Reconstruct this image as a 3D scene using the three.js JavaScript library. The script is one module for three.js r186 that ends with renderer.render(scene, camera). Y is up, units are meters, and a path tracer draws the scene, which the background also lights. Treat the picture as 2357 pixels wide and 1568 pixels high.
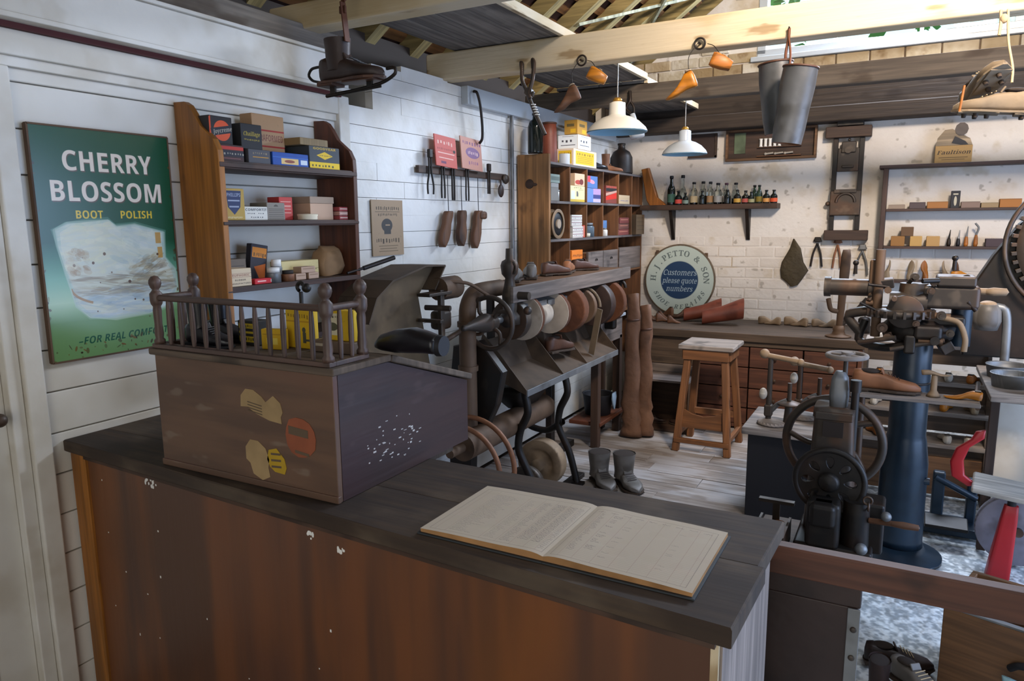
import * as THREE from 'three';
import { mergeGeometries } from 'three/addons/utils/BufferGeometryUtils.js';
import { RoundedBoxGeometry } from 'three/addons/geometries/RoundedBoxGeometry.js';
import { RectAreaLightUniformsLib } from 'three/addons/lights/RectAreaLightUniformsLib.js';

// ---------- camera, sky, lights, exposure ----------
const scene = new THREE.Scene();
const camera = new THREE.PerspectiveCamera(50.56, 2357 / 1568, 0.05, 60);
camera.position.set(2.5, 1.7, 0);
camera.rotation.order = 'YXZ';
camera.rotation.set(THREE.MathUtils.degToRad(-9.388), THREE.MathUtils.degToRad(28.634), THREE.MathUtils.degToRad(-0.55));
scene.add(camera);
const renderer = new THREE.WebGLRenderer({ antialias: true });
renderer.toneMapping = THREE.LinearToneMapping;
renderer.toneMappingExposure = 0.8;
renderer.shadowMap.enabled = true;
RectAreaLightUniformsLib.init();
scene.background = new THREE.Color(0.82, 0.93, 1.0).multiplyScalar(1.9);
function areaLight(name, color, intensity, w, h, pos, look) {
  const l = new THREE.RectAreaLight(color, intensity, w, h);
  l.position.set(...pos); l.lookAt(...look); l.name = name; scene.add(l); return l;
}
areaLight('daylight_from_skylight', 0xf2f4ff, 16, 0.85, 0.85, [3.35, 3.9, -2.35], [2.4, 0.5, -4.2]);
{ // warm display spotlight clipped to the roof timbers, out of the frame
  const s = new THREE.SpotLight(0xffead4, 80, 0, 0.72, 0.5, 2);
  s.position.set(3.3, 3.78, -2.0); s.target.position.set(1.9, 1.75, -6.75); s.castShadow = true; s.shadow.radius = 14; s.name = 'display_spotlight_beam'; scene.add(s, s.target);
}
areaLight('daylight_from_side_doorway', 0xaccbff, 8, 2.6, 2.0, [4.86, 1.35, -3.0], [0, 1.0, -3.3]);
areaLight('daylight_from_front_doorway', 0xfff1e2, 2.6, 2.2, 1.9, [2.6, 1.6, 1.35], [2.2, 1.4, -6]);
areaLight('daylight_from_gable_window', 0xdce9ff, 88, 2.3, 0.5, [2.5, 3.42, -6.62], [1.1, 1.4, -3.2]);

// ---------- helpers ----------
let seed = 7;
const rnd = (a = 1, b) => { seed = (seed * 1664525 + 1013904223) >>> 0; const r = seed / 4294967296; return b === undefined ? r * a : a + r * (b - a); };
const used = {};
const numbered = (n) => { const k = (used[n] = (used[n] ?? -1) + 1); return k ? `${n}_${String(k).padStart(3, '0')}` : n; };
const V = (x, y, z) => new THREE.Vector3(x, y, z);
// uv in metres, box projected; u follows the grain axis ax
function uvm(g, ax = 'x', s = 1, jitter = true) {
  if (g.index) g = g.toNonIndexed();
  const p = g.attributes.position, n = g.attributes.normal, uv = new Float32Array(p.count * 2);
  const o1 = jitter ? rnd() : 0, o2 = jitter ? rnd() : 0, k = { x: 0, y: 1, z: 2 }[ax];
  for (let i = 0; i < p.count; i++) {
    const t = i - (i % 3);
    const N = [0, 0, 0], P = [p.getX(i), p.getY(i), p.getZ(i)];
    for (let j = 0; j < 3; j++) { N[0] += Math.abs(n.getX(t + j)); N[1] += Math.abs(n.getY(t + j)); N[2] += Math.abs(n.getZ(t + j)); }
    const m = N.indexOf(Math.max(...N)), r = [0, 1, 2].filter((q) => q !== m);
    const a = r.includes(k) ? k : r[0], b = r.find((q) => q !== a);
    uv[i * 2] = P[a] * s + o1; uv[i * 2 + 1] = P[b] * s + o2;
  }
  g.setAttribute('uv', new THREE.BufferAttribute(uv, 2));
  for (const q of Object.keys(g.attributes)) if (!['position', 'normal', 'uv'].includes(q)) g.deleteAttribute(q);
  return g;
}
const put = (g, x = 0, y = 0, z = 0, rx = 0, ry = 0, rz = 0) => { if (rx) g.rotateX(rx); if (rz) g.rotateZ(rz); if (ry) g.rotateY(ry); g.translate(x, y, z); return g; };
const box = (w, h, d, x, y, z, r = 0, rx, ry, rz) => put(r ? new RoundedBoxGeometry(w, h, d, 1, Math.min(r, w / 2.05, h / 2.05, d / 2.05)) : new THREE.BoxGeometry(w, h, d), x, y, z, rx, ry, rz);
const bx = (x0, x1, y0, y1, z0, z1, r = 0) => box(Math.abs(x1 - x0), Math.abs(y1 - y0), Math.abs(z1 - z0), (x0 + x1) / 2, (y0 + y1) / 2, (z0 + z1) / 2, r);
function cyl(r1, r2, h, x, y, z, ax = 'y', seg = 20, open = false) {   // r1 at the + end
  const g = new THREE.CylinderGeometry(r1, r2, h, seg, 1, open);
  if (ax === 'x') g.rotateZ(-Math.PI / 2); if (ax === 'z') g.rotateX(Math.PI / 2);
  return g.translate(x, y, z);
}
const lathe = (pts, x, y, z, ax = 'y', seg = 24) => { const g = new THREE.LatheGeometry(pts.map((q) => new THREE.Vector2(Math.max(q[0], 1e-4), q[1])), seg); if (ax === 'x') g.rotateZ(-Math.PI / 2); if (ax === 'z') g.rotateX(Math.PI / 2); return g.translate(x, y, z); };
const torus = (R, r, x, y, z, ax = 'z', a = 8, b = 36, arc = Math.PI * 2) => { const g = new THREE.TorusGeometry(R, r, a, b, arc); if (ax === 'x') g.rotateY(Math.PI / 2); if (ax === 'y') g.rotateX(Math.PI / 2); return g.translate(x, y, z); };
const sph = (r, x, y, z, sx = 1, sy = 1, sz = 1, a = 14, b = 10) => new THREE.SphereGeometry(r, a, b).scale(sx, sy, sz).translate(x, y, z);
const tube = (pts, r, rs = 8, n) => { const c = new THREE.CatmullRomCurve3(pts.map((q) => V(...q)), false, 'catmullrom', 0.4); return new THREE.TubeGeometry(c, n ?? Math.max(6, pts.length * 5), r, rs, false); };
function rod(a, b, r, seg = 8, r2) {   // straight bar between two points
  const A = V(...a), B = V(...b), d = B.clone().sub(A), g = new THREE.CylinderGeometry(r2 ?? r, r, d.length(), seg);
  g.applyQuaternion(new THREE.Quaternion().setFromUnitVectors(V(0, 1, 0), d.clone().normalize()));
  return g.translate((A.x + B.x) / 2, (A.y + B.y) / 2, (A.z + B.z) / 2);
}
function beam(a, b, w, h, r = 0) {   // square bar between two points
  const A = V(...a), B = V(...b), d = B.clone().sub(A), g = r ? new RoundedBoxGeometry(w, h, d.length(), 1, r) : new THREE.BoxGeometry(w, h, d.length());
  const m = new THREE.Matrix4().lookAt(B, A, Math.abs(d.clone().normalize().y) > 0.98 ? V(1, 0, 0) : V(0, 1, 0));
  g.applyMatrix4(m); return g.translate((A.x + B.x) / 2, (A.y + B.y) / 2, (A.z + B.z) / 2);
}
function ext(pts, depth, plane = 'xy', bevel = 0, holes) {   // outline in plane, extruded along the third axis (0..depth)
  const s = new THREE.Shape(pts.map((q) => new THREE.Vector2(q[0], q[1])));
  for (const h of holes ?? []) s.holes.push(new THREE.Path(h.map((q) => new THREE.Vector2(q[0], q[1]))));
  const g = new THREE.ExtrudeGeometry(s, { depth, bevelEnabled: bevel > 0, bevelSize: bevel, bevelThickness: bevel, bevelSegments: 1, steps: 1, curveSegments: 6 });
  if (plane === 'zy') g.applyMatrix4(new THREE.Matrix4().set(0, 0, 1, 0, 0, 1, 0, 0, -1, 0, 0, 0, 0, 0, 0, 1)).scale(1, 1, -1) && flip(g);   // pts are (z, y)
  if (plane === 'xz') g.applyMatrix4(new THREE.Matrix4().set(1, 0, 0, 0, 0, 0, 1, 0, 0, 1, 0, 0, 0, 0, 0, 1)) && flip(g);   // pts are (x, z), depth upwards
  return g;
}
function flip(g) {
  if (g.index) { const a = g.index.array; for (let i = 0; i < a.length; i += 3) { const t = a[i]; a[i] = a[i + 2]; a[i + 2] = t; } }
  else for (const at of Object.values(g.attributes)) { const k = at.itemSize, a = at.array; for (let i = 0; i < at.count; i += 3) for (let j = 0; j < k; j++) { const t = a[i * k + j]; a[i * k + j] = a[(i + 2) * k + j]; a[(i + 2) * k + j] = t; } }
  g.computeVertexNormals(); return g;
}
const sp = (v, e) => Math.sign(v) * Math.pow(Math.abs(v), e);
// skin over sections {c, a, b, e}: c centre, a and b half-axis vectors, e squareness (1 round, .5 boxy)
function loft(secs, n = 16, caps = true) {
  const pos = [], idx = [];
  for (const s of secs) for (let i = 0; i < n; i++) {
    const t = (i / n) * Math.PI * 2, e = s.e ?? 1, c = sp(Math.cos(t), e), w = sp(Math.sin(t), e);
    for (let k = 0; k < 3; k++) pos.push(s.c[k] + s.a[k] * c + s.b[k] * w);
  }
  const m = secs.length;
  for (let j = 0; j < m - 1; j++) for (let i = 0; i < n; i++) {
    const a = j * n + i, b = j * n + (i + 1) % n, c = a + n, d = b + n;
    idx.push(a, b, d, a, d, c);
  }
  if (caps) for (const [j, f] of [[0, 1], [m - 1, 0]]) {
    const q = pos.length / 3; pos.push(...secs[j].c);
    for (let i = 0; i < n; i++) { const a = j * n + i, b = j * n + (i + 1) % n; f ? idx.push(q, b, a) : idx.push(q, a, b); }
  }
  const g = new THREE.BufferGeometry();
  g.setAttribute('position', new THREE.Float32BufferAttribute(pos, 3)); g.setIndex(idx); g.computeVertexNormals();
  g.setAttribute('uv', new THREE.Float32BufferAttribute(new Float32Array(pos.length / 3 * 2), 2));
  // face outwards
  const p = g.attributes.position; let vol = 0;
  for (let i = 0; i < idx.length; i += 3) { const A = V().fromBufferAttribute(p, idx[i]), B = V().fromBufferAttribute(p, idx[i + 1]), D = V().fromBufferAttribute(p, idx[i + 2]); vol += A.dot(B.cross(D)); }
  if (vol < 0) flip(g);
  return g;
}
const merge = (gs) => { gs = (Array.isArray(gs) ? gs : [gs]).flat().map((g) => (g.index ? g.toNonIndexed() : g)); for (const g of gs) for (const q of Object.keys(g.attributes)) if (!['position', 'normal', 'uv'].includes(q)) g.deleteAttribute(q); return gs.length === 1 ? gs[0] : mergeGeometries(gs); };
function mesh(name, gs, mat, o = {}) {
  let g = merge(gs);
  if (!o.ownUv) g = uvm(g, o.ax ?? 'x', o.s ?? 1, o.j ?? true);
  const m = new THREE.Mesh(g, mat); m.name = name; m.castShadow = m.receiveShadow = true; return m;
}
const P = (parent, name, gs, mat, o = {}) => { const m = mesh(name, gs, mat, o); if (o.label) m.userData.label = o.label; parent.add(m); return m; };
function tag(o, label, category, group) { o.userData = { ...o.userData, label, category }; if (group) o.userData.group = group; return o; }
function thing(name, label, category, group) { const o = new THREE.Group(); o.name = numbered(name); scene.add(o); return tag(o, label, category, group); }
function solo(name, label, category, gs, mat, o = {}) { const m = mesh(numbered(name), gs, mat, o); scene.add(m); return tag(m, label, category, o.group); }
function struct(name, gs, mat, o = {}) { const m = gs ? mesh(name, gs, mat, o) : new THREE.Group(); m.name = name; m.userData.kind = 'structure'; scene.add(m); return m; }
const place = (o, x, y, z, ry = 0, rx = 0, rz = 0) => { o.position.set(x, y, z); o.rotation.order = 'YXZ'; o.rotation.set(rx, ry, rz); return o; };

// ---------- procedural textures ----------
const hash = (x, y, s) => { let h = (x * 374761393 + y * 668265263 + s * 2147483647) | 0; h = Math.imul(h ^ (h >>> 13), 1274126177); return ((h ^ (h >>> 16)) >>> 0) / 4294967296; };
function vn(x, y, px, py, s) {   // value noise that repeats every px, py
  const xi = Math.floor(x), yi = Math.floor(y), fx = x - xi, fy = y - yi, u = fx * fx * (3 - 2 * fx), v = fy * fy * (3 - 2 * fy), w = (a, n) => ((a % n) + n) % n;
  const a = hash(w(xi, px), w(yi, py), s), b = hash(w(xi + 1, px), w(yi, py), s), c = hash(w(xi, px), w(yi + 1, py), s), d = hash(w(xi + 1, px), w(yi + 1, py), s);
  return a + (b - a) * u + (c - a) * v + (a - b - c + d) * u * v;
}
const fbm = (u, v, fx, fy, s, o = 4) => { let r = 0, a = 0.5, t = 0; for (let i = 0; i < o; i++) { r += a * vn(u * fx, v * fy, fx, fy, s + i * 17); t += a; a *= 0.5; fx *= 2; fy *= 2; } return r / t; };
function tex(fn, n = 512, srgb = true, rep = 1) {   // fn(u, v) -> [r, g, b] 0..1
  const d = new Uint8Array(n * n * 4);
  for (let j = 0; j < n; j++) for (let i = 0; i < n; i++) { const c = fn(i / n, j / n), k = (j * n + i) * 4; for (let q = 0; q < 3; q++) d[k + q] = Math.max(0, Math.min(255, c[q] * 255)); d[k + 3] = 255; }
  const t = new THREE.DataTexture(d, n, n); t.wrapS = t.wrapT = THREE.RepeatWrapping; t.magFilter = THREE.LinearFilter; t.minFilter = THREE.LinearMipmapLinearFilter; t.generateMipmaps = true;
  t.repeat.set(rep, rep); if (srgb) t.colorSpace = THREE.SRGBColorSpace; t.needsUpdate = true; return t;
}
const lerp3 = (a, b, t) => [a[0] + (b[0] - a[0]) * t, a[1] + (b[1] - a[1]) * t, a[2] + (b[2] - a[2]) * t];
const sm = (a, b, x) => { const t = Math.max(0, Math.min(1, (x - a) / (b - a))); return t * t * (3 - 2 * t); };
const hex = (h) => [(h >> 16 & 255) / 255, (h >> 8 & 255) / 255, (h & 255) / 255];
const grainOf = (u, v, s) => { const w = fbm(u, v, 2, 4, s + 3, 2); return 0.55 * fbm(u + 0.02 * w, v, 3, 64, s, 3) + 0.3 * fbm(u, v, 2, 14, s + 9, 3) + 0.15 * fbm(u, v, 8, 160, s + 5, 2); };
// woods: grain along u, 1 repeat = 1 m
const woodTex = (a, b, s, stain, ss = 0) => tex((u, v) => { let c = lerp3(hex(a), hex(b), sm(0.25, 0.75, grainOf(u, v, s))); if (stain !== undefined) c = lerp3(c, hex(stain), sm(0.52, 0.75, fbm(u, v, 4, 7, s + 40, 4)) * ss); return c; });
const TB = {
  grain: tex((u, v) => { const g = grainOf(u, v, 3); return [g, g, g]; }, 512, false),
  lump: tex((u, v) => { const g = 0.6 * fbm(u, v, 6, 6, 21, 3) + 0.4 * fbm(u, v, 40, 40, 22, 3); return [g, g, g]; }, 512, false),
};
const T = {
  whitewash: tex((u, v) => lerp3(lerp3(hex(0xe6e4df), hex(0xd5d0c6), sm(0.35, 0.7, fbm(u, v, 5, 5, 31, 4))), hex(0xbdb2a0), sm(0.64, 0.8, fbm(u, v, 9, 9, 33, 4)) * 0.25), 512),
  plaster: tex((u, v) => { let c = lerp3(hex(0xe4e0da), hex(0xd6cfc6), sm(0.3, 0.7, fbm(u, v, 3, 3, 41, 5))); c = lerp3(c, hex(0xa88f63), sm(0.6, 0.82, fbm(u, v, 7, 7, 43, 5)) * 0.34); return lerp3(c, hex(0x8c8478), sm(0.72, 0.85, fbm(u, v, 24, 24, 47, 3)) * 0.5); }, 512, true, 0.7),
  beamWhite: tex((u, v) => { let c = lerp3(hex(0xe9dfc9), hex(0xd8c8a6), sm(0.3, 0.7, fbm(u, v, 3, 9, 51, 4))); c = lerp3(c, hex(0x8a6f4a), sm(0.66, 0.82, fbm(u, v, 5, 22, 53, 4)) * 0.55); return c; }, 512),
  oldBeam: tex((u, v) => { let c = lerp3(hex(0x6a625a), hex(0x908578), sm(0.25, 0.75, grainOf(u, v, 61))); return lerp3(c, hex(0x4c3f33), sm(0.55, 0.8, fbm(u, v, 5, 9, 63, 4)) * 0.6); }),
  loftBoard: woodTex(0x5d5854, 0x97918a, 71, 0xaaa59c, 0.5),
  floorBoard: tex((u, v) => { let c = lerp3(hex(0x6f645a), hex(0x9b9189), sm(0.25, 0.75, grainOf(u, v, 81))); c = lerp3(c, hex(0xa9a7a8), sm(0.42, 0.7, fbm(u, v, 3, 8, 83, 4)) * 0.7); return lerp3(c, hex(0x5f5044), sm(0.62, 0.78, fbm(u, v, 6, 10, 85, 4)) * 0.3); }),
  counterFront: tex((u, v) => { const g = fbm(u, v, 2, 18, 91, 4); let c = lerp3(hex(0x54392b), hex(0x6f452c), sm(0.3, 0.7, g)); c = lerp3(c, hex(0x7d4a22), sm(0.5, 0.75, fbm(u, v, 1, 6, 93, 3)) * 0.7); return lerp3(c, hex(0x453230), sm(0.55, 0.8, fbm(u, v, 2, 5, 95, 3)) * 0.5); }, 512, true, 0.6),
  counterTop: tex((u, v) => { let c = lerp3(hex(0x3a3029), hex(0x534536), sm(0.25, 0.75, grainOf(u, v, 101))); c = lerp3(c, hex(0x6b6255), sm(0.5, 0.8, fbm(u, v, 6, 8, 103, 5)) * 0.6); return lerp3(c, hex(0x2a1e15), sm(0.55, 0.75, fbm(u, v, 4, 6, 105, 4)) * 0.5); }),
  deskBrown: tex((u, v) => { let c = lerp3(hex(0x553f31), hex(0x644a38), sm(0.3, 0.7, fbm(u, v, 3, 26, 111, 4))); c = lerp3(c, hex(0x5f3a34), sm(0.5, 0.72, fbm(u, v, 2, 3, 113, 3)) * 0.6); return lerp3(c, hex(0x7a6a5c), sm(0.7, 0.85, fbm(u, v, 10, 30, 115, 3)) * 0.6); }),
  iron: tex((u, v) => { let c = lerp3(hex(0x33302e), hex(0x4a4541), fbm(u, v, 8, 8, 121, 4)); c = lerp3(c, hex(0x5e4433), sm(0.52, 0.75, fbm(u, v, 6, 6, 123, 4)) * 0.6); return lerp3(c, hex(0x857c70), sm(0.62, 0.8, fbm(u, v, 14, 14, 125, 3)) * 0.35); }),
  rust: tex((u, v) => { let c = lerp3(hex(0x54402f), hex(0x6f553f), fbm(u, v, 8, 8, 131, 4)); return lerp3(c, hex(0x3a2c22), sm(0.5, 0.75, fbm(u, v, 6, 6, 133, 4)) * 0.7); }),
  leather: tex((u, v) => { const c = lerp3(hex(0xb8b8b8), hex(0xffffff), fbm(u, v, 12, 12, 141, 4)); return lerp3(c, hex(0x8c857c), sm(0.58, 0.78, fbm(u, v, 7, 7, 143, 4)) * 0.6); }),
  greyGrain: tex((u, v) => { const g = 0.68 + 0.32 * sm(0.2, 0.8, grainOf(u, v, 151)); const k = 1 - 0.35 * sm(0.6, 0.8, fbm(u, v, 5, 7, 153, 4)); return [g * k, g * k, g * k]; }),
  gravel: tex((u, v) => lerp3(hex(0x9aa0a2), hex(0xdfe3e2), sm(0.3, 0.7, 0.22 * fbm(u, v, 8, 8, 161, 3) + 0.78 * fbm(u, v, 70, 70, 163, 2)))),
  brickRaw: tex((u, v) => lerp3(lerp3(hex(0xd2ccc0), hex(0xb4a891), sm(0.3, 0.7, fbm(u, v, 6, 6, 171, 4))), hex(0x8a765c), sm(0.58, 0.8, fbm(u, v, 9, 9, 173, 4)) * 0.7)),
};
const std = (o) => new THREE.MeshStandardMaterial(o);
const wood = (color, rough = 0.75, bump = 0.0012) => std({ color, map: T.greyGrain, roughness: rough, bumpMap: TB.grain, bumpScale: bump });
const M = {
  boardWhite: std({ color: 0xf2f0ec, map: T.whitewash, roughness: 0.62, bumpMap: TB.lump, bumpScale: 0.002 }),
  brickWhite: std({ color: 0xfbfbfb, map: T.whitewash, roughness: 0.75, bumpMap: TB.lump, bumpScale: 0.006 }),
  plaster: std({ color: 0xf8f6f4, map: T.plaster, roughness: 0.9, bumpMap: TB.lump, bumpScale: 0.006 }),
  mortarWhite: std({ color: 0xb4b0a8, roughness: 0.95 }),
  beamWhite: std({ map: T.beamWhite, color: 0xdcd4c8, roughness: 0.85, bumpMap: TB.grain, bumpScale: 0.004 }),
  oldBeam: std({ map: T.oldBeam, roughness: 0.9, bumpMap: TB.grain, bumpScale: 0.004 }),
  darkBeam: std({ map: T.oldBeam, color: 0x7a7068, roughness: 0.9, bumpMap: TB.grain, bumpScale: 0.004 }),
  midBeam: std({ map: T.oldBeam, color: 0xaaa49c, roughness: 0.9, bumpMap: TB.grain, bumpScale: 0.004 }),
  loft: std({ map: T.loftBoard, color: 0xd8d4d0, roughness: 0.9, bumpMap: TB.grain, bumpScale: 0.003 }),
  rafter: wood(0xa89460, 0.85), batten: wood(0x9a6a3c, 0.85), lath: wood(0xb0b49c, 0.85),
  tileUnder: std({ color: 0x5a3a2c, map: T.leather, roughness: 0.95 }),
  floor: std({ map: T.floorBoard, roughness: 0.7, bumpMap: TB.grain, bumpScale: 0.002 }),
  gravel: std({ map: T.gravel, roughness: 0.95, bumpMap: TB.lump, bumpScale: 0.02 }),
  counterFront: std({ map: T.counterFront, roughness: 0.42, bumpMap: TB.grain, bumpScale: 0.0006 }),
  counterTop: std({ map: T.counterTop, color: 0xd8ccc0, roughness: 0.8, bumpMap: TB.grain, bumpScale: 0.0015 }),
  counterEnd: wood(0xa89a92, 0.7), orangeWood: wood(0xb0702c, 0.5), honeyWood: wood(0x9c6a34, 0.55),
  desk: std({ map: T.deskBrown, roughness: 0.55, bumpMap: TB.grain, bumpScale: 0.001 }),
  deskSideDaylit: std({ map: T.deskBrown, color: 0x93808e, roughness: 0.5, bumpMap: TB.grain, bumpScale: 0.001 }),  // desk wood with the purple tint of blue daylight put into the colour
  deskTop: wood(0x6a5a4c, 0.85), gallery: wood(0x5c463c, 0.5),
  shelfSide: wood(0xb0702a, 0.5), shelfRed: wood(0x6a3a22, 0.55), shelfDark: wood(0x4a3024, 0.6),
  darkWood: wood(0x4a3426, 0.65), midWood: wood(0x7a5636, 0.65), stoolWood: wood(0x84552f, 0.6), greyWood: wood(0x7d7068, 0.8), dustWood: wood(0x9a8f86, 0.8), benchWood: wood(0x5c4a3a, 0.75), drawerWood: wood(0x663d2a, 0.6), plankBrown: wood(0xa87848, 0.7), cubbyWood: wood(0x8a5c38, 0.75), cubbyEdge: wood(0x78706e, 0.7),
  iron: std({ map: T.iron, color: 0xfff0e0, roughness: 0.5, metalness: 0.35, bumpMap: TB.lump, bumpScale: 0.001 }),
  blackIron: std({ map: T.iron, color: 0x8c847c, roughness: 0.5, metalness: 0.3, bumpMap: TB.lump, bumpScale: 0.001 }),
  rust: std({ map: T.rust, roughness: 0.7, metalness: 0.25, bumpMap: TB.lump, bumpScale: 0.001 }),
  steel: std({ color: 0x9a9a98, roughness: 0.35, metalness: 0.8 }), zinc: std({ color: 0x8d8f90, map: T.leather, roughness: 0.5, metalness: 0.5 }),
  brass: std({ color: 0xb98a3a, roughness: 0.4, metalness: 0.7 }),
  blueSheenCast: std({ color: 0x1c3040, map: T.leather, roughness: 0.38, metalness: 0.15, bumpMap: TB.lump, bumpScale: 0.001 }),  // near-black casting; blue daylight reflection painted into the colour
  redPaint: std({ color: 0xb01c22, roughness: 0.4 }), enamelCream: std({ color: 0xe6dfd0, roughness: 0.25 }), enamelBlue: std({ color: 0x7fa6bb, roughness: 0.3 }), enamelGrey: std({ color: 0xb3bac0, roughness: 0.25 }),
  leatherBrown: std({ color: 0x5a3826, map: T.leather, roughness: 0.55, bumpMap: TB.lump, bumpScale: 0.002 }), leatherDark: std({ color: 0x3a2822, map: T.leather, roughness: 0.5, bumpMap: TB.lump, bumpScale: 0.002 }), leatherBlack: std({ color: 0x16141a, map: T.leather, roughness: 0.35, bumpMap: TB.lump, bumpScale: 0.001 }),
  wader: std({ color: 0x7d5a44, map: T.leather, roughness: 0.65, bumpMap: TB.lump, bumpScale: 0.008 }), leatherRed: std({ color: 0x8a4630, map: T.leather, roughness: 0.5, bumpMap: TB.lump, bumpScale: 0.002 }), leatherTan: std({ color: 0x9a6440, map: T.leather, roughness: 0.6, bumpMap: TB.lump, bumpScale: 0.002 }), leatherGrey: std({ color: 0x57595c, map: T.leather, roughness: 0.38, bumpMap: TB.lump, bumpScale: 0.002 }), bootTan: std({ color: 0x8c7a62, map: T.leather, roughness: 0.75, bumpMap: TB.lump, bumpScale: 0.003 }), leatherPale: std({ color: 0xa08668, map: T.leather, roughness: 0.7, bumpMap: TB.lump, bumpScale: 0.003 }), bootGrey: std({ color: 0x77726c, map: T.leather, roughness: 0.5, bumpMap: TB.lump, bumpScale: 0.002 }),
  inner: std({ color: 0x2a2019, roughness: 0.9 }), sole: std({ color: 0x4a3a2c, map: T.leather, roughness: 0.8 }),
  lastWood: wood(0xb8702a, 0.5, 0.0006), lastPale: wood(0xb09a7c, 0.7, 0.0006), lastBrown: wood(0x704a30, 0.6, 0.0006), lastWhite: wood(0xd8cfc0, 0.7, 0.0006), lastOrange: wood(0xd08220, 0.4, 0.0006),
  felt: std({ color: 0xc9b8a4, roughness: 0.95, map: T.leather }), bristle: std({ color: 0x6a3c1e, roughness: 0.9, map: T.leather, bumpMap: TB.lump, bumpScale: 0.006 }), belt: std({ color: 0x7a6a56, roughness: 0.8, map: T.leather }),
  sheetTin: std({ color: 0x6e5a40, map: T.leather, roughness: 0.6, metalness: 0.3 }), sheetDark: std({ color: 0x564432, map: T.leather, roughness: 0.8, metalness: 0.0 }),
  paper: std({ color: 0xd9cdb4, roughness: 0.85 }), kraft: std({ color: 0xa8825a, map: T.leather, roughness: 0.85, bumpMap: TB.lump, bumpScale: 0.004 }),
  glassClear: new THREE.MeshPhysicalMaterial({ color: 0xe8f0ee, transmission: 1, thickness: 0.01, roughness: 0.05, ior: 1.5 }), glassGreen: new THREE.MeshPhysicalMaterial({ color: 0x4a6a58, transmission: 0.9, thickness: 0.02, roughness: 0.05, ior: 1.5 }), glassDark: std({ color: 0x101614, roughness: 0.08 }),
  glassPane: new THREE.MeshPhysicalMaterial({ color: 0xf4fbfb, transmission: 1, thickness: 0, roughness: 0.02 }),
  darkLiquid: std({ color: 0x14100e, roughness: 0.2 }), black: std({ color: 0x15151a, roughness: 0.6 }), white: std({ color: 0xe4e2dc, roughness: 0.5 }), cork: std({ color: 0x2c2622, roughness: 0.8 }),
  redLine: std({ color: 0x4a1614, roughness: 0.7 }), rope: std({ color: 0xb09a78, roughness: 0.95 }), strap: std({ color: 0x6a3a20, map: T.leather, roughness: 0.7 }),
};

// ---------- the setting ----------
const ZB = -6.75;
// floor
const floor = struct('floor', bx(-0.3, 2.34, -0.12, -0.02, 1.5, ZB), M.darkWood);
for (let z = -2.12, i = 0; z > ZB; z -= 0.178, i++) {
  const cut = [0.9, 1.5, 1.15][i % 3] + rnd(-0.15, 0.15);
  P(floor, 'plank', bx(0.0, cut, -0.02, rnd(-0.003, 0.002), z, z - 0.174, 0.003), M.floor);
  P(floor, 'plank', bx(cut + 0.003, 2.33, -0.02, rnd(-0.003, 0.002), z, z - 0.174, 0.003), M.floor);
}
struct('floor_gravel', (() => { const g = new THREE.PlaneGeometry(3.2, 8.4, 90, 200).rotateX(-Math.PI / 2).translate(3.93, -0.012, -2.65), p = g.attributes.position; for (let i = 0; i < p.count; i++) p.setY(i, -0.012 + 0.012 * (fbm(p.getX(i) / 4, p.getZ(i) / 4 + 5, 40, 40, 5, 3) - 0.5)); g.computeVertexNormals(); return g; })(), M.gravel, { s: 0.8 });
struct('floor_base', bx(2.34, 5.6, -0.14, -0.03, 1.6, ZB), M.mortarWhite);
struct('ground_outside', bx(-12, 16, -0.3, -0.16, -16, 10), std({ color: 0x6f7a58, map: T.leather, roughness: 1 }), { s: 0.3 });

// left wall: boarded near the counter, painted brick beyond
const wallL = struct('wall_left', [bx(-0.24, -0.022, 0, 2.5, -1.31, -2.86), bx(-0.24, -0.05, 0, 2.24, -2.86, -3.09), bx(-0.24, -0.05, 0, 2.5, -3.09, ZB), bx(-0.24, -0.05, 2.1, 2.5, 1.6, -1.31), bx(-0.24, -0.05, 0, 2.1, 1.6, -0.35)], M.mortarWhite);
for (let y = -0.0, i = 0; y < 2.18; y += 0.1432, i++) P(wallL, 'board', bx(-0.02, rnd(-0.001, 0.002), y + 0.0015, Math.min(2.19, y + 0.1417), -1.312, -2.858, 0.005), M.boardWhite, { ax: 'z', s: 0.6 });
for (let y = 0.02, r = 0; y < 2.55; y += 0.0905, r++) {
  const top = y + 0.0905, from = top > 2.3 ? -3.09 : -2.86;
  for (let z = from, k = 0; z > ZB + 0.02; k++) {
    let L = (k === 0 && r % 2 ? 0.24 : 0.46) + rnd(-0.02, 0.02);
    if (z - L < ZB + 0.12) L = z - ZB;
    let h = top; if (top > 2.47) h = top - rnd(0, 0.045);
    P(wallL, 'brick', bx(-0.24, rnd(-0.0012, 0.0012), y + (r % 3 === 1 ? 0 : 0.0012), h - (r % 3 ? 0.0014 : 0.0002), z - 0.0001, z - L + 0.0001), M.brickWhite, { ax: 'z', s: 0.7, j: false });
    z -= L;
  }
}
struct('trim_1', bx(-0.02, 0.035, 0, 2.31, -2.79, -2.865, 0.006), M.boardWhite, { ax: 'y' });   // stud between boards and brick
struct('trim_2', [bx(-0.02, 0.016, 2.19, 2.222, 1.6, -2.79, 0.003), bx(-0.02, 0.03, 2.222, 2.3, 1.6, -2.8, 0.004)], M.boardWhite, { ax: 'z' });
struct('trim_3', bx(-0.02, 0.045, 2.3, 2.318, 1.6, -2.8), M.redLine, { ax: 'z' });
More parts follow.
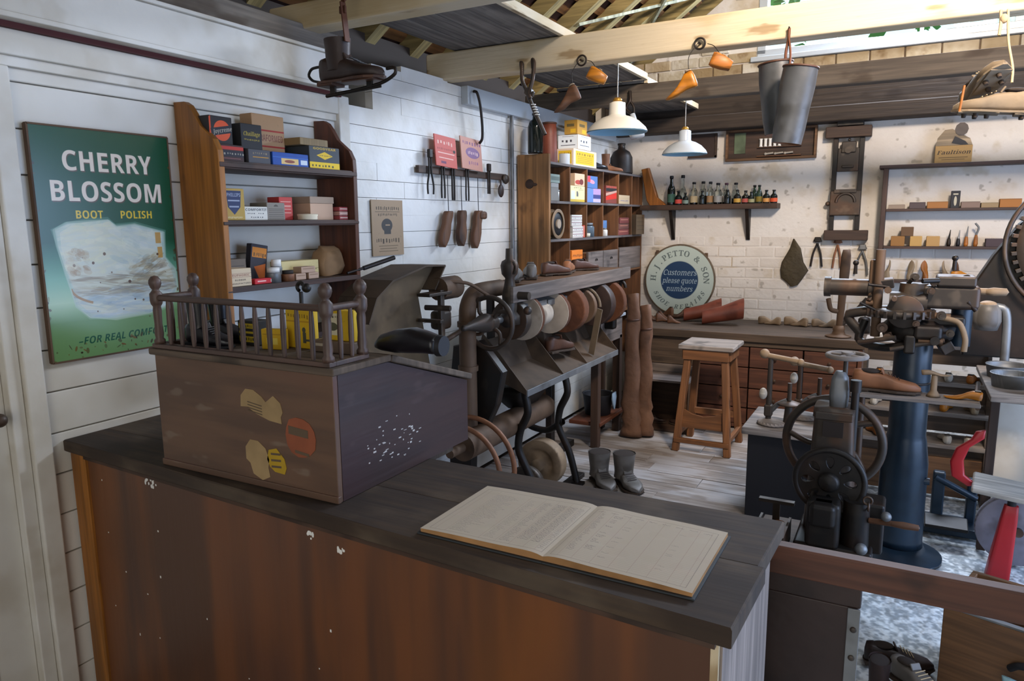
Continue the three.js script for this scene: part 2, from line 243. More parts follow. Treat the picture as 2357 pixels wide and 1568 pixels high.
struct('trim_4', [bx(-0.02, 0.078, 2.318, 2.475, 1.6, -2.82, 0.006), bx(0.07, 0.094, 2.318, 2.336, 1.6, -2.82, 0.004), bx(-0.02, 0.09, 2.475, 2.49, 1.6, -2.82, 0.004)], M.boardWhite, { ax: 'z' });
struct('trim_5', bx(-0.26, 0.012, 2.49, 2.6, 1.6, -2.84, 0.01), M.oldBeam, { ax: 'z' });     // wall plate over the boarding
// door with its frame at the near end of the boarding
const door = struct('door_1', null);
P(door, 'door_leaf', bx(-0.06, -0.02, 0.01, 2.08, -0.36, -1.2, 0.004), M.boardWhite, { ax: 'y' });
P(door, 'door_panel', bx(-0.03, -0.012, 0.12, 0.42, -0.5, -1.08, 0.006), M.boardWhite, { ax: 'y' });
P(door, 'door_panel', bx(-0.03, -0.012, 0.6, 1.9, -0.5, -1.08, 0.006), M.boardWhite, { ax: 'y' });
P(door, 'door_handle', [rod([-0.02, 1.1, -1.15], [0.04, 1.1, -1.15], 0.009), sph(0.022, 0.045, 1.1, -1.15)], M.iron);
P(door, 'keyhole_plate', bx(-0.02, -0.016, 1.0, 1.08, -1.135, -1.165, 0.002), M.blackIron);
const dframe = struct('door_frame', null);
P(dframe, 'frame_board', [bx(-0.1, 0.012, 0, 2.19, -1.2, -1.245, 0.005), bx(-0.1, 0.028, 0, 2.19, -1.245, -1.31, 0.008)], M.boardWhite, { ax: 'y' });
P(dframe, 'frame_board', bx(-0.1, 0.012, 2.08, 2.19, -0.3, -1.2, 0.005), M.boardWhite, { ax: 'z' });
P(dframe, 'frame_board', bx(-0.1, 0.012, 0, 2.08, -0.3, -0.36, 0.005), M.boardWhite, { ax: 'y' });

// back wall: plaster over brick, gable above with a window
const GW = { x0: 1.25, x1: 3.75, y0: 3.09, y1: 3.72 }, RY = (x) => 2.95 + 0.72 * (x < 2.55 ? x : 5.1 - x);
const wallB = struct('wall_back', [bx(-0.24, 5.4, 0, 2.92, ZB, ZB - 0.22), bx(-0.24, GW.x0, 2.92, 3.13, ZB, ZB - 0.22), bx(GW.x1, 5.4, 2.92, 3.13, ZB, ZB - 0.22), bx(GW.x0, GW.x1, 2.92, GW.y0, ZB, ZB - 0.22),
  ext([[-0.3, 3.13], [GW.x0, 3.13], [GW.x0, RY(GW.x0)], [-0.3, RY(-0.3)]], 0.22).translate(0, 0, ZB - 0.22), ext([[GW.x1, 3.13], [5.4, 3.13], [5.4, RY(5.4)], [GW.x1, RY(GW.x1)]], 0.22).translate(0, 0, ZB - 0.22),
  ext([[GW.x0, GW.y1], [GW.x1, GW.y1], [GW.x1, RY(GW.x1)], [2.55, RY(2.55)], [GW.x0, RY(GW.x0)]], 0.22).translate(0, 0, ZB - 0.22)], M.plaster);
for (let r = 0; r < 8; r++) for (let k = 0; k < 17; k++) {   // bricks showing through the limewash
  const y = 0.8 + r * 0.094, x = (r % 2 ? -0.12 : 0) + k * 0.245; if (x < 0.0 || x > 3.9) continue;
  P(wallB, 'brick', box(0.236, 0.085, 0.02, x + 0.12, y + 0.045, ZB + rnd(-0.0085, -0.0062), 0.006, rnd(-0.01, 0.01), rnd(-0.01, 0.01), rnd(-0.01, 0.01)), M.plaster, { j: false });
}
for (let r = 0; r < 4; r++) for (let k = 0; k < 12; k++) {   // and low under the bench
  const y = 0.1 + r * 0.094, x = 0.3 + (r % 2 ? -0.12 : 0) + k * 0.245;
  P(wallB, 'brick', box(0.236, 0.085, 0.02, x + 0.12, y + 0.045, ZB + rnd(-0.0075, -0.003), 0.009), M.plaster, { j: false });
}
P(wallB, 'gable_mortar', bx(-0.1, 5.1, 2.6, 3.03, ZB, ZB + 0.003), std({ color: 0x84705a, map: T.leather, roughness: 1 }));
const rawBrick = [std({ map: T.brickRaw, roughness: 0.95, bumpMap: TB.lump, bumpScale: 0.01 }), std({ map: T.brickRaw, color: 0xe8dcc8, roughness: 0.95, bumpMap: TB.lump, bumpScale: 0.01 }), std({ map: T.brickRaw, color: 0xd0bfa4, roughness: 0.95, bumpMap: TB.lump, bumpScale: 0.01 })];
for (let r = 0; r < 5; r++) for (let k = 0; k < 17; k++) {   // bare brick of the gable
  const y = 2.66 + r * 0.094, x = (r % 2 ? -0.12 : 0) + k * 0.25;
  P(wallB, 'gable_brick', box(0.24, 0.085, 0.03, x + 0.12, y + 0.045, ZB + rnd(-0.004, 0.006), 0.008), rawBrick[Math.floor(rnd(3))]);
}
for (let r = 0; r < 9; r++) for (let k = 0; k < 6; k++) {
  const y = 3.13 + r * 0.094, x = 0.02 + (r % 2 ? -0.12 : 0) + k * 0.25; if (x + 0.24 > GW.x0 || y + 0.1 > RY(x) - 0.1) continue;
  P(wallB, 'gable_brick', box(0.24, 0.085, 0.03, x + 0.12, y + 0.045, ZB + rnd(-0.004, 0.006), 0.008), rawBrick[Math.floor(rnd(3))]);
}
const win = struct('window_1', null);
P(win, 'window_frame', [bx(GW.x0, GW.x0 + 0.07, GW.y0, GW.y1, ZB + 0.02, ZB - 0.1, 0.004), bx(GW.x1 - 0.07, GW.x1, GW.y0, GW.y1, ZB + 0.02, ZB - 0.1, 0.004), bx(GW.x0, GW.x1, GW.y1 - 0.05, GW.y1, ZB + 0.02, ZB - 0.1, 0.004), bx(GW.x0, GW.x1, GW.y0 - 0.02, GW.y0 + 0.035, ZB + 0.02, ZB - 0.1, 0.004)], M.enamelGrey);
P(win, 'window_sill', bx(GW.x0 - 0.05, GW.x1 + 0.05, GW.y0 - 0.06, GW.y0 - 0.02, ZB + 0.05, ZB - 0.05, 0.006), M.enamelGrey);
for (const x of [1.86, 2.48, 3.1]) P(win, 'glazing_bar', bx(x - 0.014, x + 0.014, GW.y0, GW.y1, ZB - 0.02, ZB - 0.06), M.enamelGrey);
P(win, 'glazing_bar', bx(GW.x0, GW.x1, 3.43, 3.455, ZB - 0.02, ZB - 0.06), M.enamelGrey);
for (let i = 0; i < 4; i++) for (const [a, b] of [[3.125, 3.43], [3.455, 3.67]]) P(win, 'pane', bx([1.32, 1.874, 2.494, 3.114][i], [1.846, 2.466, 3.086, 3.68][i], a, b, ZB - 0.039, ZB - 0.043), M.glassPane);

// right wall with a wide doorway, front wall with a doorway behind the camera
struct('wall_low', bx(3.04, 3.9, 0, 0.84, -4.98, -5.12, 0.004), M.boardWhite);
struct('wall_right', [bx(5.1, 5.34, 0, 3.0, 1.6, -1.5), bx(5.1, 5.34, 2.4, 3.0, -1.5, -4.5), bx(5.1, 5.34, 0, 3.0, -4.5, ZB)], M.plaster, { ax: 'z' });
struct('wall_front', [bx(-0.24, 1.4, 0, 4.8, 1.6, 1.82), bx(3.8, 5.34, 0, 4.8, 1.6, 1.82), bx(1.4, 3.8, 2.6, 4.8, 1.6, 1.82)], M.plaster);

// roof: tiles on battens on rafters, beams and a boarded loft
const slopeL = Math.hypot(2.55 + 0.5, 0.72 * 3.05), ang = Math.atan(0.72);
const roof = struct('roof', [box(slopeL, 0.03, 8.6, 1.025, RY(1.025) + 0.13, -2.6, 0, 0, 0, ang)], M.tileUnder, { ax: 'z' });
const SK = [2.9, 3.9];   // skylight in the far slope
P(roof, 'roof_slope', [box((5.6 - SK[1]) / Math.cos(ang), 0.03, 8.6, (5.6 + SK[1]) / 2, RY((5.6 + SK[1]) / 2) + 0.13, -2.6, 0, 0, 0, -ang), box((SK[0] - 2.55) / Math.cos(ang), 0.03, 8.6, (2.55 + SK[0]) / 2, RY((2.55 + SK[0]) / 2) + 0.13, -2.6, 0, 0, 0, -ang),
  box(1 / Math.cos(ang), 0.03, 3.1, 3.4, RY(3.4) + 0.13, 0.15, 0, 0, 0, -ang), box(1 / Math.cos(ang), 0.03, 3.6, 3.4, RY(3.4) + 0.13, -5.1, 0, 0, 0, -ang)], M.tileUnder, { ax: 'z' });
P(roof, 'skylight_frame', [-1.4, -3.3].map((z) => box(1.1 / Math.cos(ang), 0.06, 0.06, 3.4, RY(3.4) + 0.14, z, 0, 0, 0, -ang)), M.lath);
P(roof, 'skylight_pane', box(1 / Math.cos(ang), 0.006, 1.86, 3.4, RY(3.4) + 0.16, -2.35, 0, 0, 0, -ang), M.glassPane);
for (let i = 0; i < 20; i++) { const z = 1.2 - i * 0.42; P(roof, 'rafter', beam([-0.45, RY(-0.45) + 0.02, z], [2.55, RY(2.55) + 0.02, z], 0.085, 0.11), M.rafter, { ax: 'x' }); }
for (let i = 0; i < 8; i++) { const z = 1.2 - i * 1.05; P(roof, 'rafter', beam([5.5, RY(5.5) + 0.02, z], [2.55, RY(2.55) + 0.02, z], 0.07, 0.11), M.rafter, { ax: 'x' }); }
for (let i = 0; i < 26; i++) { const x = -0.42 + i * 0.105; P(roof, 'batten', box(0.058, 0.022, 8.5, x, RY(x) + 0.096, -2.6, 0, 0, 0, ang), M.batten, { ax: 'z' }); }
P(roof, 'brace', beam([0.28, RY(0.28) - 0.05, -5.1], [1.05, RY(1.05) - 0.05, -6.7], 0.05, 0.02), M.lath);
P(roof, 'brace', beam([0.9, RY(0.9) - 0.07, -5.6], [0.1, RY(0.1) - 0.07, -6.5], 0.02, 0.03), M.lath);
struct('roof_end_left', bx(-0.5, -0.27, 2.3, 2.755, 1.6, ZB - 0.2), M.inner);   // boxed eave raised to shut out sky slits; dark colour stands for shade
struct('roof_eave_right', bx(5.34, 5.6, 2.4, 3.0, 1.6, ZB), M.black);

function hewn(name, x0, x1, y0, y1, z0, z1, mat) { return struct(name, (() => { const g = new RoundedBoxGeometry(x1 - x0, y1 - y0, z1 - z0, 4, 0.012); g.translate((x0 + x1) / 2, (y0 + y1) / 2, (z0 + z1) / 2); return g; })(), mat); }
hewn('beam_1', -0.12, 5.1, 2.532, 2.69, -3.86, -3.75, M.beamWhite);
hewn('beam_2', -0.2, 5.1, 2.535, 2.665, -5.3, -5.19, M.midBeam);
hewn('beam_3', -0.2, 5.1, 2.575, 2.69, -2.72, -2.6, M.beamWhite);
hewn('beam_4', -0.1, 5.2, 2.475, 2.6, ZB, ZB + 0.2, M.darkBeam);
hewn('beam_5', -0.1, 5.2, 2.6, 2.82, ZB, ZB + 0.12, M.darkBeam);
const loft_ = struct('loft_floor', null);
for (let i = 0; i < 4; i++) { const x = 0.07 + i * 0.172; P(loft_, 'loft_plank', [bx(x, x + 0.168, 2.694, 2.715, -2.45, -5.2, 0.002), bx(x, x + 0.168, 2.672, 2.692, -5.2, -6.7, 0.002)], M.loft, { ax: 'z' }); }
P(loft_, 'loft_edge', [bx(0.757, 0.785, 2.69, 2.735, -2.45, -5.2, 0.003), bx(0.757, 0.785, 2.668, 2.712, -5.2, -6.7, 0.003)], M.beamWhite, { ax: 'z' });
solo('conduit', 'grey metal conduit pipe running up the white brick wall', 'pipe', [tube([[0.03, 1.36, -4.55], [0.03, 2.0, -4.55], [0.03, 2.5, -4.55]], 0.014)], M.zinc);
solo('timber_plate', 'grey painted timber plate along the top of the white brick wall', 'timber', bx(0.0, 0.05, 2.42, 2.53, -3.95, ZB + 0.2, 0.004), M.enamelGrey, { ax: 'z' });
// a tree outside the gable window
const tree = thing('tree', 'green leafy tree outside the high gable window', 'tree');
P(tree, 'trunk', cyl(0.08, 0.13, 3.2, 2.6, 1.6, -10.4), M.midWood, { ax: 'y' });
P(tree, 'crown', (() => { const gs = []; for (let i = 0; i < 900; i++) { const a = rnd(6.28), r = Math.cbrt(rnd()) * 2.2, h = rnd(-1, 1), g = new THREE.PlaneGeometry(0.16, 0.1); g.rotateX(rnd(6)); g.rotateY(rnd(6)); g.translate(2.6 + Math.cos(a) * r * 1.3 * Math.sqrt(1 - h * h * 0.6), 3.4 + h * 1.4, -10.4 + Math.sin(a) * r * 0.6); gs.push(g); } return gs; })(), std({ color: 0x5a9a4c, roughness: 0.8, side: THREE.DoubleSide }));

// ---------- printed matter: one atlas of 256 px cells ----------
const AT = document.createElement('canvas'); AT.width = AT.height = 2048; const A2 = AT.getContext('2d');
let cellN = 0;
const FN = { s: 'sans-serif', r: 'serif', m: 'monospace' };
function txt(c, t, x, y, px, col, w, f = 'bold', fam = 's') { c.fillStyle = col; c.font = `${f} ${px}px ${FN[fam]}`; c.textAlign = 'center'; c.textBaseline = 'middle'; w ? c.fillText(t, x, y, w) : c.fillText(t, x, y); }
// unreadable small print: a row of uneven strokes
function scr(c, x, y, w, px, col) { c.fillStyle = col; let q = x - w / 2; while (q < x + w / 2) { const l = rnd(px * 0.3, px * 0.8); c.fillRect(q, y - px * rnd(0.25, 0.4), l * 0.55, px * rnd(0.5, 0.8)); q += l + px * 0.16; } }
function wear(c, n, col, a, w = 256, h = 256) { for (let i = 0; i < n; i++) { c.globalAlpha = rnd(a); c.fillStyle = col; c.beginPath(); c.ellipse(rnd(w), rnd(h), rnd(1, 9), rnd(0.6, 3), rnd(3), 0, 7); c.fill(); } c.globalAlpha = 1; }
function cell(base, draw, worn = 14) {
  const i = cellN++, X = (i % 8) * 256, Y = Math.floor(i / 8) * 256;
  A2.save(); A2.translate(X, Y); A2.beginPath(); A2.rect(0, 0, 256, 256); A2.clip();
  A2.fillStyle = base; A2.fillRect(0, 0, 256, 256); if (draw) draw(A2); wear(A2, worn, '#6a5a48', 0.35);
  A2.fillStyle = base; A2.fillRect(0, 0, 14, 14); A2.restore();
  return [X, Y];
}
const atlas = new THREE.CanvasTexture(AT); atlas.colorSpace = THREE.SRGBColorSpace;
const printed = std({ map: atlas, roughness: 0.65 });
// box whose named face carries the cell, the other faces its base colour. size w(x) h(y) d(z)
function printBox(w, h, d, c, face = 'x') {
  const g = new RoundedBoxGeometry(w, h, d, 1, Math.min(0.003, w / 6, h / 6, d / 6)); let q = g.index ? g.toNonIndexed() : g;
  const p = q.attributes.position, n = q.attributes.normal, uv = q.attributes.uv;
  for (let i = 0; i < p.count; i++) {
    const t = i - (i % 3); const nx = n.getX(t) + n.getX(t + 1) + n.getX(t + 2), ny = n.getY(t) + n.getY(t + 1) + n.getY(t + 2), nz = n.getZ(t) + n.getZ(t + 1) + n.getZ(t + 2);
    let u = 6, v = 6, U = (a, b) => { u = 2 + a * 252; v = 2 + (1 - b) * 252; };
    if (face.includes('x') && nx > 2.4) U(0.5 - p.getZ(i) / d, 0.5 + p.getY(i) / h);
    else if (face.includes('z') && nz > 2.4) U(0.5 + p.getX(i) / w, 0.5 + p.getY(i) / h);
    uv.setXY(i, (c[0] + u) / 2048, 1 - (c[1] + v) / 2048);
  }
  return q;
}
function carton(name, label, cat, group, [x0, x1, y0, y1, z0, z1], c, face = 'x', ry = 0, rz = 0) {
  const w = Math.abs(x1 - x0), h = y1 - y0, d = Math.abs(z1 - z0);
  const m = new THREE.Mesh(printBox(w, h, d, c, face).translate(0, h / 2, 0), printed); m.castShadow = m.receiveShadow = true; m.name = numbered(name); scene.add(m); tag(m, label, cat, group);
  return place(m, (x0 + x1) / 2, y0, (z0 + z1) / 2, ry, 0, rz);
}

// ---------- enamel sign on the boarding ----------
{
  const c = document.createElement('canvas'); c.width = 768; c.height = 1152; const g = c.getContext('2d');
  g.fillStyle = '#0f4a31'; g.fillRect(0, 0, 768, 1152);
  // the printed ground changes from dark to pale green low on the plate
  const gr = g.createLinearGradient(0, 560, 0, 960); gr.addColorStop(0, '#0f4a31'); gr.addColorStop(0.45, '#6fa388'); gr.addColorStop(0.75, '#a7c4a2'); gr.addColorStop(1, '#688e5a'); g.fillStyle = gr; g.fillRect(0, 560, 768, 592);
  g.save(); txt(g, 'CHERRY', 404, 168, 134, '#5a4a3c', 520); txt(g, 'CHERRY', 400, 162, 134, '#dccfc0', 520); txt(g, 'BLOSSOM', 394, 316, 138, '#5a4a3c', 640); txt(g, 'BLOSSOM', 390, 310, 138, '#dccfc0', 640); g.restore();
  txt(g, 'BOOT', 268, 424, 56, '#d3b326', 176); txt(g, 'POLISH', 536, 424, 56, '#d3b326', 214);
  // worn picture, mostly rubbed back to bare pale metal
  const outl = [[84, 500], [150, 470], [250, 462], [372, 452], [410, 486], [520, 478], [690, 520], [684, 660], [744, 730], [752, 830], [700, 920], [560, 958], [360, 966], [220, 944], [150, 880], [118, 720], [92, 580]];
  const soft = (k, col, al) => { g.globalAlpha = al; g.fillStyle = col; g.beginPath(); outl.forEach(([x, y], i) => { const X = 415 + (x - 415) * k + rnd(-7, 7), Y = 715 + (y - 715) * k + rnd(-7, 7); i ? g.lineTo(X, Y) : g.moveTo(X, Y); }); g.closePath(); g.fill(); };
  for (let i = 0; i < 7; i++) soft(1.05 - i * 0.012, ['#a9bdb6', '#b9c6c0', '#c6c9b8'][i % 3], 0.3);
  soft(0.95, '#c4c6b6', 0.9); g.save(); g.beginPath(); outl.forEach((p, i) => (i ? g.lineTo(...p) : g.moveTo(...p))); g.closePath(); g.clip();
  const dab = (n, x0, x1, y0, y1, cols, lx, ly, rot) => { for (let i = 0; i < n; i++) { g.globalAlpha = rnd(0.05, 0.28); g.fillStyle = cols[Math.floor(rnd(cols.length))]; g.beginPath(); g.ellipse(rnd(x0, x1), rnd(y0, y1), rnd(lx * 0.2, lx), rnd(ly * 0.2, ly), rot + rnd(-0.25, 0.25), 0, 7); g.fill(); } };
  dab(170, 90, 440, 460, 720, ['#d6d2a8', '#e2dec0', '#c6c6b0', '#b8c4c4'], 80, 22, -0.1); dab(150, 380, 700, 480, 760, ['#a9bac2', '#8ea6b0', '#c2ccc8', '#d9dccc'], 70, 24, 0.2); dab(150, 110, 740, 800, 960, ['#a9bccb', '#8ba1b4', '#d2dde2', '#7f93a6'], 100, 16, 0.05);
  dab(120, 150, 720, 740, 840, ['#6b5a42', '#847252', '#54493a', '#9a8a68'], 130, 9, 0.04); dab(60, 480, 740, 640, 780, ['#6b5434', '#8c7040', '#54452f'], 60, 14, -0.35); dab(40, 130, 230, 600, 720, ['#8c6a48', '#a3835c'], 30, 18, 0.5);
  g.globalAlpha = 0.75; g.strokeStyle = '#9c6e34'; g.lineWidth = 12; g.beginPath(); g.ellipse(400, 800, 268, 96, 0.04, 2.2, 3.1); g.stroke(); g.fillStyle = '#b07a28'; g.fillRect(640, 520, 34, 60); g.fillRect(648, 600, 30, 60); g.restore(); g.globalAlpha = 1;
  txt(g, '–FOR REAL COMFORT', 400, 1062, 52, '#114a30', 620, 'italic bold');
  for (let i = 0; i < 70; i++) { g.globalAlpha = rnd(0.3, 0.9); g.fillStyle = ['#4a2c14', '#6b4420', '#2c1c10'][i % 3]; const e = rnd() < 0.6; g.beginPath(); g.ellipse(e ? rnd(768) : rnd(2) < 1 ? rnd(16) : 768 - rnd(16), e ? 1152 - rnd(90) : rnd(1152), rnd(2, 16), rnd(2, 9), rnd(3), 0, 7); g.fill(); }
  for (let i = 0; i < 16; i++) { g.globalAlpha = rnd(0.4, 0.9); g.fillStyle = '#4a2c14'; g.beginPath(); g.arc(rnd(150, 700), rnd(580, 980), rnd(2, 9), 0, 7); g.fill(); } g.globalAlpha = 1;
  const t = new THREE.CanvasTexture(c); t.colorSpace = THREE.SRGBColorSpace;
  const o = thing('enamel_sign', 'large green enamel boot polish sign with cream capitals hung on the white boarding', 'sign');
  const w = 0.5, h = 0.778, pg = new THREE.PlaneGeometry(w, h, 24, 36), pp = pg.attributes.position; for (let i = 0; i < pp.count; i++) pp.setZ(i, 0.004 * (fbm(pp.getX(i) / 4 + 0.5, pp.getY(i) / 4 + 0.5, 12, 12, 77, 2) - 0.5)); pg.computeVertexNormals();
  const pm = P(o, 'enamel_face', pg.rotateY(Math.PI / 2).translate(0.022, 1.634, -1.592), std({ map: t, roughness: 0.22, metalness: 0.0 }), { ownUv: true });
  P(o, 'steel_plate', [bx(0.005, 0.018, 1.634 - h / 2, 1.634 + h / 2, -1.592 - w / 2, -1.592 + w / 2), ...[-1, 1].map((s) => bx(0.005, 0.025, 1.634 + s * h / 2 - 0.003, 1.634 + s * h / 2 + 0.003, -1.592 - w / 2, -1.592 + w / 2)), ...[-1, 1].map((s) => bx(0.005, 0.025, 1.634 - h / 2, 1.634 + h / 2, -1.592 + s * w / 2 - 0.003, -1.592 + s * w / 2 + 0.003))], M.rust);
}
// ---------- wall shelf with polish and sundries ----------
{
  const o = thing('wall_shelf', 'tall open wall shelf with scrolled orange brown sides beside the green sign', 'shelf');
  const prof = (f) => [[0.004, 1.2], [0.222, 1.2], [0.228, 1.93], [0.226, 1.972], [0.205, 2.012], [0.139, 2.064], [0.108, 2.113], [0.085, 2.142], [0.06, 2.156], [0.004, 2.158]].map(([x, y]) => [x, y + f]);
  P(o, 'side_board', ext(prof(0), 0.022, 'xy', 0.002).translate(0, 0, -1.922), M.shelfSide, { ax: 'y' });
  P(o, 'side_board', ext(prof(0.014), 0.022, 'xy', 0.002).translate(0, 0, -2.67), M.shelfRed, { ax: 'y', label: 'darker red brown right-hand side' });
  for (const [y, t] of [[1.936, 0.03], [1.714, 0.024]]) P(o, 'shelf_board', [bx(0.004, 0.226, y - t, y, -1.9, -2.67, 0.002), bx(0.222, 0.232, y - t + 0.006, y - 0.006, -1.9, -2.67, 0.002)], M.shelfDark, { ax: 'z' });
  P(o, 'shelf_board', bx(0.004, 0.226, 1.436, 1.458, -1.9, -2.67, 0.002), M.shelfDark, { ax: 'z' });
  P(o, 'shelf_board', bx(0.004, 0.226, 1.2, 1.222, -1.9, -2.67, 0.002), M.shelfDark, { ax: 'z' });
}
{
  const G = 'boxes on the wall shelf', Y1 = 1.936, Y2 = 1.714, Y3 = 1.458;
  carton('polish_box', 'dark box with big orange disc standing at left end of top shelf', 'box', G, [0.1, 0.175, 2.0, 2.104, -1.912, -2.018], cell('#2a2626', (c) => { c.fillStyle = '#c8481e'; c.fillRect(0, 0, 20, 256); c.fillStyle = '#d2522a'; c.beginPath(); c.arc(140, 130, 92, 0, 7); c.fill(); c.save(); c.translate(138, 128); c.rotate(-0.2); c.fillStyle = '#26262e'; c.fillRect(-120, -34, 250, 68); txt(c, 'Joycreme', 6, 0, 52, '#a8a090', 210, 'italic bold', 'r'); c.restore(); }));
  carton('polish_box', 'black box with yellow script lettering beside the brown paper carton', 'box', G, [0.11, 0.18, 1.992, 2.09, -2.054, -2.16], cell('#232326', (c) => { txt(c, 'Chaillage', 128, 100, 56, '#a8942e', 200, 'italic bold', 'r'); scr(c, 128, 160, 180, 26, '#a8942e'); }));
  carton('carton', 'tall brown paper carton with red stripes at back of top shelf', 'box', G, [0.03, 0.1, Y1, 2.15, -2.185, -2.36], cell('#a9845f', (c) => { c.fillStyle = '#9c2a20'; c.fillRect(0, 74, 256, 8); c.fillRect(0, 150, 256, 8); txt(c, 'PARAFORMED', 128, 113, 44, '#7c4a3c', 226); txt(c, 'NUTRIMENTS', 128, 190, 30, '#6a5038', 180); txt(c, 'HEELS & SOLES', 128, 232, 30, '#6a5038', 226); }));
  carton('carton', 'flat tan carton lying on the black and yellow box', 'box', G, [0.06, 0.19, 2.033, 2.064, -2.36, -2.53], cell('#8a7450', (c) => { for (let i = 0; i < 5; i++) txt(c, 'ooo ooo ooo', 128, 40 + i * 44, 34, '#5c4a30', 230); }));
  carton('polish_box', 'dark red and navy box under the orange disc box', 'box', G, [0.07, 0.2, Y1, 2.0, -1.919, -2.045], cell('#3a2220', (c) => { c.fillStyle = '#b8342a'; c.fillRect(30, 30, 226, 50); c.fillStyle = '#20202e'; c.fillRect(20, 96, 236, 80); scr(c, 138, 136, 210, 40, '#9c9484'); c.fillStyle = '#7a4a4a'; c.fillRect(20, 200, 200, 14); }));
  carton('polish_box', 'small slate box under the black script box', 'box', G, [0.07, 0.2, Y1, 1.992, -2.067, -2.18], cell('#4a4a50', (c) => { scr(c, 128, 70, 150, 44, '#8a7a60'); c.fillStyle = '#c08a2a'; c.fillRect(50, 130, 180, 14); }));
  carton('polish_box', 'long bright blue box lying in front of the brown carton', 'box', G, [0.105, 0.205, Y1, 1.99, -2.186, -2.388], cell('#1c4a9a', (c) => { c.fillStyle = '#d8b878'; c.fillRect(60, 110, 120, 110); c.fillStyle = '#8a4a3a'; c.beginPath(); c.ellipse(118, 166, 36, 30, 0, 0, 7); c.fill(); c.fillStyle = '#c9d2dc'; c.fillRect(196, 120, 48, 90); c.fillStyle = '#3b6fc0'; c.fillRect(0, 90, 256, 10); }));
  carton('heel_box', 'dark grey box with yellow diamond and yellow base band', 'box', G, [0.06, 0.205, Y1, 2.032, -2.395, -2.585], cell('#3c4248', (c) => { txt(c, 'GOODYEAR', 128, 28, 36, '#c4a02c', 190); c.fillStyle = '#d9b41c'; c.beginPath(); c.moveTo(128, 60); c.lineTo(196, 104); c.lineTo(128, 148); c.lineTo(60, 104); c.fill(); scr(c, 128, 104, 90, 16, '#4a4020'); c.fillStyle = '#e0bb14'; c.fillRect(0, 180, 256, 76); scr(c, 110, 220, 180, 34, '#4a4420'); }));
  carton('heel_box', 'gold box with navy shield at left end of middle shelf', 'box', G, [0.15, 0.205, Y2, 1.835, -1.924, -2.027], cell('#a8893c', (c) => { c.fillStyle = '#1e2c54'; c.beginPath(); c.moveTo(40, 20); c.lineTo(216, 20); c.lineTo(200, 150); c.lineTo(128, 210); c.lineTo(56, 150); c.fill(); txt(c, 'PHILLIPS', 128, 52, 40, '#8c94a8', 160); c.fillStyle = '#8c94a8'; c.fillRect(60, 92, 136, 12); c.fillRect(72, 140, 112, 12); scr(c, 128, 232, 180, 22, '#cbbf9a'); }));
  carton('rivet_box', 'white box with bold black lettering on middle shelf', 'box', G, [0.08, 0.19, Y2, 1.768, -2.037, -2.155], cell('#c9c6bd', (c) => { c.fillStyle = '#3a3c44'; txt(c, 'COMFORTIT', 128, 60, 62, '#33363e', 236); scr(c, 70, 130, 70, 28, '#33363e'); scr(c, 186, 130, 70, 28, '#33363e'); scr(c, 128, 200, 120, 30, '#33363e'); }));
  carton('tin', 'grey printed tin beside the white lettered box', 'tin', G, [0.08, 0.18, Y2, 1.786, -2.162, -2.26], cell('#7a7268', (c) => { for (let i = 0; i < 6; i++) { c.fillStyle = '#4c463e'; c.fillRect(24, 90 + i * 26, 208, 8); } c.beginPath(); c.arc(128, 60, 30, Math.PI, 0); c.fill(); }));
  carton('polish_box', 'upright red carton on the middle shelf', 'box', G, [0.07, 0.14, Y2, 1.812, -2.268, -2.345], cell('#b2342e', (c) => { c.fillStyle = '#d8a89a'; for (const y of [50, 92, 104, 130, 170]) c.fillRect(30, y, 190, 7); }));
  solo('polish_tin', 'low round cream tin in front of the lidded box', 'tin', lathe([[0, 0], [0.04, 0], [0.042, 0.004], [0.042, 0.017], [0.044, 0.018], [0.044, 0.026], [0, 0.027]], 0.185, Y2, -2.385), M.paper, { group: G });
  const lb = thing('lidded_box', 'square pinkish cardboard box with a deep lid on middle shelf', 'box', G);
  P(lb, 'body', bx(0.06, 0.165, Y2, 1.79, -2.425, -2.57, 0.002), std({ color: 0xbf9f86, roughness: 0.85 }));
  P(lb, 'lid', bx(0.056, 0.169, 1.787, 1.817, -2.421, -2.574, 0.003), std({ color: 0x9c8876, roughness: 0.85 }));
  for (let i = 0; i < 3; i++) carton('heel_packet', ['lowest', 'middle', 'topmost'][i] + ' of three pink and cream packets at right end of middle shelf', 'packet', 'pink packets', [0.12, 0.19, Y2 + i * 0.02, Y2 + 0.019 + i * 0.02, -2.585, -2.642], cell(i % 2 ? '#b98a80' : '#a2484a', (c) => { c.fillStyle = '#d8c0b0'; c.fillRect(20, 90, 216, 60); }));
  carton('carton', 'cream box with red lettering at left end of lowest visible shelf', 'box', G, [0.12, 0.215, Y3, 1.528, -1.924, -2.028], cell('#c8b394', (c) => { c.fillStyle = '#7a4a40'; c.fillRect(0, 70, 256, 4); c.fillRect(0, 124, 256, 4); txt(c, 'EUPHORIC', 128, 98, 42, '#8a5a4c', 220); txt(c, 'RUBBER', 118, 164, 34, '#55473c', 140); txt(c, 'MANUFACTURES', 128, 212, 32, '#55473c', 230); }));
  carton('carton', 'grey brown carton behind the cream box with red lettering', 'box', G, [0.02, 0.09, Y3, 1.558, -1.99, -2.115], cell('#6a5c4e', (c) => { for (let i = 0; i < 5; i++) { c.fillStyle = '#4c4238'; c.fillRect(30, 70 + i * 34, 200, 8); } }));
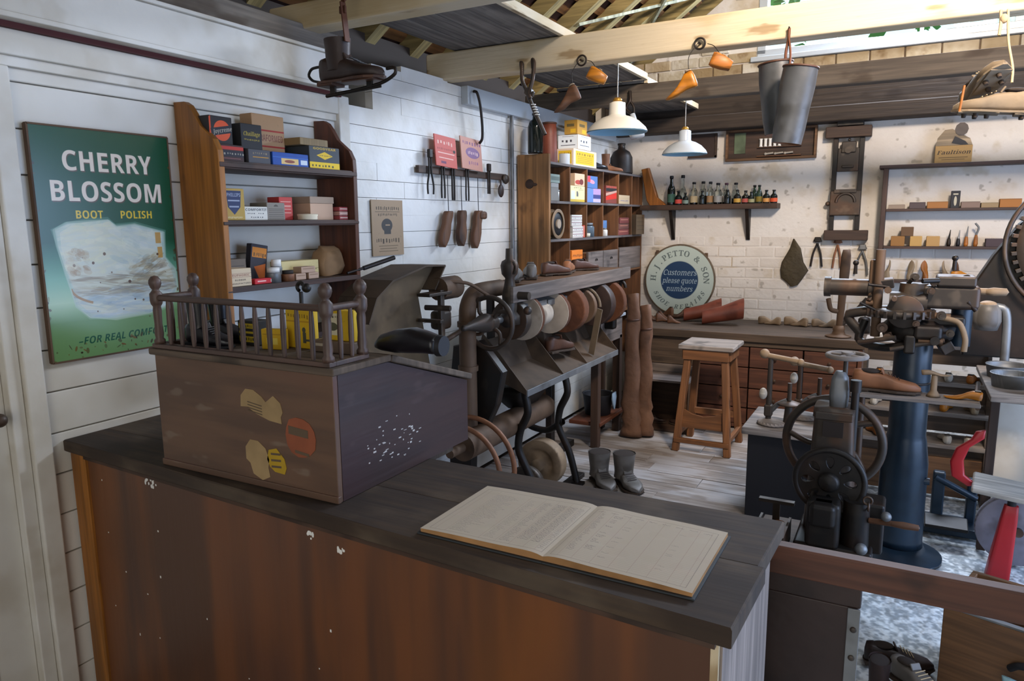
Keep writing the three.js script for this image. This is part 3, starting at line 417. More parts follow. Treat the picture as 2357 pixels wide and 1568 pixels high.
  const tl = carton('polish_packet', 'tall black and orange packet leaning back on lowest visible shelf', 'packet', G, [0.06, 0.09, Y3 + 0.004, 1.615, -2.125, -2.215], cell('#2c2830', (c) => { c.fillStyle = '#c87a1c'; c.fillRect(20, 24, 216, 70); scr(c, 128, 74, 170, 36, '#3a3020'); c.beginPath(); c.moveTo(60, 160); c.lineTo(230, 130); c.lineTo(236, 240); c.lineTo(150, 240); c.fillStyle = '#c8641c'; c.fill(); }), 'x', 0, 0); tl.rotation.x = -0.16;
  carton('polish_tube', 'small bright red carton lying at front of lowest visible shelf', 'box', G, [0.17, 0.205, Y3, 1.48, -2.052, -2.145], cell('#c01a26', (c) => { c.fillStyle = '#e6b0a8'; c.fillRect(40, 90, 120, 60); c.fillStyle = '#d8c8b8'; c.fillRect(226, 60, 24, 130); }));
  const jar = (x, z, r, h, m1, m2, label) => { const j = thing('jar', label, 'jar', G); P(j, 'glass_body', lathe([[0, 0], [r, 0], [r, h * 0.62], [r * 0.8, h * 0.7], [0, h * 0.7]], x, Y3, z), m1); P(j, 'cap', lathe([[0, h * 0.68], [r * 0.86, h * 0.68], [r * 0.86, h], [0, h]], x, Y3, z), m2); };
  jar(0.19, -2.165, 0.03, 0.062, M.zinc, M.white, 'small grey jar with white cap on lowest visible shelf');
  jar(0.13, -2.24, 0.024, 0.09, M.zinc, M.white, 'taller white capped jar behind the small brown jar');
  jar(0.19, -2.245, 0.027, 0.045, M.leatherTan, M.cork, 'small brown jar between the grey jar and cream packets');
  carton('carton', 'long pale yellow box on lowest visible shelf beside the paper bag', 'box', G, [0.06, 0.13, Y3, 1.537, -2.27, -2.495], cell('#d0bd84', (c) => { c.fillStyle = '#8a7a4a'; c.fillRect(0, 120, 256, 6); c.fillRect(150, 130, 90, 10); }));
  const sm3 = [['left small pink packet in front of the long pale yellow box', 0.15, 0.2, 0, 0.028, -2.282, -2.342], ['right small pink packet in front of the long pale yellow box', 0.15, 0.2, 0, 0.028, -2.358, -2.42], ['pinkish packet resting across the two small packets', 0.15, 0.2, 0.028, 0.055, -2.315, -2.4]];
  const pk = cell('#b2937c', (c) => { c.fillStyle = '#96785f'; c.fillRect(30, 60, 196, 50); });
  for (const [l, x0, x1, a, b, z0, z1] of sm3) carton('rivet_packet', l, 'packet', 'small rivet packets', [x0, x1, Y3 + a, Y3 + b, z0, z1], pk);
  solo('paper_bag', 'crumpled brown paper bag at right end of lowest visible shelf', 'bag', loft([[0, 0.04, 0.07, 0], [0.01, 0.055, 0.075, 0], [0.05, 0.06, 0.072, 0.004], [0.09, 0.052, 0.066, 0.008], [0.115, 0.045, 0.06, -0.004], [0.13, 0.022, 0.052, -0.012], [0.134, 0.008, 0.045, -0.012]].map(([y, a, b, d]) => ({ c: [0.1 + d, Y3 + y, -2.582 + d], a: [a, rnd(-0.006, 0.006), rnd(-0.01, 0.01)], b: [rnd(-0.01, 0.01), rnd(-0.008, 0.008), b], e: 0.6 })), 14), M.kraft, { group: G });
  solo('awl', 'dark tool handle sticking out past the right side of the wall shelf', 'tool', [rod([0.205, 1.468, -2.6], [0.236, 1.49, -2.7], 0.007), rod([0.232, 1.486, -2.685], [0.29, 1.53, -2.85], 0.011)], M.blackIron);
}
// ---------- paper notice, tool rail and lasts on the brick ----------
{
  const nc = cell('#9c8468', (c) => { scr(c, 128, 40, 180, 22, '#4a3e30'); c.fillStyle = '#4a3e30'; c.fillRect(30, 54, 196, 2); scr(c, 128, 68, 150, 16, '#4a3e30'); c.fillStyle = '#3c3a38'; c.beginPath(); c.ellipse(120, 116, 44, 30, 0, 0, 7); c.fill(); c.fillRect(96, 130, 54, 26); c.fillStyle = '#9c8468'; c.fillRect(108, 112, 36, 6); scr(c, 128, 186, 190, 28, '#4a3e30'); c.fillStyle = '#6a5842'; c.fillRect(50, 208, 156, 3); c.fillRect(60, 220, 136, 3); c.fillRect(50, 232, 156, 3); });
  carton('paper_notice', 'aged brown paper notice pinned to white brick beside the wall shelf', 'notice', null, [0.006, 0.011, 1.522, 1.82, -3.03, -3.3], nc);
  const r = thing('tool_rail', 'dark wooden tool rail fixed across the white brick wall', 'rail');
  P(r, 'rail_board', bx(0.012, 0.036, 1.978, 2.02, -3.43, -4.45, 0.003), M.darkWood, { ax: 'z' });
  P(r, 'end_knob', [lathe([[0, 0], [0.03, 0.002], [0.034, 0.012], [0.028, 0.024], [0, 0.028]], 0.036, 1.985, -4.42, 'x')], M.iron);
  const c1 = cell('#c2584c', (c) => { scr(c, 128, 60, 190, 40, '#dcb0a0'); scr(c, 128, 110, 200, 22, '#8a2c28'); c.fillStyle = '#e0b4a6'; c.fillRect(30, 140, 196, 8); c.fillRect(40, 180, 170, 8); c.fillStyle = '#6a2f50'; c.fillRect(60, 210, 60, 20); });
  const c2 = cell('#c08a78', (c) => { scr(c, 128, 46, 200, 36, '#7a4a70'); c.fillStyle = '#7d5a80'; c.beginPath(); c.ellipse(140, 120, 84, 44, 0, 0, 7); c.fill(); scr(c, 140, 120, 110, 34, '#d6b6b0'); scr(c, 140, 200, 110, 36, '#8a5a7a'); });
  const k1 = carton('show_card', 'red show card leaning on the tool rail, left of the pair', 'card', null, [0.038, 0.046, 2.004, 2.185, -3.565, -3.79], c1); k1.rotation.z = 0.1; k1.rotation.x = -0.05; k1.position.x = 0.062; k1.position.y = 2.021;
  const k2 = carton('show_card', 'pink and mauve show card leaning on the tool rail, right of the pair', 'card', null, [0.038, 0.046, 2.004, 2.2, -3.845, -4.09], c2); k2.rotation.z = 0.1; k2.rotation.x = -0.05; k2.position.x = 0.062; k2.position.y = 2.021;
  const bar = (pts, rr) => tube(pts, rr, 6, 14);
  const L0 = (z, y0, y1, w) => [bar([[0.045, y1, z + 0.012], [0.045, 1.99, z + 0.012], [0.045, y0 + 0.05, z + w], [0.045, y0, z + w * 0.9]], 0.006), bar([[0.045, y1 - 0.01, z - 0.012], [0.045, 1.99, z - 0.012], [0.045, y0 + 0.05, z - w], [0.045, y0, z - w * 0.9]], 0.006), box(0.022, 0.05, 0.034, 0.046, y1, z, 0.006)];
  const tools = [['black pincers at left end of the tool rail', -3.53, 1.86, 2.09, 0.03], ['dark nippers with a flared foot, second on the tool rail', -3.66, 1.84, 2.05, 0.018], ['black pliers third on the tool rail, over the red card', -3.77, 1.83, 2.1, 0.012], ['thin dark punch pliers below the mauve card', -3.93, 1.83, 2.06, 0.016], ['short fork-ended tool on the right half of the tool rail', -4.2, 1.88, 2.05, 0.012]];
  for (const [l, z, y0, y1, w] of tools) { const t = thing('pincers', l, 'tool', 'tools on the wall rail'); P(t, 'handles', L0(z, y0, y1, w).slice(0, 2), M.blackIron); P(t, 'jaws', L0(z, y0, y1, w)[2], M.blackIron); }
  solo('hanging_loop', 'oval dark leather loop hanging below the end of the tool rail', 'tool', [sph(0.034, 0.045, 1.905, -4.36, 0.4, 1.3, 1), rod([0.045, 1.98, -4.36], [0.045, 1.94, -4.36], 0.006)], M.leatherDark);
}

// ---------- shoes and lasts ----------
// a last, toe towards +x, sole at y = 0
function lastGeo(L, tall = 0.4) {
  const W = L * 0.17, st = [[0.0, 0.1, 0.5, 0.1, 1], [0.03, 0.62, 0.95, 0, 1], [0.12, 0.74, 1, 0, 1], [0.25, 0.68, 0.95, 0.02, 1], [0.4, 0.7, 0.66, 0.04, 1], [0.52, 0.88, 0.48, 0.02, 1], [0.66, 1, 0.36, 0, 1], [0.8, 0.88, 0.27, 0, 1], [0.92, 0.55, 0.19, 0.01, 1], [1, 0.06, 0.07, 0.05, 1]];
  return loft(st.map(([s, w, h, lift]) => { const H = h * tall * L, y0 = lift * L; return { c: [(s - 0.5) * L, y0 + H / 2, (s > 0.45 ? -0.02 : 0.01) * L], a: [0, 0, w * W], b: [0, H / 2, 0], e: 0.72 }; }), 14);
}
// a low shoe, toe towards +x
function shoeParts(L) {
  const W = L * 0.17, st = [[0, 0.2, 0.2], [0.03, 0.6, 0.3], [0.12, 0.74, 0.31], [0.28, 0.68, 0.27], [0.42, 0.72, 0.26], [0.52, 0.84, 0.24], [0.66, 0.98, 0.185], [0.8, 0.9, 0.155], [0.92, 0.64, 0.13], [1, 0.12, 0.07]];
  const upper = loft(st.map(([s, w, h]) => ({ c: [(s - 0.5) * L, 0.05 * L + h * L / 2, 0], a: [0, 0, w * W], b: [0, h * L / 2, 0], e: 0.66 })), 16);
  const out = []; for (const k of [1, -1]) for (const [s, w] of k > 0 ? st : [...st].reverse()) out.push([(s - 0.5) * L * 1.03, k * (w * W * 1.1 + 0.002)]);
  const sole = [ext(out, 0.03 * L, 'xz').translate(0, 0.03 * L, 0), box(L * 0.26, 0.05 * L, W * 1.5, -L * 0.37, 0.025 * L, 0, 0.004), box(L * 0.5, 0.02 * L, W * 1.7, L * 0.18, 0.022 * L, 0, 0.003)];
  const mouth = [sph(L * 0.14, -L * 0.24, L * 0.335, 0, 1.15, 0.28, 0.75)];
  const laces = []; for (let i = 0; i < 4; i++) { const s = 0.02 + i * 0.05; laces.push(rod([s * L, (0.315 - i * 0.024) * L, -W * 0.5], [(s + 0.02) * L, (0.31 - i * 0.024) * L, W * 0.5], L * 0.008, 5)); }
  const tongue = [box(L * 0.03, L * 0.1, W * 0.9, -L * 0.06, L * 0.34, 0, 0.004, 0, 0, 0.5)];
  return { upper, sole, mouth, laces, tongue };
}
function shoe(name, label, group, L, mat, o = {}) {
  const t = thing(name, label, o.cat ?? 'shoe', group), s = shoeParts(L);
  P(t, 'upper', [s.upper, ...s.tongue], mat); P(t, 'sole', s.sole, o.sole ?? M.sole);
  if (o.shaft) {
    const H = o.shaft, R = L * 0.16 * (o.wide ?? 1), f = o.flare ?? 1;
    P(t, 'shaft', loft([[0.12, 0.95], [0.3, 0.88], [0.42, 0.9], [0.75, 1 * f], [1, 1.08 * f]].map(([k, r], i) => ({ c: [-L * 0.26 + (i > 2 ? (o.lean ?? 0) * (k - 0.42) : 0), L * 0.1 + k * (H - L * 0.1), 0], a: [R * r * 1.1, 0, 0], b: [0, 0, R * r * 0.85] })), 16, false), o.shaftMat ?? mat);
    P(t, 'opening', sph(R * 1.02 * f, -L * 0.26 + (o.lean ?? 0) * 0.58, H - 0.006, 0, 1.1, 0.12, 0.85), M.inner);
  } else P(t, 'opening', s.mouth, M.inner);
  if (o.laces) P(t, 'laces', s.laces, o.laces);
  return t;
}
function last(name, label, group, L, mat, tall) { const t = thing(name, label, 'shoe last', group); P(t, 'foot_block', lastGeo(L, tall), mat); P(t, 'iron_heel_plate', box(L * 0.16, 0.004, L * 0.16, -L * 0.37, (tall ?? 0.4) * L + 0.001, 0, 0.001), M.iron); return t; }
// three worn wooden soles hanging from the tool rail
{
  const sole3 = [['leftmost of three brown wooden lasts hanging below the tool rail', -3.72, 1.765, 0.215, 0.12], ['middle of three brown wooden lasts hanging below the tool rail', -3.87, 1.77, 0.22, 0.03], ['rightmost brown last hanging below the tool rail, with a heel block', -4.07, 1.77, 0.24, 0.08]];
  sole3.forEach(([l, z, y, L, tilt], i) => {
    const t = thing('hanging_last', l, 'shoe last', 'lasts hanging under the tool rail');
    const st = [[0, 0.5], [0.04, 0.75], [0.15, 0.85], [0.35, 0.72], [0.6, 1], [0.8, 0.9], [0.93, 0.55], [1, 0.1]];
    P(t, 'sole_block', loft(st.map(([s, w]) => ({ c: [0.04, -s * L, s * L * tilt * 3], a: [0.024, 0, 0], b: [0, 0, -w * 0.047], e: 0.7 })), 14), M.lastBrown, { ax: 'y' });
    if (i === 2) P(t, 'heel_block', box(0.05, 0.05, 0.08, 0.05, -0.03, -0.02, 0.014), M.lastBrown);
    P(t, 'hanging_cord', tube([[0.04, -0.01, 0], [0.04, 0.1, 0.004], [0.042, 0.21, 0.006]], 0.0025, 5), M.black);
    place(t, 0, y, z);
  });
}

// ---------- shop counter ----------
{
  const o = thing('shop_counter', 'long dark wooden shop counter across the foreground', 'counter');
  const CT = 0.975, zf = (x) => -1.36 + 0.0555 * x;
  const top = (z0, z1, m) => ext([[0.005, z0[0]], [2.268, z0[1]], [2.28, z1[1]], [0.005, z1[0]]], 0.034, 'xz', 0.004).translate(0, CT - 0.038, 0);
  P(o, 'top_board', top([zf(0), zf(2.268)], [-1.51, -1.5]), M.counterTop, { ax: 'x' });
  P(o, 'top_board', top([-1.513, -1.503], [-1.765, -1.765]), M.counterTop, { ax: 'x' });
  P(o, 'top_board', bx(0.005, 1.2, CT - 0.038, CT - 0.002, -1.767, -1.96, 0.003), M.counterTop, { ax: 'x' });
  const quad = (x0, x1, y0, y1, off, t) => { const g = ext([[x0, zf(x0) - off - t], [x1, zf(x1) - off - t], [x1, zf(x1) - off], [x0, zf(x0) - off]], y1 - y0, 'xz'); return g.translate(0, y0, 0); };
  P(o, 'front_panel', quad(0.1, 2.235, 0.02, CT - 0.038, 0.02, 0.02), M.counterFront, { ax: 'y' });
  P(o, 'front_moulding', quad(0.1, 2.24, CT - 0.056, CT - 0.036, 0.006, 0.02), M.darkWood, { ax: 'x' });
  P(o, 'orange_stile', quad(0.01, 0.1, 0.02, CT - 0.038, 0.012, 0.026), M.orangeWood, { ax: 'y', label: 'orange varnished stile at the wall end' });
  P(o, 'corner_bead', quad(2.23, 2.245, 0.02, CT - 0.04, 0.018, 0.022), M.beamWhite, { ax: 'y', label: 'pale worn corner edge' });
  P(o, 'end_panel', ext([[2.232, zf(2.232) - 0.03], [2.25, zf(2.25) - 0.03], [2.258, -1.752], [2.238, -1.752]], 0.91, 'xz').translate(0, 0.02, 0), M.counterEnd, { ax: 'y', label: 'pale bleached end panel' });
  P(o, 'back_panel', bx(0.02, 2.24, 0.02, CT - 0.04, -1.735, -1.75), M.darkWood, { ax: 'x' });
  const flecks = []; for (let i = 0; i < 15; i++) { const x = i < 11 ? rnd(0.12, 0.75) : rnd(0.8, 1.9), y = rnd(0.3, 0.92); flecks.push(box(rnd(0.002, 0.006), rnd(0.003, 0.009), 0.001, x, y, zf(x) - 0.0197, 0, 0, -0.055)); }
  for (const [x, y, w, h] of [[1.172, 0.905, 0.012, 0.035], [1.28, 0.872, 0.013, 0.009], [0.44, 0.91, 0.012, 0.02], [0.47, 0.9, 0.008, 0.02]]) for (let q = 0; q < 9; q++) flecks.push(cyl(rnd(0.0015, 0.006), 0.004, 0.001, 0, 0, 0, 'z', 7).scale(rnd(0.6, 1), rnd(0.7, 1.6), 1).rotateY(-0.055).translate(x + rnd(-w, w), y + rnd(-h, h) * 0.8, zf(x) - 0.0195));
  P(o, 'paint_chips', flecks, M.white, { label: 'small white chips in the varnish' }).userData.kind = 'stuff';
}
// ---------- cash desk standing on the counter ----------
const DK = { x0: 0.545, x1: 1.244, z0: -1.35, zr: -1.575, z1: -1.985, y0: 0.976, yt: 1.338, yb: 1.2 };
{
  const o = thing('cash_desk', 'dark brown sloping cash desk with a spindle gallery standing on the counter', 'desk');
  const { x0, x1, z0, zr, z1, y0, yt, yb } = DK, prof = [[z0 - 0.0182, y0 + 0.001], [z0 - 0.0182, yt - 0.021], [zr, yt - 0.024], [z1, yb - 0.019], [z1, y0 + 0.001]];
  P(o, 'front_board', bx(x0, x1, y0, yt - 0.016, z0, z0 - 0.018, 0.003), M.desk, { ax: 'x' });
  P(o, 'side_board', ext(prof.map(([z, y]) => [z, y]), 0.018, 'zy').translate(x1 - 0.018, 0, 0), M.deskSideDaylit, { ax: 'z', label: 'side tinged purple with white paint chips' });
  P(o, 'side_board', ext(prof.map(([z, y]) => [z, y]), 0.018, 'zy').translate(x0, 0, 0), M.desk, { ax: 'z' });
  P(o, 'back_board', bx(x0 + 0.0185, x1 - 0.0185, y0, yb - 0.017, z1, z1 + 0.018), M.desk, { ax: 'x' });
  P(o, 'top_board', bx(x0 - 0.012, x1 + 0.014, yt - 0.02, yt, z0 + 0.012, zr, 0.005), M.deskTop, { ax: 'x' });
  P(o, 'lid', beam([(x0 + x1) / 2, yt - 0.012, zr - 0.001], [(x0 + x1) / 2, yb - 0.008, z1 - 0.012], x1 - x0 + 0.028, 0.02, 0.005), M.deskTop, { ax: 'x' });
  P(o, 'base_moulding', [bx(x0 - 0.003, x1 + 0.003, y0, y0 + 0.02, z0 + 0.004, z0 - 0.01, 0.003)], M.desk, { ax: 'x' });
  P(o, 'gallery_plinth', [bx(x0 + 0.0, x1 - 0.002, yt, yt + 0.014, z0 + 0.006, z0 - 0.022, 0.003), bx(x1 - 0.03, x1 - 0.002, yt, yt + 0.014, z0 - 0.02, -1.5, 0.003), bx(x0, x0 + 0.028, yt, yt + 0.014, z0 - 0.02, -1.5, 0.003)], M.gallery);
  const post = (x, z) => { const ps = P(o, 'gallery_post', lathe([[0.0, 0], [0.016, 0], [0.016, 0.012], [0.011, 0.018], [0.013, 0.03], [0.011, 0.06], [0.0125, 0.1], [0.011, 0.112], [0.016, 0.12], [0.018, 0.13], [0.018, 0.15], [0.012, 0.157], [0.009, 0.162], [0.014, 0.168], [0.018, 0.18], [0.017, 0.19], [0.01, 0.2], [0, 0.203]], x, yt + 0.012, z, 'y', 16), M.gallery, { ax: 'y' }); return ps; };
  for (const [x, z] of [[x0 + 0.02, z0 - 0.008], [x1 - 0.018, z0 - 0.008], [x1 - 0.016, -1.488], [x0 + 0.02, -1.488]]) post(x, z);
  const ry = yt + 0.15;
  P(o, 'gallery_rail', [rod([x0 + 0.02, ry, z0 - 0.008], [x1 - 0.018, ry, z0 - 0.008], 0.0095, 10), rod([x1 - 0.017, ry, z0 - 0.008], [x1 - 0.017, ry, -1.488], 0.0095, 10), rod([x0 + 0.02, ry, z0 - 0.008], [x0 + 0.02, ry, -1.488], 0.0095, 10)], M.gallery);
  const sp0 = (x, z) => P(o, 'spindle', lathe([[0.005, 0.01], [0.0066, 0.03], [0.0075, 0.08], [0.0066, 0.12], [0.005, 0.142]], x, yt, z, 'y', 10), M.gallery, { ax: 'y' });
  for (let i = 1; i < 13; i++) sp0(x0 + 0.02 + (x1 - x0 - 0.038) * i / 13, z0 - 0.008);
  for (const z of [-1.405, -1.447]) { sp0(x1 - 0.017, z); sp0(x0 + 0.02, z); }
  // peeling labels on the front
  const patch = (pts, m, l) => P(o, 'peeling_label', ext(pts, 0.0008).translate(0, 0, z0 + 0.0004), m, { label: l });
  const cream = std({ color: 0xb89a6c, map: T.leather, roughness: 0.8 }), orange = std({ color: 0x9c5434, map: T.leather, roughness: 0.7 }), yellow = std({ color: 0xc9a21c, map: T.leather, roughness: 0.7 });
  patch([[0.902, 1.2], [0.905, 1.232], [0.925, 1.252], [0.955, 1.252], [0.985, 1.236], [1.0, 1.222], [1.03, 1.243], [1.055, 1.225], [1.062, 1.2], [1.054, 1.186], [1.056, 1.168], [1.01, 1.172], [0.96, 1.186], [0.93, 1.202]], cream, 'torn cream label');
  patch([[0.91, 1.05], [0.91, 1.085], [0.93, 1.108], [0.96, 1.108], [0.988, 1.09], [1.0, 1.06], [0.995, 1.035], [1.0, 1.01], [0.97, 0.996], [0.935, 1.01], [0.925, 1.04]], cream, 'torn cream label above the yellow scrap');
  patch([[0.992, 1.06], [1.0, 1.088], [1.03, 1.096], [1.058, 1.07], [1.064, 1.045], [1.056, 1.026], [1.02, 1.028], [1.002, 1.04]], yellow, 'yellow label scrap');
  patch([0, 1, 2, 3, 4, 5, 6, 7, 8, 9, 10, 11, 12, 13].map((i) => { const a = i / 14 * 6.283; return [1.121 + 0.056 * Math.cos(a) + rnd(-0.003, 0.003), 1.139 + 0.056 * Math.sin(a) + rnd(-0.003, 0.003)]; }), orange, 'worn orange oval label');
  P(o, 'label_print', [ext([[1.08, 1.145], [1.15, 1.14], [1.15, 1.162], [1.08, 1.168]], 0.0004), ext([[1.1, 1.095], [1.15, 1.09], [1.15, 1.098], [1.1, 1.103]], 0.0004), ...[0, 1, 2].map((i) => ext([[1.008, 1.075 - i * 0.018], [1.045, 1.078 - i * 0.018], [1.045, 1.084 - i * 0.018], [1.008, 1.081 - i * 0.018]], 0.0004)), ...[0, 1, 2, 3].map((i) => ext([[0.93, 1.215 - i * 0.008], [0.985, 1.208 - i * 0.008], [0.985, 1.211 - i * 0.008], [0.93, 1.218 - i * 0.008]], 0.0004))].map((g) => g.translate(0, 0, z0 + 0.0013)), std({ color: 0x5a4a38, roughness: 0.8 })).userData.kind = 'stuff';
  const chips = []; for (let i = 0; i < 46; i++) { const a = rnd(6.28), r = Math.pow(rnd(), 0.6); chips.push(box(0.0008, rnd(0.0015, 0.005), rnd(0.003, 0.013), x1 + 0.0002, 1.07 + Math.sin(a) * r * 0.06 + rnd(0.03), -1.6 + Math.cos(a) * r * 0.14)); }
  P(o, 'paint_chips', chips, std({ color: 0xb8b4b0, roughness: 0.8 })).userData.kind = 'stuff';
}
// things on the desk top
{
  const ty = DK.yt + 0.0005, G = 'things inside the desk gallery';
  const ys = cell('#d2ab14', (c) => { c.fillStyle = '#b88a10'; c.fillRect(0, 70, 256, 10); scr(c, 128, 40, 200, 36, '#8a6a10'); c.fillStyle = '#4a4a3c'; c.beginPath(); c.arc(190, 130, 18, 0, 7); c.fill(); c.fillRect(176, 146, 34, 70); c.fillRect(210, 190, 40, 14); });
  carton('polish_packet', 'upright bright yellow packet inside the desk gallery', 'packet', G, [0.905, 1.0, ty, ty + 0.112, -1.53, -1.565], ys, 'z');
  carton('polish_packet', 'crumpled yellow paper packet in front of the upright yellow one', 'packet', G, [0.862, 0.94, ty, ty + 0.06, -1.478, -1.5], cell('#c9a012', (c) => { c.fillStyle = '#a88210'; c.fillRect(20, 60, 216, 12); c.fillStyle = '#d8c050'; c.fillRect(60, 110, 120, 80); }), 'z', 0.2);
  carton('polish_packet', 'yellow show box with cream panel near the right gallery post', 'packet', G, [1.045, 1.165, ty + 0.033, ty + 0.12, -1.53, -1.56], cell('#d2ab14', (c) => { c.fillStyle = '#d8cfae'; c.fillRect(20, 30, 140, 180); scr(c, 90, 60, 110, 26, '#4a4434'); c.fillStyle = '#55553c'; c.beginPath(); c.ellipse(90, 140, 40, 34, 0, 0, 7); c.fill(); }), 'z');
  carton('carton', 'low brown carton under the yellow show box', 'box', G, [1.02, 1.175, ty, ty + 0.033, -1.51, -1.566], cell('#6a5848', (c) => { c.fillStyle = '#b0a490'; c.fillRect(20, 60, 90, 60); }), 'z');
  carton('tin', 'black tin with yellow lettering behind the gallery spindles', 'tin', G, [0.735, 0.815, ty, ty + 0.075, -1.5, -1.555], cell('#1c1b16', (c) => { c.fillStyle = '#a89018'; c.fillRect(20, 30, 200, 50); c.fillRect(20, 110, 200, 22); c.fillRect(20, 160, 200, 60); scr(c, 120, 56, 150, 36, '#2a2610'); scr(c, 120, 190, 170, 42, '#2a2610'); }), 'z');
  const b1 = shoe('ankle_boot', 'black ankle boot with laces at left end of the desk gallery', G, 0.19, M.leatherBlack, { shaft: 0.135, laces: M.leatherGrey, sole: M.black, cat: 'boot' }); place(b1, 0.7, ty + 0.001, -1.425, -0.05);
  const b2 = shoe('ankle_boot', 'black ankle boot standing behind the laced one in the gallery', G, 0.18, M.leatherBlack, { shaft: 0.12, sole: M.black, cat: 'boot' }); place(b2, 0.66, ty + 0.001, -1.535, 0.05);
  const t = thing('spur_bracket', 'small dark iron bracket rising behind the gallery rail', 'bracket'); P(t, 'stem', rod([0.93, ty, -1.573], [0.93, 1.5, -1.573], 0.006), M.blackIron); P(t, 'jaw', [torus(0.013, 0.006, 0.93, 1.514, -1.573, 'z', 6, 14, 4.2), sph(0.014, 0.953, 1.512, -1.573)], M.blackIron);
  // black rubber boot lying over the desk lid
  const rb = thing('rubber_overshoe', 'glossy black shoe lying on the desk lid with its heel to the right', 'shoe');
  P(rb, 'upper', loft([[0, 0.012, 0.01, 0.012], [0.03, 0.03, 0.024, 0.022], [0.09, 0.04, 0.034, 0.03], [0.15, 0.042, 0.036, 0.036], [0.2, 0.04, 0.03, 0.034], [0.235, 0.036, 0.026, 0.03], [0.25, 0.034, 0.022, 0.028]].map(([s, w, h, y]) => ({ c: [1.17 + s * 0.92, yLid(1.17) + y, -1.62 + s * 0.06], a: [0, 0, w], b: [0, h, 0], e: 0.8 })), 16), M.leatherBlack);
  P(rb, 'heel', [cyl(0.028, 0.03, 0.018, 1.405, yLid(1.17) + 0.028, -1.604, 'x', 16)], M.black);
  function yLid() { return DK.yt + 0.0015; }
}
// ---------- open ledger ----------
{
  const c = document.createElement('canvas'); c.width = 1400; c.height = 700; const g = c.getContext('2d');
  g.fillStyle = '#b8aa96'; g.fillRect(0, 0, 1400, 700);
  const tone = (n) => { for (let i = 0; i < n; i++) { g.globalAlpha = rnd(0.06); g.fillStyle = rnd() < 0.5 ? '#a58e6e' : '#d9cbb4'; g.beginPath(); g.ellipse(rnd(1400), rnd(700), rnd(10, 60), rnd(10, 50), 0, 0, 7); g.fill(); } g.globalAlpha = 1; }; tone(120);
  g.strokeStyle = 'rgba(90,80,80,.28)'; g.lineWidth = 1.2;
  for (let y = 100; y < 660; y += 17) { g.beginPath(); g.moveTo(30, y); g.lineTo(690, y); g.moveTo(715, y); g.lineTo(1370, y); g.stroke(); }
  g.strokeStyle = 'rgba(110,60,60,.35)'; for (const x of [70, 130, 330, 420, 500, 580, 640, 760, 830, 920, 1010, 1100, 1190, 1280, 1340]) { g.beginPath(); g.moveTo(x, 60); g.lineTo(x, 670); g.stroke(); }
  g.lineWidth = 2; g.strokeStyle = 'rgba(80,70,70,.5)'; g.strokeRect(40, 50, 640, 620); g.strokeRect(725, 50, 640, 620);
  const scrib = (x, y, w, a) => { g.strokeStyle = `rgba(50,46,56,${a})`; g.lineWidth = 1.8; g.beginPath(); g.moveTo(x, y); for (let q = 0; q < w; q += 4) g.lineTo(x + q, y + rnd(-6, 4)); g.stroke(); };
  for (let y = 112; y < 650; y += 17) { scrib(140, y, rnd(60, 150), 0.32); scrib(345, y, rnd(20, 60), 0.28); scrib(432, y, rnd(30, 60), 0.45); if (y < 600) { scrib(508, y, 62, 0.6); scrib(586, y, 48, 0.7); } scrib(646, y, 26, 0.5); }
  for (let y = 112; y < 600; y += 17) { scrib(770, y, rnd(14, 40), 0.5); if (rnd() < 0.7) scrib(842, y, rnd(20, 52), 0.55); if (rnd() < 0.35) scrib(930, y, 40, 0.4); if (rnd() < 0.25) scrib(1200, y, 34, 0.3); }
  for (let x = 740; x < 1340; x += 70) scrib(x, 82, 44, 0.5);
  const t = new THREE.CanvasTexture(c); t.colorSpace = THREE.SRGBColorSpace;
  const o = thing('ledger', 'open account ledger with columns of handwriting lying on the counter', 'book');
  const CY = 0.9755, w = 0.322, d = 0.31, N = 24;
  const hgt = (s) => 0.013 + 0.02 * Math.pow(s, 3) * (1 - Math.pow(s, 9) * 0.75) + 0.003 * Math.sin(s * 5);   // s: 0 at fore edge, 1 at spine
  for (const k of [-1, 1]) {
    const pg = new THREE.PlaneGeometry(w, d, N, 4), p = pg.attributes.position, uv = pg.attributes.uv;
    for (let i = 0; i < p.count; i++) { const s01 = p.getX(i) / w + 0.5, s = k < 0 ? s01 : 1 - s01; const z = -p.getY(i); uv.setXY(i, (k < 0 ? 0 : 0.5) + s01 * 0.5, uv.getY(i)); p.setXYZ(i, k * (1 - s) * w, hgt(s), z); }
    pg.computeVertexNormals(); if (pg.attributes.normal.getY(40) < 0) flip(pg);
    P(o, 'page', pg, std({ map: t, roughness: 0.9, side: THREE.DoubleSide }), { ownUv: true });
    const out = []; for (let i = 0; i <= N; i++) out.push([k * (1 - i / N) * w, hgt(i / N) - 0.0006]); out.push([0, 0.004], [k * w, 0.004]);
    P(o, 'page_block', ext(k < 0 ? out : out.reverse(), d - 0.004).translate(0, 0, -d / 2 + 0.002), std({ color: 0xb98a58, map: T.leather, roughness: 0.9 }), { label: 'tan page edges' });
    P(o, 'cover', bx(k < 0 ? -w - 0.006 : 0, k < 0 ? 0 : w + 0.006, 0, 0.0038, -d / 2 - 0.005, d / 2 + 0.005, 0.001), std({ color: 0x2e3438, roughness: 0.7 }));
  }
  place(o, 1.86, CY, -1.456, -0.006);
}

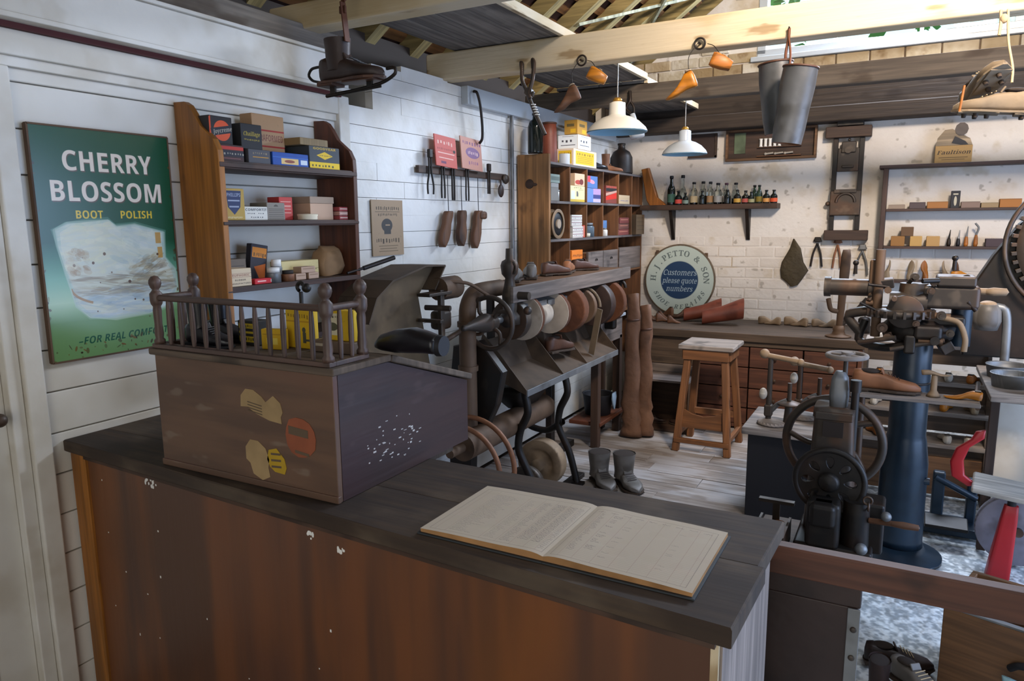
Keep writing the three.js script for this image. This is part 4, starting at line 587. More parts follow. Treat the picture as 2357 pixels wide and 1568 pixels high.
// ---------- boot finishing machine along the left wall ----------
{
  const o = thing('finishing_machine', 'large dark iron boot finishing machine with a row of brush wheels along the left wall', 'machine');
  const SX = 0.57, SY = 1.168, K = 0.965;
  // dust hood
  const hood = [[-2.52, 0.96], [-2.5, 1.25], [-2.56, 1.36], [-2.68, 1.43], [-2.95, 1.485], [-3.12, 1.478], [-3.03, 1.39], [-2.97, 1.33], [-3.06, 0.95]];
  const hd = P(o, 'hood_plate', ext(hood, 0.008, 'zy', 0.001).translate(0.33, 0, 0), M.sheetTin, { label: 'rusty tan inner plate of the dust hood' });
  const rim = (a, b, m) => { const gs = []; for (let i = a; i < b; i++) { const [z0, y0] = hood[i], [z1, y1] = hood[i + 1]; gs.push(beam([0.3, y0, z0], [0.3, y1, z1], 0.22, 0.008)); } return gs; };
  P(o, 'hood_cover', rim(1, 5), M.sheetDark, { label: 'curved sheet cover of the dust hood' });
  P(o, 'hood_side', [beam([0.3, 1.478, -3.12], [0.3, 1.36, -3.02], 0.22, 0.008)], M.sheetDark);
  // exhaust pipe with elbow
  P(o, 'exhaust_pipe', [tube([[0.46, 0.45, -3.24], [0.46, 0.8, -3.24], [0.46, 1.14, -3.24], [0.46, 1.25, -3.25], [0.46, 1.312, -3.31], [0.46, 1.325, -3.4], [0.46, 1.325, -3.6]], 0.047, 16, 50)], M.rust, { ax: 'y' });
  for (const y of [1.16, 0.92]) P(o, 'pipe_collar', cyl(0.055, 0.055, 0.028, 0.46, y, -3.24, 'y', 18), M.rust);
  P(o, 'pipe_drum', [cyl(0.06, 0.06, 0.16, 0.4, 1.36, -3.14, 'z', 20)], M.rust);
  // bearing head near the hood
  P(o, 'bearing_head', [box(0.08, 0.1, 0.1, 0.4, 1.2, -3.08, 0.02), bx(0.38, 0.46, 1.335, 1.352, -2.9, -3.1, 0.004), box(0.025, 0.24, 0.035, 0.43, 1.24, -3.04, 0.006), box(0.14, 0.018, 0.03, 0.42, 1.21, -2.96, 0.004), tube([[0.42, 1.12, -2.95], [0.44, 1.1, -3.05], [0.46, 1.13, -3.16]], 0.014, 6), rod([0.36, 1.27, -3.0], [0.5, 1.27, -3.02], 0.014)], M.iron);
  P(o, 'belt_guard', [tube([[0.42, 1.4, -3.1], [0.5, 1.38, -3.2], [0.56, 1.31, -3.3]], 0.009, 6)], M.rust);
  // shaft and handwheel with cone
  P(o, 'main_shaft', rod([SX, SY + 0.01, -3.1], [SX, SY - 0.05, -5.22], 0.02, 12), M.steel);
  P(o, 'flywheel', [torus(0.138, 0.014, SX + 0.01, SY, -3.27, 'z', 8, 40), ...[0, 1, 2, 3].map((i) => { const a = i * Math.PI / 2 + 0.5; return tube([[SX + 0.01 + 0.02 * Math.cos(a), SY + 0.02 * Math.sin(a), -3.27], [SX + 0.01 + 0.08 * Math.cos(a + 0.35), SY + 0.08 * Math.sin(a + 0.35), -3.27], [SX + 0.01 + 0.135 * Math.cos(a), SY + 0.135 * Math.sin(a), -3.27]], 0.011, 6); }), cyl(0.045, 0.045, 0.06, SX + 0.01, SY, -3.27, 'z', 18)], M.iron);
  P(o, 'taper_cone', [lathe([[0, 0], [0.05, 0], [0.05, 0.03], [0.015, 0.19], [0.015, 0.23], [0, 0.235]], SX + 0.01, SY + 0.006, -3.24, 'z', 20)], M.iron);
  const wheel = (name, z, r, w, mat, rimMat, label) => {
    z *= K; r *= 0.95; const y = SY - (-z - 3.1) * 0.03;
    const p = P(o, name, [lathe([[0.02, -w / 2], [r * 0.96, -w / 2], [r, -w * 0.3], [r, w * 0.3], [r * 0.96, w / 2], [0.02, w / 2]], SX, y, z, 'z', 30)], mat, { label });
    if (rimMat) P(p, 'wheel_flange', [lathe([[0.02, -0.006], [r * 1.03, -0.006], [r * 1.03, 0.006], [0.02, 0.006]], SX, y, z + w / 2 + 0.004, 'z', 30)], rimMat);
    P(p, 'hub', [lathe([[0, -w / 2 - 0.03], [0.04, -w / 2 - 0.03], [0.04, w / 2 + 0.03], [0, w / 2 + 0.03]], SX, y, z, 'z', 16)], M.iron);
  };
  wheel('dark_gear_wheel', -3.66, 0.12, 0.07, M.iron);
  wheel('felt_wheel', -3.82, 0.135, 0.05, M.bristle, M.felt, 'brown wheel with pale felt edge');
  wheel('felt_roller', -4.0, 0.075, 0.17, M.felt, null, 'narrow pale felt roller');
  wheel('brush_wheel', -4.2, 0.135, 0.06, M.bristle, M.felt, 'brown bristle wheel with pale ring');
  wheel('brush_wheel', -4.42, 0.16, 0.1, M.bristle, null, 'thick brown bristle wheel');
  wheel('belt_pulley', -4.66, 0.13, 0.05, M.rust);
  wheel('brush_wheel', -4.92, 0.165, 0.1, M.leatherDark, null, 'dark brown bristle wheel');
  wheel('brush_wheel', -5.16, 0.165, 0.08, M.bristle, null, 'brown bristle wheel at the far end');
  P(o, 'drive_belt', [beam([SX + 0.125, SY - 0.06, -4.55], [SX + 0.06, SY - 0.38, -4.57], 0.008, 0.05), torus(0.128, 0.01, SX, SY - 0.045, -4.55, 'z', 6, 26, Math.PI)], M.belt, { label: 'slack tan drive belt' });
  P(o, 'end_bearing', [box(0.12, 0.24, 0.07, SX - 0.02, SY - 0.16, -5.1, 0.02), torus(0.055, 0.012, 0.6, SY + 0.03, -5.17, 'z', 8, 24, 5)], M.blackIron);
  // splash plates above the wheels
  for (const [z0, z1, y] of [[-3.62, -3.9, 1.25], [-3.92, -4.2, 1.245], [-4.22, -4.52, 1.24]]) P(o, 'splash_plate', [beam([0.45, y + 0.035, (z0 + z1) / 2], [0.61, y - 0.02, (z0 + z1) / 2], Math.abs(z1 - z0), 0.006), bx(0.6, 0.612, y - 0.05, y - 0.018, z0, z1)], M.zinc, { ax: 'z' });
  // oiler column
  P(o, 'oiler_column', [lathe([[0, 0], [0.045, 0], [0.045, 0.04], [0.03, 0.06], [0.035, 0.14], [0.026, 0.18], [0.02, 0.22], [0.035, 0.24], [0.04, 0.28], [0.034, 0.3], [0.018, 0.31], [0.016, 0.36], [0, 0.36]], 0, 0, 0, 'y', 18).scale(1.25, 1.15, 1.25).translate(0.6, 1.14, -3.46), cyl(0.022, 0.022, 0.12, 0.66, 1.3, -3.46, 'x', 12), sph(0.024, 0.71, 1.22, -3.46), torus(0.03, 0.01, 0.62, 1.45, -3.44, 'z', 6, 16)], M.iron);
  // dust troughs
  const FX = 0.68, FY = 0.755, BX = 0.38, BY = 1.02;
  P(o, 'trough_floor', [beam([BX, BY, -4.22], [0.46, 0.84, -4.22], 1.44, 0.006), beam([0.46, 0.84, -4.22], [FX, FY, -4.22], 1.44, 0.006)], M.sheetDark, { ax: 'z' });
  P(o, 'trough_lip', bx(FX - 0.004, FX + 0.006, FY - 0.03, FY + 0.008, -3.5, -4.95, 0.002), M.zinc, { ax: 'z' });
  const fin = [[BX, BY - 0.02], [BX + 0.02, BY + 0.05], [0.5, 0.97], [FX, FY + 0.01], [FX, FY - 0.02], [0.46, 0.82]];
  for (const z of [-3.5, -4.0, -4.38, -4.95]) P(o, 'trough_divider', ext(fin, 0.005).translate(0, 0, z), M.sheetDark);
  P(o, 'trough_hopper', [loft([{ c: [0.5, 0.75, -3.85], a: [0.13, 0, 0], b: [0, 0, 0.3], e: 0.4 }, { c: [0.48, 0.66, -3.82], a: [0.1, 0, 0], b: [0, 0, 0.2], e: 0.4 }, { c: [0.48, 0.58, -3.82], a: [0.06, 0, 0], b: [0, 0, 0.1], e: 0.4 }], 16)], M.blackIron);
  // near end casting
  P(o, 'end_casting', ext([[0.3, 0.0], [0.42, 0.0], [0.44, 0.4], [0.6, 0.72], [0.64, 0.9], [0.5, 1.06], [0.34, 1.02], [0.3, 0.7]], 0.05, 'xy', 0.006).translate(0, 0, -3.34), M.blackIron);
  // cast legs
  for (const z of [-3.55, -4.1]) P(o, 'cast_leg', [tube([[0.64, 0.74, z], [0.66, 0.62, z], [0.6, 0.5, z - 0.02], [0.59, 0.38, z - 0.02], [0.66, 0.22, z - 0.03], [0.7, 0.06, z - 0.04], [0.71, 0.0, z - 0.04]], 0.024, 8, 40), box(0.09, 0.02, 0.07, 0.71, 0.01, z - 0.04, 0.004)], M.blackIron, { ax: 'y' });
  P(o, 'cast_stretcher', [tube([[0.62, 0.42, -4.12], [0.5, 0.34, -4.14], [0.36, 0.36, -4.14], [0.28, 0.5, -4.12]], 0.022, 8)], M.blackIron);
  for (const z of [-3.5, -4.6]) P(o, 'back_leg', bx(0.26, 0.31, 0, 1.0, z, z - 0.06, 0.006), M.blackIron, { ax: 'y' });
  P(o, 'lower_roller', [cyl(0.075, 0.075, 0.98, 0.52, 0.53, -3.56, 'z', 24), cyl(0.025, 0.025, 1.2, 0.52, 0.53, -3.55, 'z', 12)], M.rust, { ax: 'z' });
  for (const [z, R] of [[-3.08, 0.24], [-3.2, 0.26]]) P(o, 'belt_hoop', torus(R, 0.014, 0.5, 0.4, z, 'z', 8, 44), M.leatherTan, { label: 'brown leather belt hoop' });
  P(o, 'lower_pulley', [lathe([[0.02, -0.05], [0.15, -0.05], [0.155, -0.03], [0.15, 0], [0.155, 0.03], [0.15, 0.05], [0.11, 0.055], [0.1, 0.045], [0.04, 0.05], [0.04, 0.09], [0, 0.09]], 0.53, 0.168, -4.0, 'z', 34)], M.leatherPale);
  P(o, 'lower_pulley', [lathe([[0.02, -0.03], [0.11, -0.03], [0.115, 0], [0.11, 0.03], [0.03, 0.03], [0.03, 0.08], [0, 0.08]], 0.56, 0.12, -3.72, 'z', 30)], M.iron);
  P(o, 'lower_pulley', [lathe([[0.02, -0.02], [0.09, -0.02], [0.094, 0], [0.09, 0.02], [0.05, 0.024], [0.03, 0.06], [0, 0.06]], 0.62, 0.1, -3.6, 'z', 30)], M.felt, { label: 'pale small pulley near the floor' });
  P(o, 'base_rail', [bx(0.3, 0.36, 0, 0.05, -3.3, -4.9, 0.004), bx(0.64, 0.7, 0, 0.03, -3.4, -4.3, 0.004)], M.blackIron, { ax: 'z' });
  // shelf on top
  P(o, 'shelf_lip', bx(0.635, 0.655, 1.262, 1.35, -3.4, -5.28, 0.004), M.greyWood, { ax: 'z', label: 'grey weathered board along the top shelf' });
  P(o, 'shelf_board', bx(0.31, 0.634, 1.325, 1.343, -3.66, -5.28, 0.003), M.midWood, { ax: 'z' });
  for (const z of [-3.66, -5.2]) P(o, 'shelf_bracket', bx(0.33, 0.37, 1.0, 1.325, z, z - 0.03), M.blackIron, { ax: 'y' }); P(o, 'shelf_stay', rod([0.6, 1.265, -5.22], [0.56, 1.1, -5.3], 0.012), M.blackIron);
  // far table that carries the end
  P(o, 'table_top', bx(0.3, 0.545, 0.945, 0.97, -4.98, -5.5, 0.004), M.enamelGrey, { ax: 'z', label: 'blue grey table end' });
  P(o, 'table_drawer', bx(0.32, 0.53, 0.77, 0.945, -5.0, -5.46, 0.004), M.greyWood, { ax: 'z' });
  for (const [x, z] of [[0.52, -4.93], [0.36, -5.44], [0.5, -5.44]]) P(o, 'table_leg', bx(x - 0.03, x + 0.03, 0, 0.8, z - 0.03, z + 0.03, 0.004), M.darkWood, { ax: 'y' });
  P(o, 'table_shelf', bx(0.3, 0.56, 0.16, 0.19, -4.93, -5.46, 0.004), M.shelfRed, { ax: 'z' });
}
{
  const G = 'old shoes on the machine shelf', y = 1.344;
  const s1 = shoe('worn_shoe', 'grey worn shoe at near end of the finishing machine shelf', G, 0.27, M.bootGrey); place(s1, 0.44, y + 0.001, -3.82, 2.0);
  const s2 = shoe('worn_shoe', 'second grey worn shoe on the machine shelf, behind the first', G, 0.27, M.bootGrey); place(s2, 0.43, y + 0.001, -4.04, 2.1);
  const s3 = shoe('worn_shoe', 'curled brown shoe on the machine shelf before the plank end', G, 0.25, M.leatherBrown); place(s3, 0.47, y + 0.001, -4.34, 1.2);
  const s4 = shoe('worn_shoe', 'brown shoe midway along the machine shelf', G, 0.25, M.leatherTan); place(s4, 0.45, y, -4.58, 1.9);
  const s5 = shoe('worn_shoe', 'small brown shoe at far end of the machine shelf', G, 0.23, M.leatherBrown); place(s5, 0.46, y, -4.86, 1.0);
  // leather offcuts in the trough
  const s6 = shoe('worn_shoe', 'brown leather shoe lying in the dust trough', 'shoe in the trough', 0.3, M.leatherBrown); place(s6, 0.56, 0.86, -4.2, 1.45, 0, -0.05);
  // grey ankle boots on the floor
  for (const [l, x, z, r] of [['left grey ankle boot of the pair on the floor boards', 0.87, -4.2, -0.85], ['right grey ankle boot of the pair on the floor boards', 1.03, -4.24, -0.8]]) { const b = shoe('work_boot', l, 'ankle boots on the floor', 0.29, M.bootGrey, { shaft: 0.21, wide: 1.35, laces: M.leatherDark, cat: 'boot' }); place(b, x, 0.0, z, r); b.scale.z = 1.3; }
  solo('heel_iron', 'small dark heel iron lying on the floor before the grey boots', 'heel iron', [sph(0.045, 0.92, 0.018, -4.0, 1.3, 0.4, 0.8), box(0.05, 0.02, 0.04, 0.98, 0.012, -3.98, 0.006)], M.blackIron);
  // tall leather leggings hung from the ring
  const t = thing('leather_waders', 'pair of tall wrinkled tan leather leggings standing at far end of the machine', 'boots');
  for (const [x, z, h, k, m] of [[0.672, -5.3, 1.13, 1, M.wader], [0.752, -5.37, 1.04, 0.92, M.wader]]) {
    const ss = []; for (let i = 0; i <= 22; i++) { const s = i / 22, w = (0.092 - 0.045 * Math.sqrt(s) + 0.01 * Math.sin(s * 60) * (s < 0.24 ? 1 : 0.12)) * k; ss.push({ c: [x + 0.02 * s + 0.006 * Math.sin(s * 17), 0.012 + s * h, z + 0.05 * s], a: [w, 0.012 * Math.sin(i * 2.1), 0.01 * Math.sin(i)], b: [0, 0.008 * Math.cos(i * 1.7), w * 0.75], e: 0.85 }); }
    P(t, 'legging', loft(ss, 18), m, { ax: 'y' });
    P(t, 'cuff_band', torus(0.051 * k, 0.007, x + 0.016, h * 0.84, z + 0.042, 'y', 6, 24), M.leatherBrown);
  }
  // things under the far table
  solo('storage_tub', 'dark tub standing on the low shelf under the machine table', 'tub', lathe([[0, 0], [0.1, 0], [0.12, 0.16], [0.126, 0.165], [0.11, 0.16], [0.09, 0.02], [0, 0.02]], 0.43, 0.191, -5.2), M.black);
  solo('blue_rag', 'pale blue rag hanging over the dark tub', 'rag', loft([[0, 0.05, 0.012], [0.04, 0.06, 0.016], [0.09, 0.04, 0.014], [0.13, 0.014, 0.01]].map(([s, a, b]) => ({ c: [0.576, 0.38 - s, -5.17], a: [0.006, 0, a], b: [b, 0, 0] })), 10), std({ color: 0x7f95a8, roughness: 0.9 }));
}

// ---------- pigeonhole unit in the corner ----------
const CX = [-4.69, -5.028, -5.355, -5.7, -6.065, -6.41, -6.6], CY_ = [1.26, 1.568, 1.841, 2.112];
{
  const o = thing('pigeonhole_unit', 'wooden pigeonhole unit with plank end standing in the corner against the brick', 'shelving');
  P(o, 'end_plank', bx(0.012, 0.262, 0.42, 2.165, -4.66, -4.69, 0.004), M.plankBrown, { ax: 'y', label: 'pale knotty end plank' });
  P(o, 'knot', [lathe([[0, 0], [0.034, 0.001], [0.03, 0.006], [0.016, 0.004], [0, 0.007]], 0.11, 1.96, -4.66, 'z', 14).scale(1, 1, 1), sph(0.016, 0.15, 1.955, -4.657, 1.4, 0.7, 0.3)], M.darkWood);
  P(o, 'back_board', bx(0.012, 0.024, 0.42, 2.11, -4.69, -6.7), M.cubbyWood, { ax: 'z' });
  P(o, 'far_end', bx(0.012, 0.26, 0.42, 2.1, -6.69, -6.71, 0.003), M.cubbyWood, { ax: 'y' });
  for (const y of [...CY_, 0.9]) P(o, 'shelf_board', bx(0.024, 0.262, y - 0.018, y, -4.69, -6.69, 0.002), y > 1.5 ? M.cubbyEdge : M.cubbyWood, { ax: 'z' });
  for (const [r, cols] of [[1, [1, 3, 4]], [2, [1, 2, 3, 4, 5]], [3, [1, 2, 3, 4, 5, 6]]]) for (const c of cols) if (r === 1 ? [2, 4].includes(c) || c === 1 : true) P(o, 'divider', bx(0.024, 0.26, CY_[r - 1], CY_[r] - 0.018, CX[c] + 0.007, CX[c] - 0.007, 0.001), M.cubbyWood, { ax: 'y' });
}
{
  const G = 'goods in the pigeonholes', F = 0.25;
  const K = (n, l, c, z0, z1, y0, y1, cc, d = 0.09, f = F) => carton(n, l, c, G, [f - d, f, y0, y1, z0, z1], cc, 'x');
  const y1 = 1.842, y2 = 1.569, y3 = 1.261;
  K('tin', 'grey lidded tin in the first upper pigeonhole, lower', 'tin', -4.72, -4.85, y1, 1.968, cell('#74706a', (c) => { c.fillStyle = '#8a8884'; c.fillRect(0, 0, 256, 60); c.fillStyle = '#5c5852'; c.fillRect(0, 62, 256, 6); }));
  K('tin', 'shallow grey green tin stacked on top in the first upper pigeonhole', 'tin', -4.715, -4.87, 1.969, 2.03, cell('#7d8a80', (c) => { c.fillStyle = '#59645c'; c.fillRect(10, 70, 236, 110); }));
  const tc = thing('milk_tin', 'small shiny steel canister before the grey tin in first pigeonhole', 'tin', G); P(tc, 'body', lathe([[0, 0], [0.028, 0], [0.03, 0.004], [0.03, 0.07], [0, 0.07]], 0.2, y1, -4.9), M.steel); P(tc, 'lid', lathe([[0, 0.07], [0.032, 0.07], [0.032, 0.082], [0, 0.084]], 0.2, y1, -4.9), M.steel);
  K('boot_box', 'cream box with a standing figure in second upper pigeonhole', 'box', -5.06, -5.335, y1, 1.962, cell('#d9cf9c', (c) => { c.fillStyle = '#c9a93c'; c.fillRect(0, 214, 256, 42); c.fillStyle = '#cfd4d8'; c.fillRect(16, 80, 60, 130); c.fillStyle = '#5a5a5c'; c.beginPath(); c.arc(118, 100, 14, 0, 7); c.fill(); c.fillRect(106, 112, 30, 56); scr(c, 128, 32, 130, 26, '#6a6040'); c.fillRect(140, 60, 90, 5); }));
  K('show_card', 'cream and red picture card on top of the cream figure box', 'card', -5.14, -5.33, 1.963, 2.056, cell('#d2b090', (c) => { c.fillStyle = '#a83a2c'; c.beginPath(); c.ellipse(90, 180, 80, 46, 0, 0, 7); c.fill(); c.fillStyle = '#6a2420'; c.beginPath(); c.ellipse(170, 170, 50, 60, 0, 0, 7); c.fill(); }), 0.05);
  K('polish_box', 'blue and pink packet in the third upper pigeonhole, upper', 'packet', -5.39, -5.6, 1.955, 2.05, cell('#4a6ea8', (c) => { c.fillStyle = '#d08aa0'; c.beginPath(); c.ellipse(110, 120, 70, 40, 0.3, 0, 7); c.fill(); c.fillStyle = '#c43c48'; c.fillRect(0, 0, 70, 130); }), 0.06);
  K('polish_box', 'blue and mauve box in the third upper pigeonhole, lower', 'box', -5.385, -5.672, y1, 1.954, cell('#5f7fb8', (c) => { c.fillStyle = '#a88ab4'; c.fillRect(110, 0, 146, 110); c.fillStyle = '#3a3f78'; c.fillRect(110, 110, 146, 70); c.fillStyle = '#b8a8c8'; c.fillRect(110, 184, 146, 60); }));
  K('polish_box', 'red black and cream packet in the fourth upper pigeonhole', 'packet', -5.79, -6.045, y1, 1.99, cell('#7a3a30', (c) => { c.fillStyle = '#c42a1c'; c.beginPath(); c.moveTo(0, 160); c.lineTo(256, 90); c.lineTo(256, 180); c.lineTo(0, 210); c.fill(); c.fillStyle = '#1c1a1c'; c.fillRect(0, 40, 256, 44); c.fillStyle = '#b89080'; c.beginPath(); c.moveTo(0, 110); c.lineTo(256, 60); c.lineTo(256, 90); c.lineTo(0, 150); c.fill(); scr(c, 128, 20, 210, 28, '#d0523c'); }), 0.1);
  K('heel_box', 'plain cream box in the fifth upper pigeonhole', 'box', -6.1, -6.38, y1, 1.92, cell('#b8a484', (c) => { c.fillStyle = '#a08a6a'; c.fillRect(0, 90, 256, 6); txt(c, 'PHILLIPS', 130, 160, 44, '#5a5a8a', 180); }));
  // reel
  const rl = thing('cable_reel', 'round reel with pale rim in the first lower pigeonhole', 'reel', G); P(rl, 'rim', [lathe([[0.085, -0.03], [0.108, -0.03], [0.108, -0.02], [0.088, -0.018], [0.088, 0.018], [0.108, 0.02], [0.108, 0.03], [0.085, 0.03]], 0.215, y2 + 0.109, -4.86, 'x', 34)], M.leatherPale); P(rl, 'winding', lathe([[0.03, -0.022], [0.086, -0.022], [0.086, 0.022], [0.03, 0.022]], 0.215, y2 + 0.109, -4.86, 'x', 30), M.black); P(rl, 'hub', cyl(0.034, 0.034, 0.07, 0.215, y2 + 0.109, -4.86, 'x', 20), M.felt);
  const wb = cell('#d8d2c8', (c) => { c.fillStyle = '#7a4a54'; c.fillRect(0, 70, 256, 26); scr(c, 128, 140, 190, 44, '#4a4a58'); c.fillStyle = '#7a4a54'; c.fillRect(0, 200, 256, 16); });
  for (let i = 0; i < 4; i++) K('tack_box', ['lowest', 'second', 'third', 'topmost'][i] + ' of four white tack boxes stacked in a pigeonhole', 'box', -5.085 - (i < 2 ? 0.02 : 0), -5.285 - (i < 2 ? 0.02 : 0), y2 + i * 0.044, y2 + 0.043 + i * 0.044, wb, 0.08);
  K('polish_box', 'narrow orange red box beside the white tack boxes', 'box', -5.31, -5.345, y2, 1.664, cell('#c8482c', (c) => { c.fillStyle = '#dcc8b8'; c.fillRect(40, 20, 60, 216); }), 0.05);
  const jr = (l, x, z, r, h, m) => { const t = thing('jar', l, 'jar', G); P(t, 'body', lathe([[0, 0], [r, 0], [r, h * 0.7], [r * 0.75, h * 0.82], [0, h * 0.82]], x, y2, z, 'y', 20), m); P(t, 'cap', lathe([[0, h * 0.8], [r * 0.82, h * 0.8], [r * 0.82, h], [0, h]], x, y2, z, 'y', 20), M.zinc); };
  jr('grey blue jar in the third lower pigeonhole', 0.19, -5.52, 0.062, 0.112, std({ color: 0x5a6872, roughness: 0.3 }));
  solo('polish_tin', 'flat cream tin in front of the grey blue jar', 'tin', lathe([[0, 0], [0.04, 0], [0.042, 0.03], [0, 0.032]], 0.215, y2, -5.43), M.paper, { group: G });
  K('polish_box', 'upright plain blue box in the fourth lower pigeonhole', 'box', -5.78, -6.0, y2, 1.7, cell('#5278a8', (c) => { c.fillStyle = '#6a8cb8'; c.fillRect(20, 30, 216, 6); c.fillRect(20, 50, 160, 6); }), 0.05, 0.18);
  jr('small white jar in front of the upright blue box', 0.225, -5.815, 0.03, 0.068, M.white);
  for (let i = 0; i < 3; i++) K('rivet_packet', ['lowest', 'middle', 'topmost'][i] + ' of three dull red packets in the last lower pigeonhole', 'packet', -6.09 - i * 0.02, -6.37, y2 + i * 0.052, y2 + 0.05 + i * 0.052, cell(i % 2 ? '#6a4038' : '#7a3c38', (c) => { c.fillStyle = '#a86a58'; c.fillRect(30, 70, 196, 50); }), 0.1);
  K('carton', 'brown wooden carton jutting out at the far end of the pigeonholes', 'box', -6.43, -6.66, y2, 1.75, cell('#6a553c', (c) => { for (let i = 0; i < 4; i++) { c.fillStyle = '#53422e'; c.fillRect(20, 40 + i * 50, 216, 8); } }), 0.16, 0.3);
  K('polish_box', 'orange shoe polish box on the bottom pigeonhole shelf', 'box', -5.09, -5.3, 1.39, 1.475, cell('#d8761c', (c) => { txt(c, 'Phillips', 128, 128, 70, '#5a2c10', 230, 'italic bold'); }), 0.04);
  const gj = thing('glass_jar', 'squat glass jar under the orange polish box', 'jar', G); P(gj, 'glass_body', lathe([[0, 0], [0.05, 0], [0.056, 0.02], [0.056, 0.1], [0.045, 0.115], [0.045, 0.128], [0, 0.128]], 0.225, y3, -5.2), M.zinc); P(gj, 'lid', lathe([[0, 0.127], [0.05, 0.127], [0.05, 0.13], [0, 0.13]], 0.225, y3, -5.2), M.iron);
  K('boot_box', 'blue tin at the dark near end of the bottom pigeonhole shelf', 'tin', -4.78, -4.92, y3, 1.35, cell('#2c4470', null));
  const dr = (l, z0, z1, yb, yt, pulls) => { const t = thing('drawer_box', l, 'drawer', 'drawers in the bottom row'); P(t, 'front', bx(0.245, 0.266, yb, yt, z0, z1, 0.003), M.greyWood, { ax: 'z' }); P(t, 'body', bx(0.05, 0.245, yb + 0.005, yt - 0.01, z0 - 0.01, z1 + 0.01), M.cubbyWood, { ax: 'z' }); for (const z of pulls) P(t, 'pull', [torus(0.016, 0.004, 0.272, (yb + yt) / 2 + 0.02, z, 'x', 6, 16, 3.14)], M.blackIron); };
  dr('grey drawer in the bottom row with a black pull, left one', -5.38, -5.7, y3, 1.45, [-5.54]);
  dr('grey drawer in the bottom row with a black pull, right one', -5.71, -6.05, y3, 1.45, [-5.88]);
  dr('brown stencilled drawer at far end of the bottom row', -6.09, -6.66, y3, 1.46, []);
  // on top
  const T2 = 2.113, G2 = 'things on top of the pigeonholes';
  const b = thing('stoneware_bottle', 'tall dark shiny bottle at near end on top of the pigeonholes', 'bottle', G2); P(b, 'body', lathe([[0, 0], [0.05, 0], [0.054, 0.01], [0.054, 0.18], [0.04, 0.22], [0.02, 0.235], [0.018, 0.26], [0.024, 0.262], [0.024, 0.275], [0, 0.275]], 0.15, T2 + 0.054, -4.755 + 0.08), M.glassDark); b.position.set(0, 0, 0);
  const bj = thing('leather_tube', 'tall reddish brown cylinder beside the dark shiny bottle', 'tube', G2); P(bj, 'body', lathe([[0, 0], [0.058, 0], [0.06, 0.01], [0.055, 0.2], [0.05, 0.285], [0, 0.285]], 0.16, T2, -4.88), M.leatherRed); P(bj, 'rim', torus(0.05, 0.007, 0.16, T2 + 0.283, -4.88, 'y', 6, 24), M.leatherBrown);
  solo('enamel_mug', 'white enamel mug before the yellow carton on top of the pigeonholes', 'mug', lathe([[0, 0], [0.037, 0], [0.04, 0.004], [0.04, 0.08], [0.036, 0.08], [0.036, 0.01], [0, 0.01]], 0.2, T2, -5.06), M.enamelGrey, { group: G2 });
  const top = (n, l, z0, z1, y0, y1, cc, d, f = 0.23) => carton(n, l, 'box', G2, [f - d, f, y0, y1, z0, z1], cc, 'xz');
  top('carton', 'yellow fronted carton with pale edges on top of the pigeonholes', -5.16, -5.62, T2, 2.242, cell('#d8c0a8', (c) => { c.fillStyle = '#d6ac1c'; c.fillRect(24, 30, 200, 190); scr(c, 124, 70, 170, 38, '#8a6a1c'); c.fillStyle = '#9a7a20'; for (let i = 0; i < 4; i++) c.fillRect(44, 108 + i * 26, 160, 6); }), 0.14);
  top('carton', 'white carton with script stacked on the yellow fronted carton', -5.24, -5.5, 2.243, 2.353, cell('#cfc8bc', (c) => { c.fillStyle = '#dfe6ea'; c.fillRect(10, 10, 236, 236); scr(c, 128, 110, 150, 56, '#3a3a44'); c.fillStyle = '#4a4a54'; c.fillRect(40, 176, 180, 12); c.fillRect(60, 30, 140, 6); }), 0.17);
  top('carton', 'small ochre box topping the stack on the pigeonholes', -5.23, -5.42, 2.354, 2.46, cell('#b88a34', (c) => { c.fillStyle = '#6a5a30'; c.fillRect(50, 70, 140, 50); c.fillStyle = '#e0b020'; c.fillRect(120, 160, 100, 70); }), 0.11);
  solo('red_fez', 'dark red leather cup behind the lamp shade on the pigeonholes', 'cup', [lathe([[0, 0], [0.07, 0], [0.058, 0.15], [0.05, 0.15], [0.06, 0.01], [0, 0.01]], 0.12, 2.244, -5.585)], M.leatherRed, { group: G2 });
  const fl = thing('iron_flask', 'big black iron flask at far end on top of the pigeonholes', 'flask', G2); P(fl, 'body', lathe([[0, 0], [0.1, 0], [0.105, 0.015], [0.1, 0.15], [0.075, 0.2], [0.034, 0.225], [0.03, 0.255], [0.036, 0.26], [0.036, 0.275], [0, 0.28]], 0.15, T2, -6.42), M.blackIron);
  const bl = shoe('ankle_boot', 'small tan boot before the black iron flask', G2, 0.2, M.leatherTan, { shaft: 0.16, cat: 'boot' }); place(bl, 0.17, T2, -6.12, 0.5);
  const bs = shoe('worn_shoe', 'dark shoe on top of the pigeonholes behind the yellow carton', G2, 0.24, M.leatherBlack); place(bs, 0.14, T2, -5.82, 0.9);
}
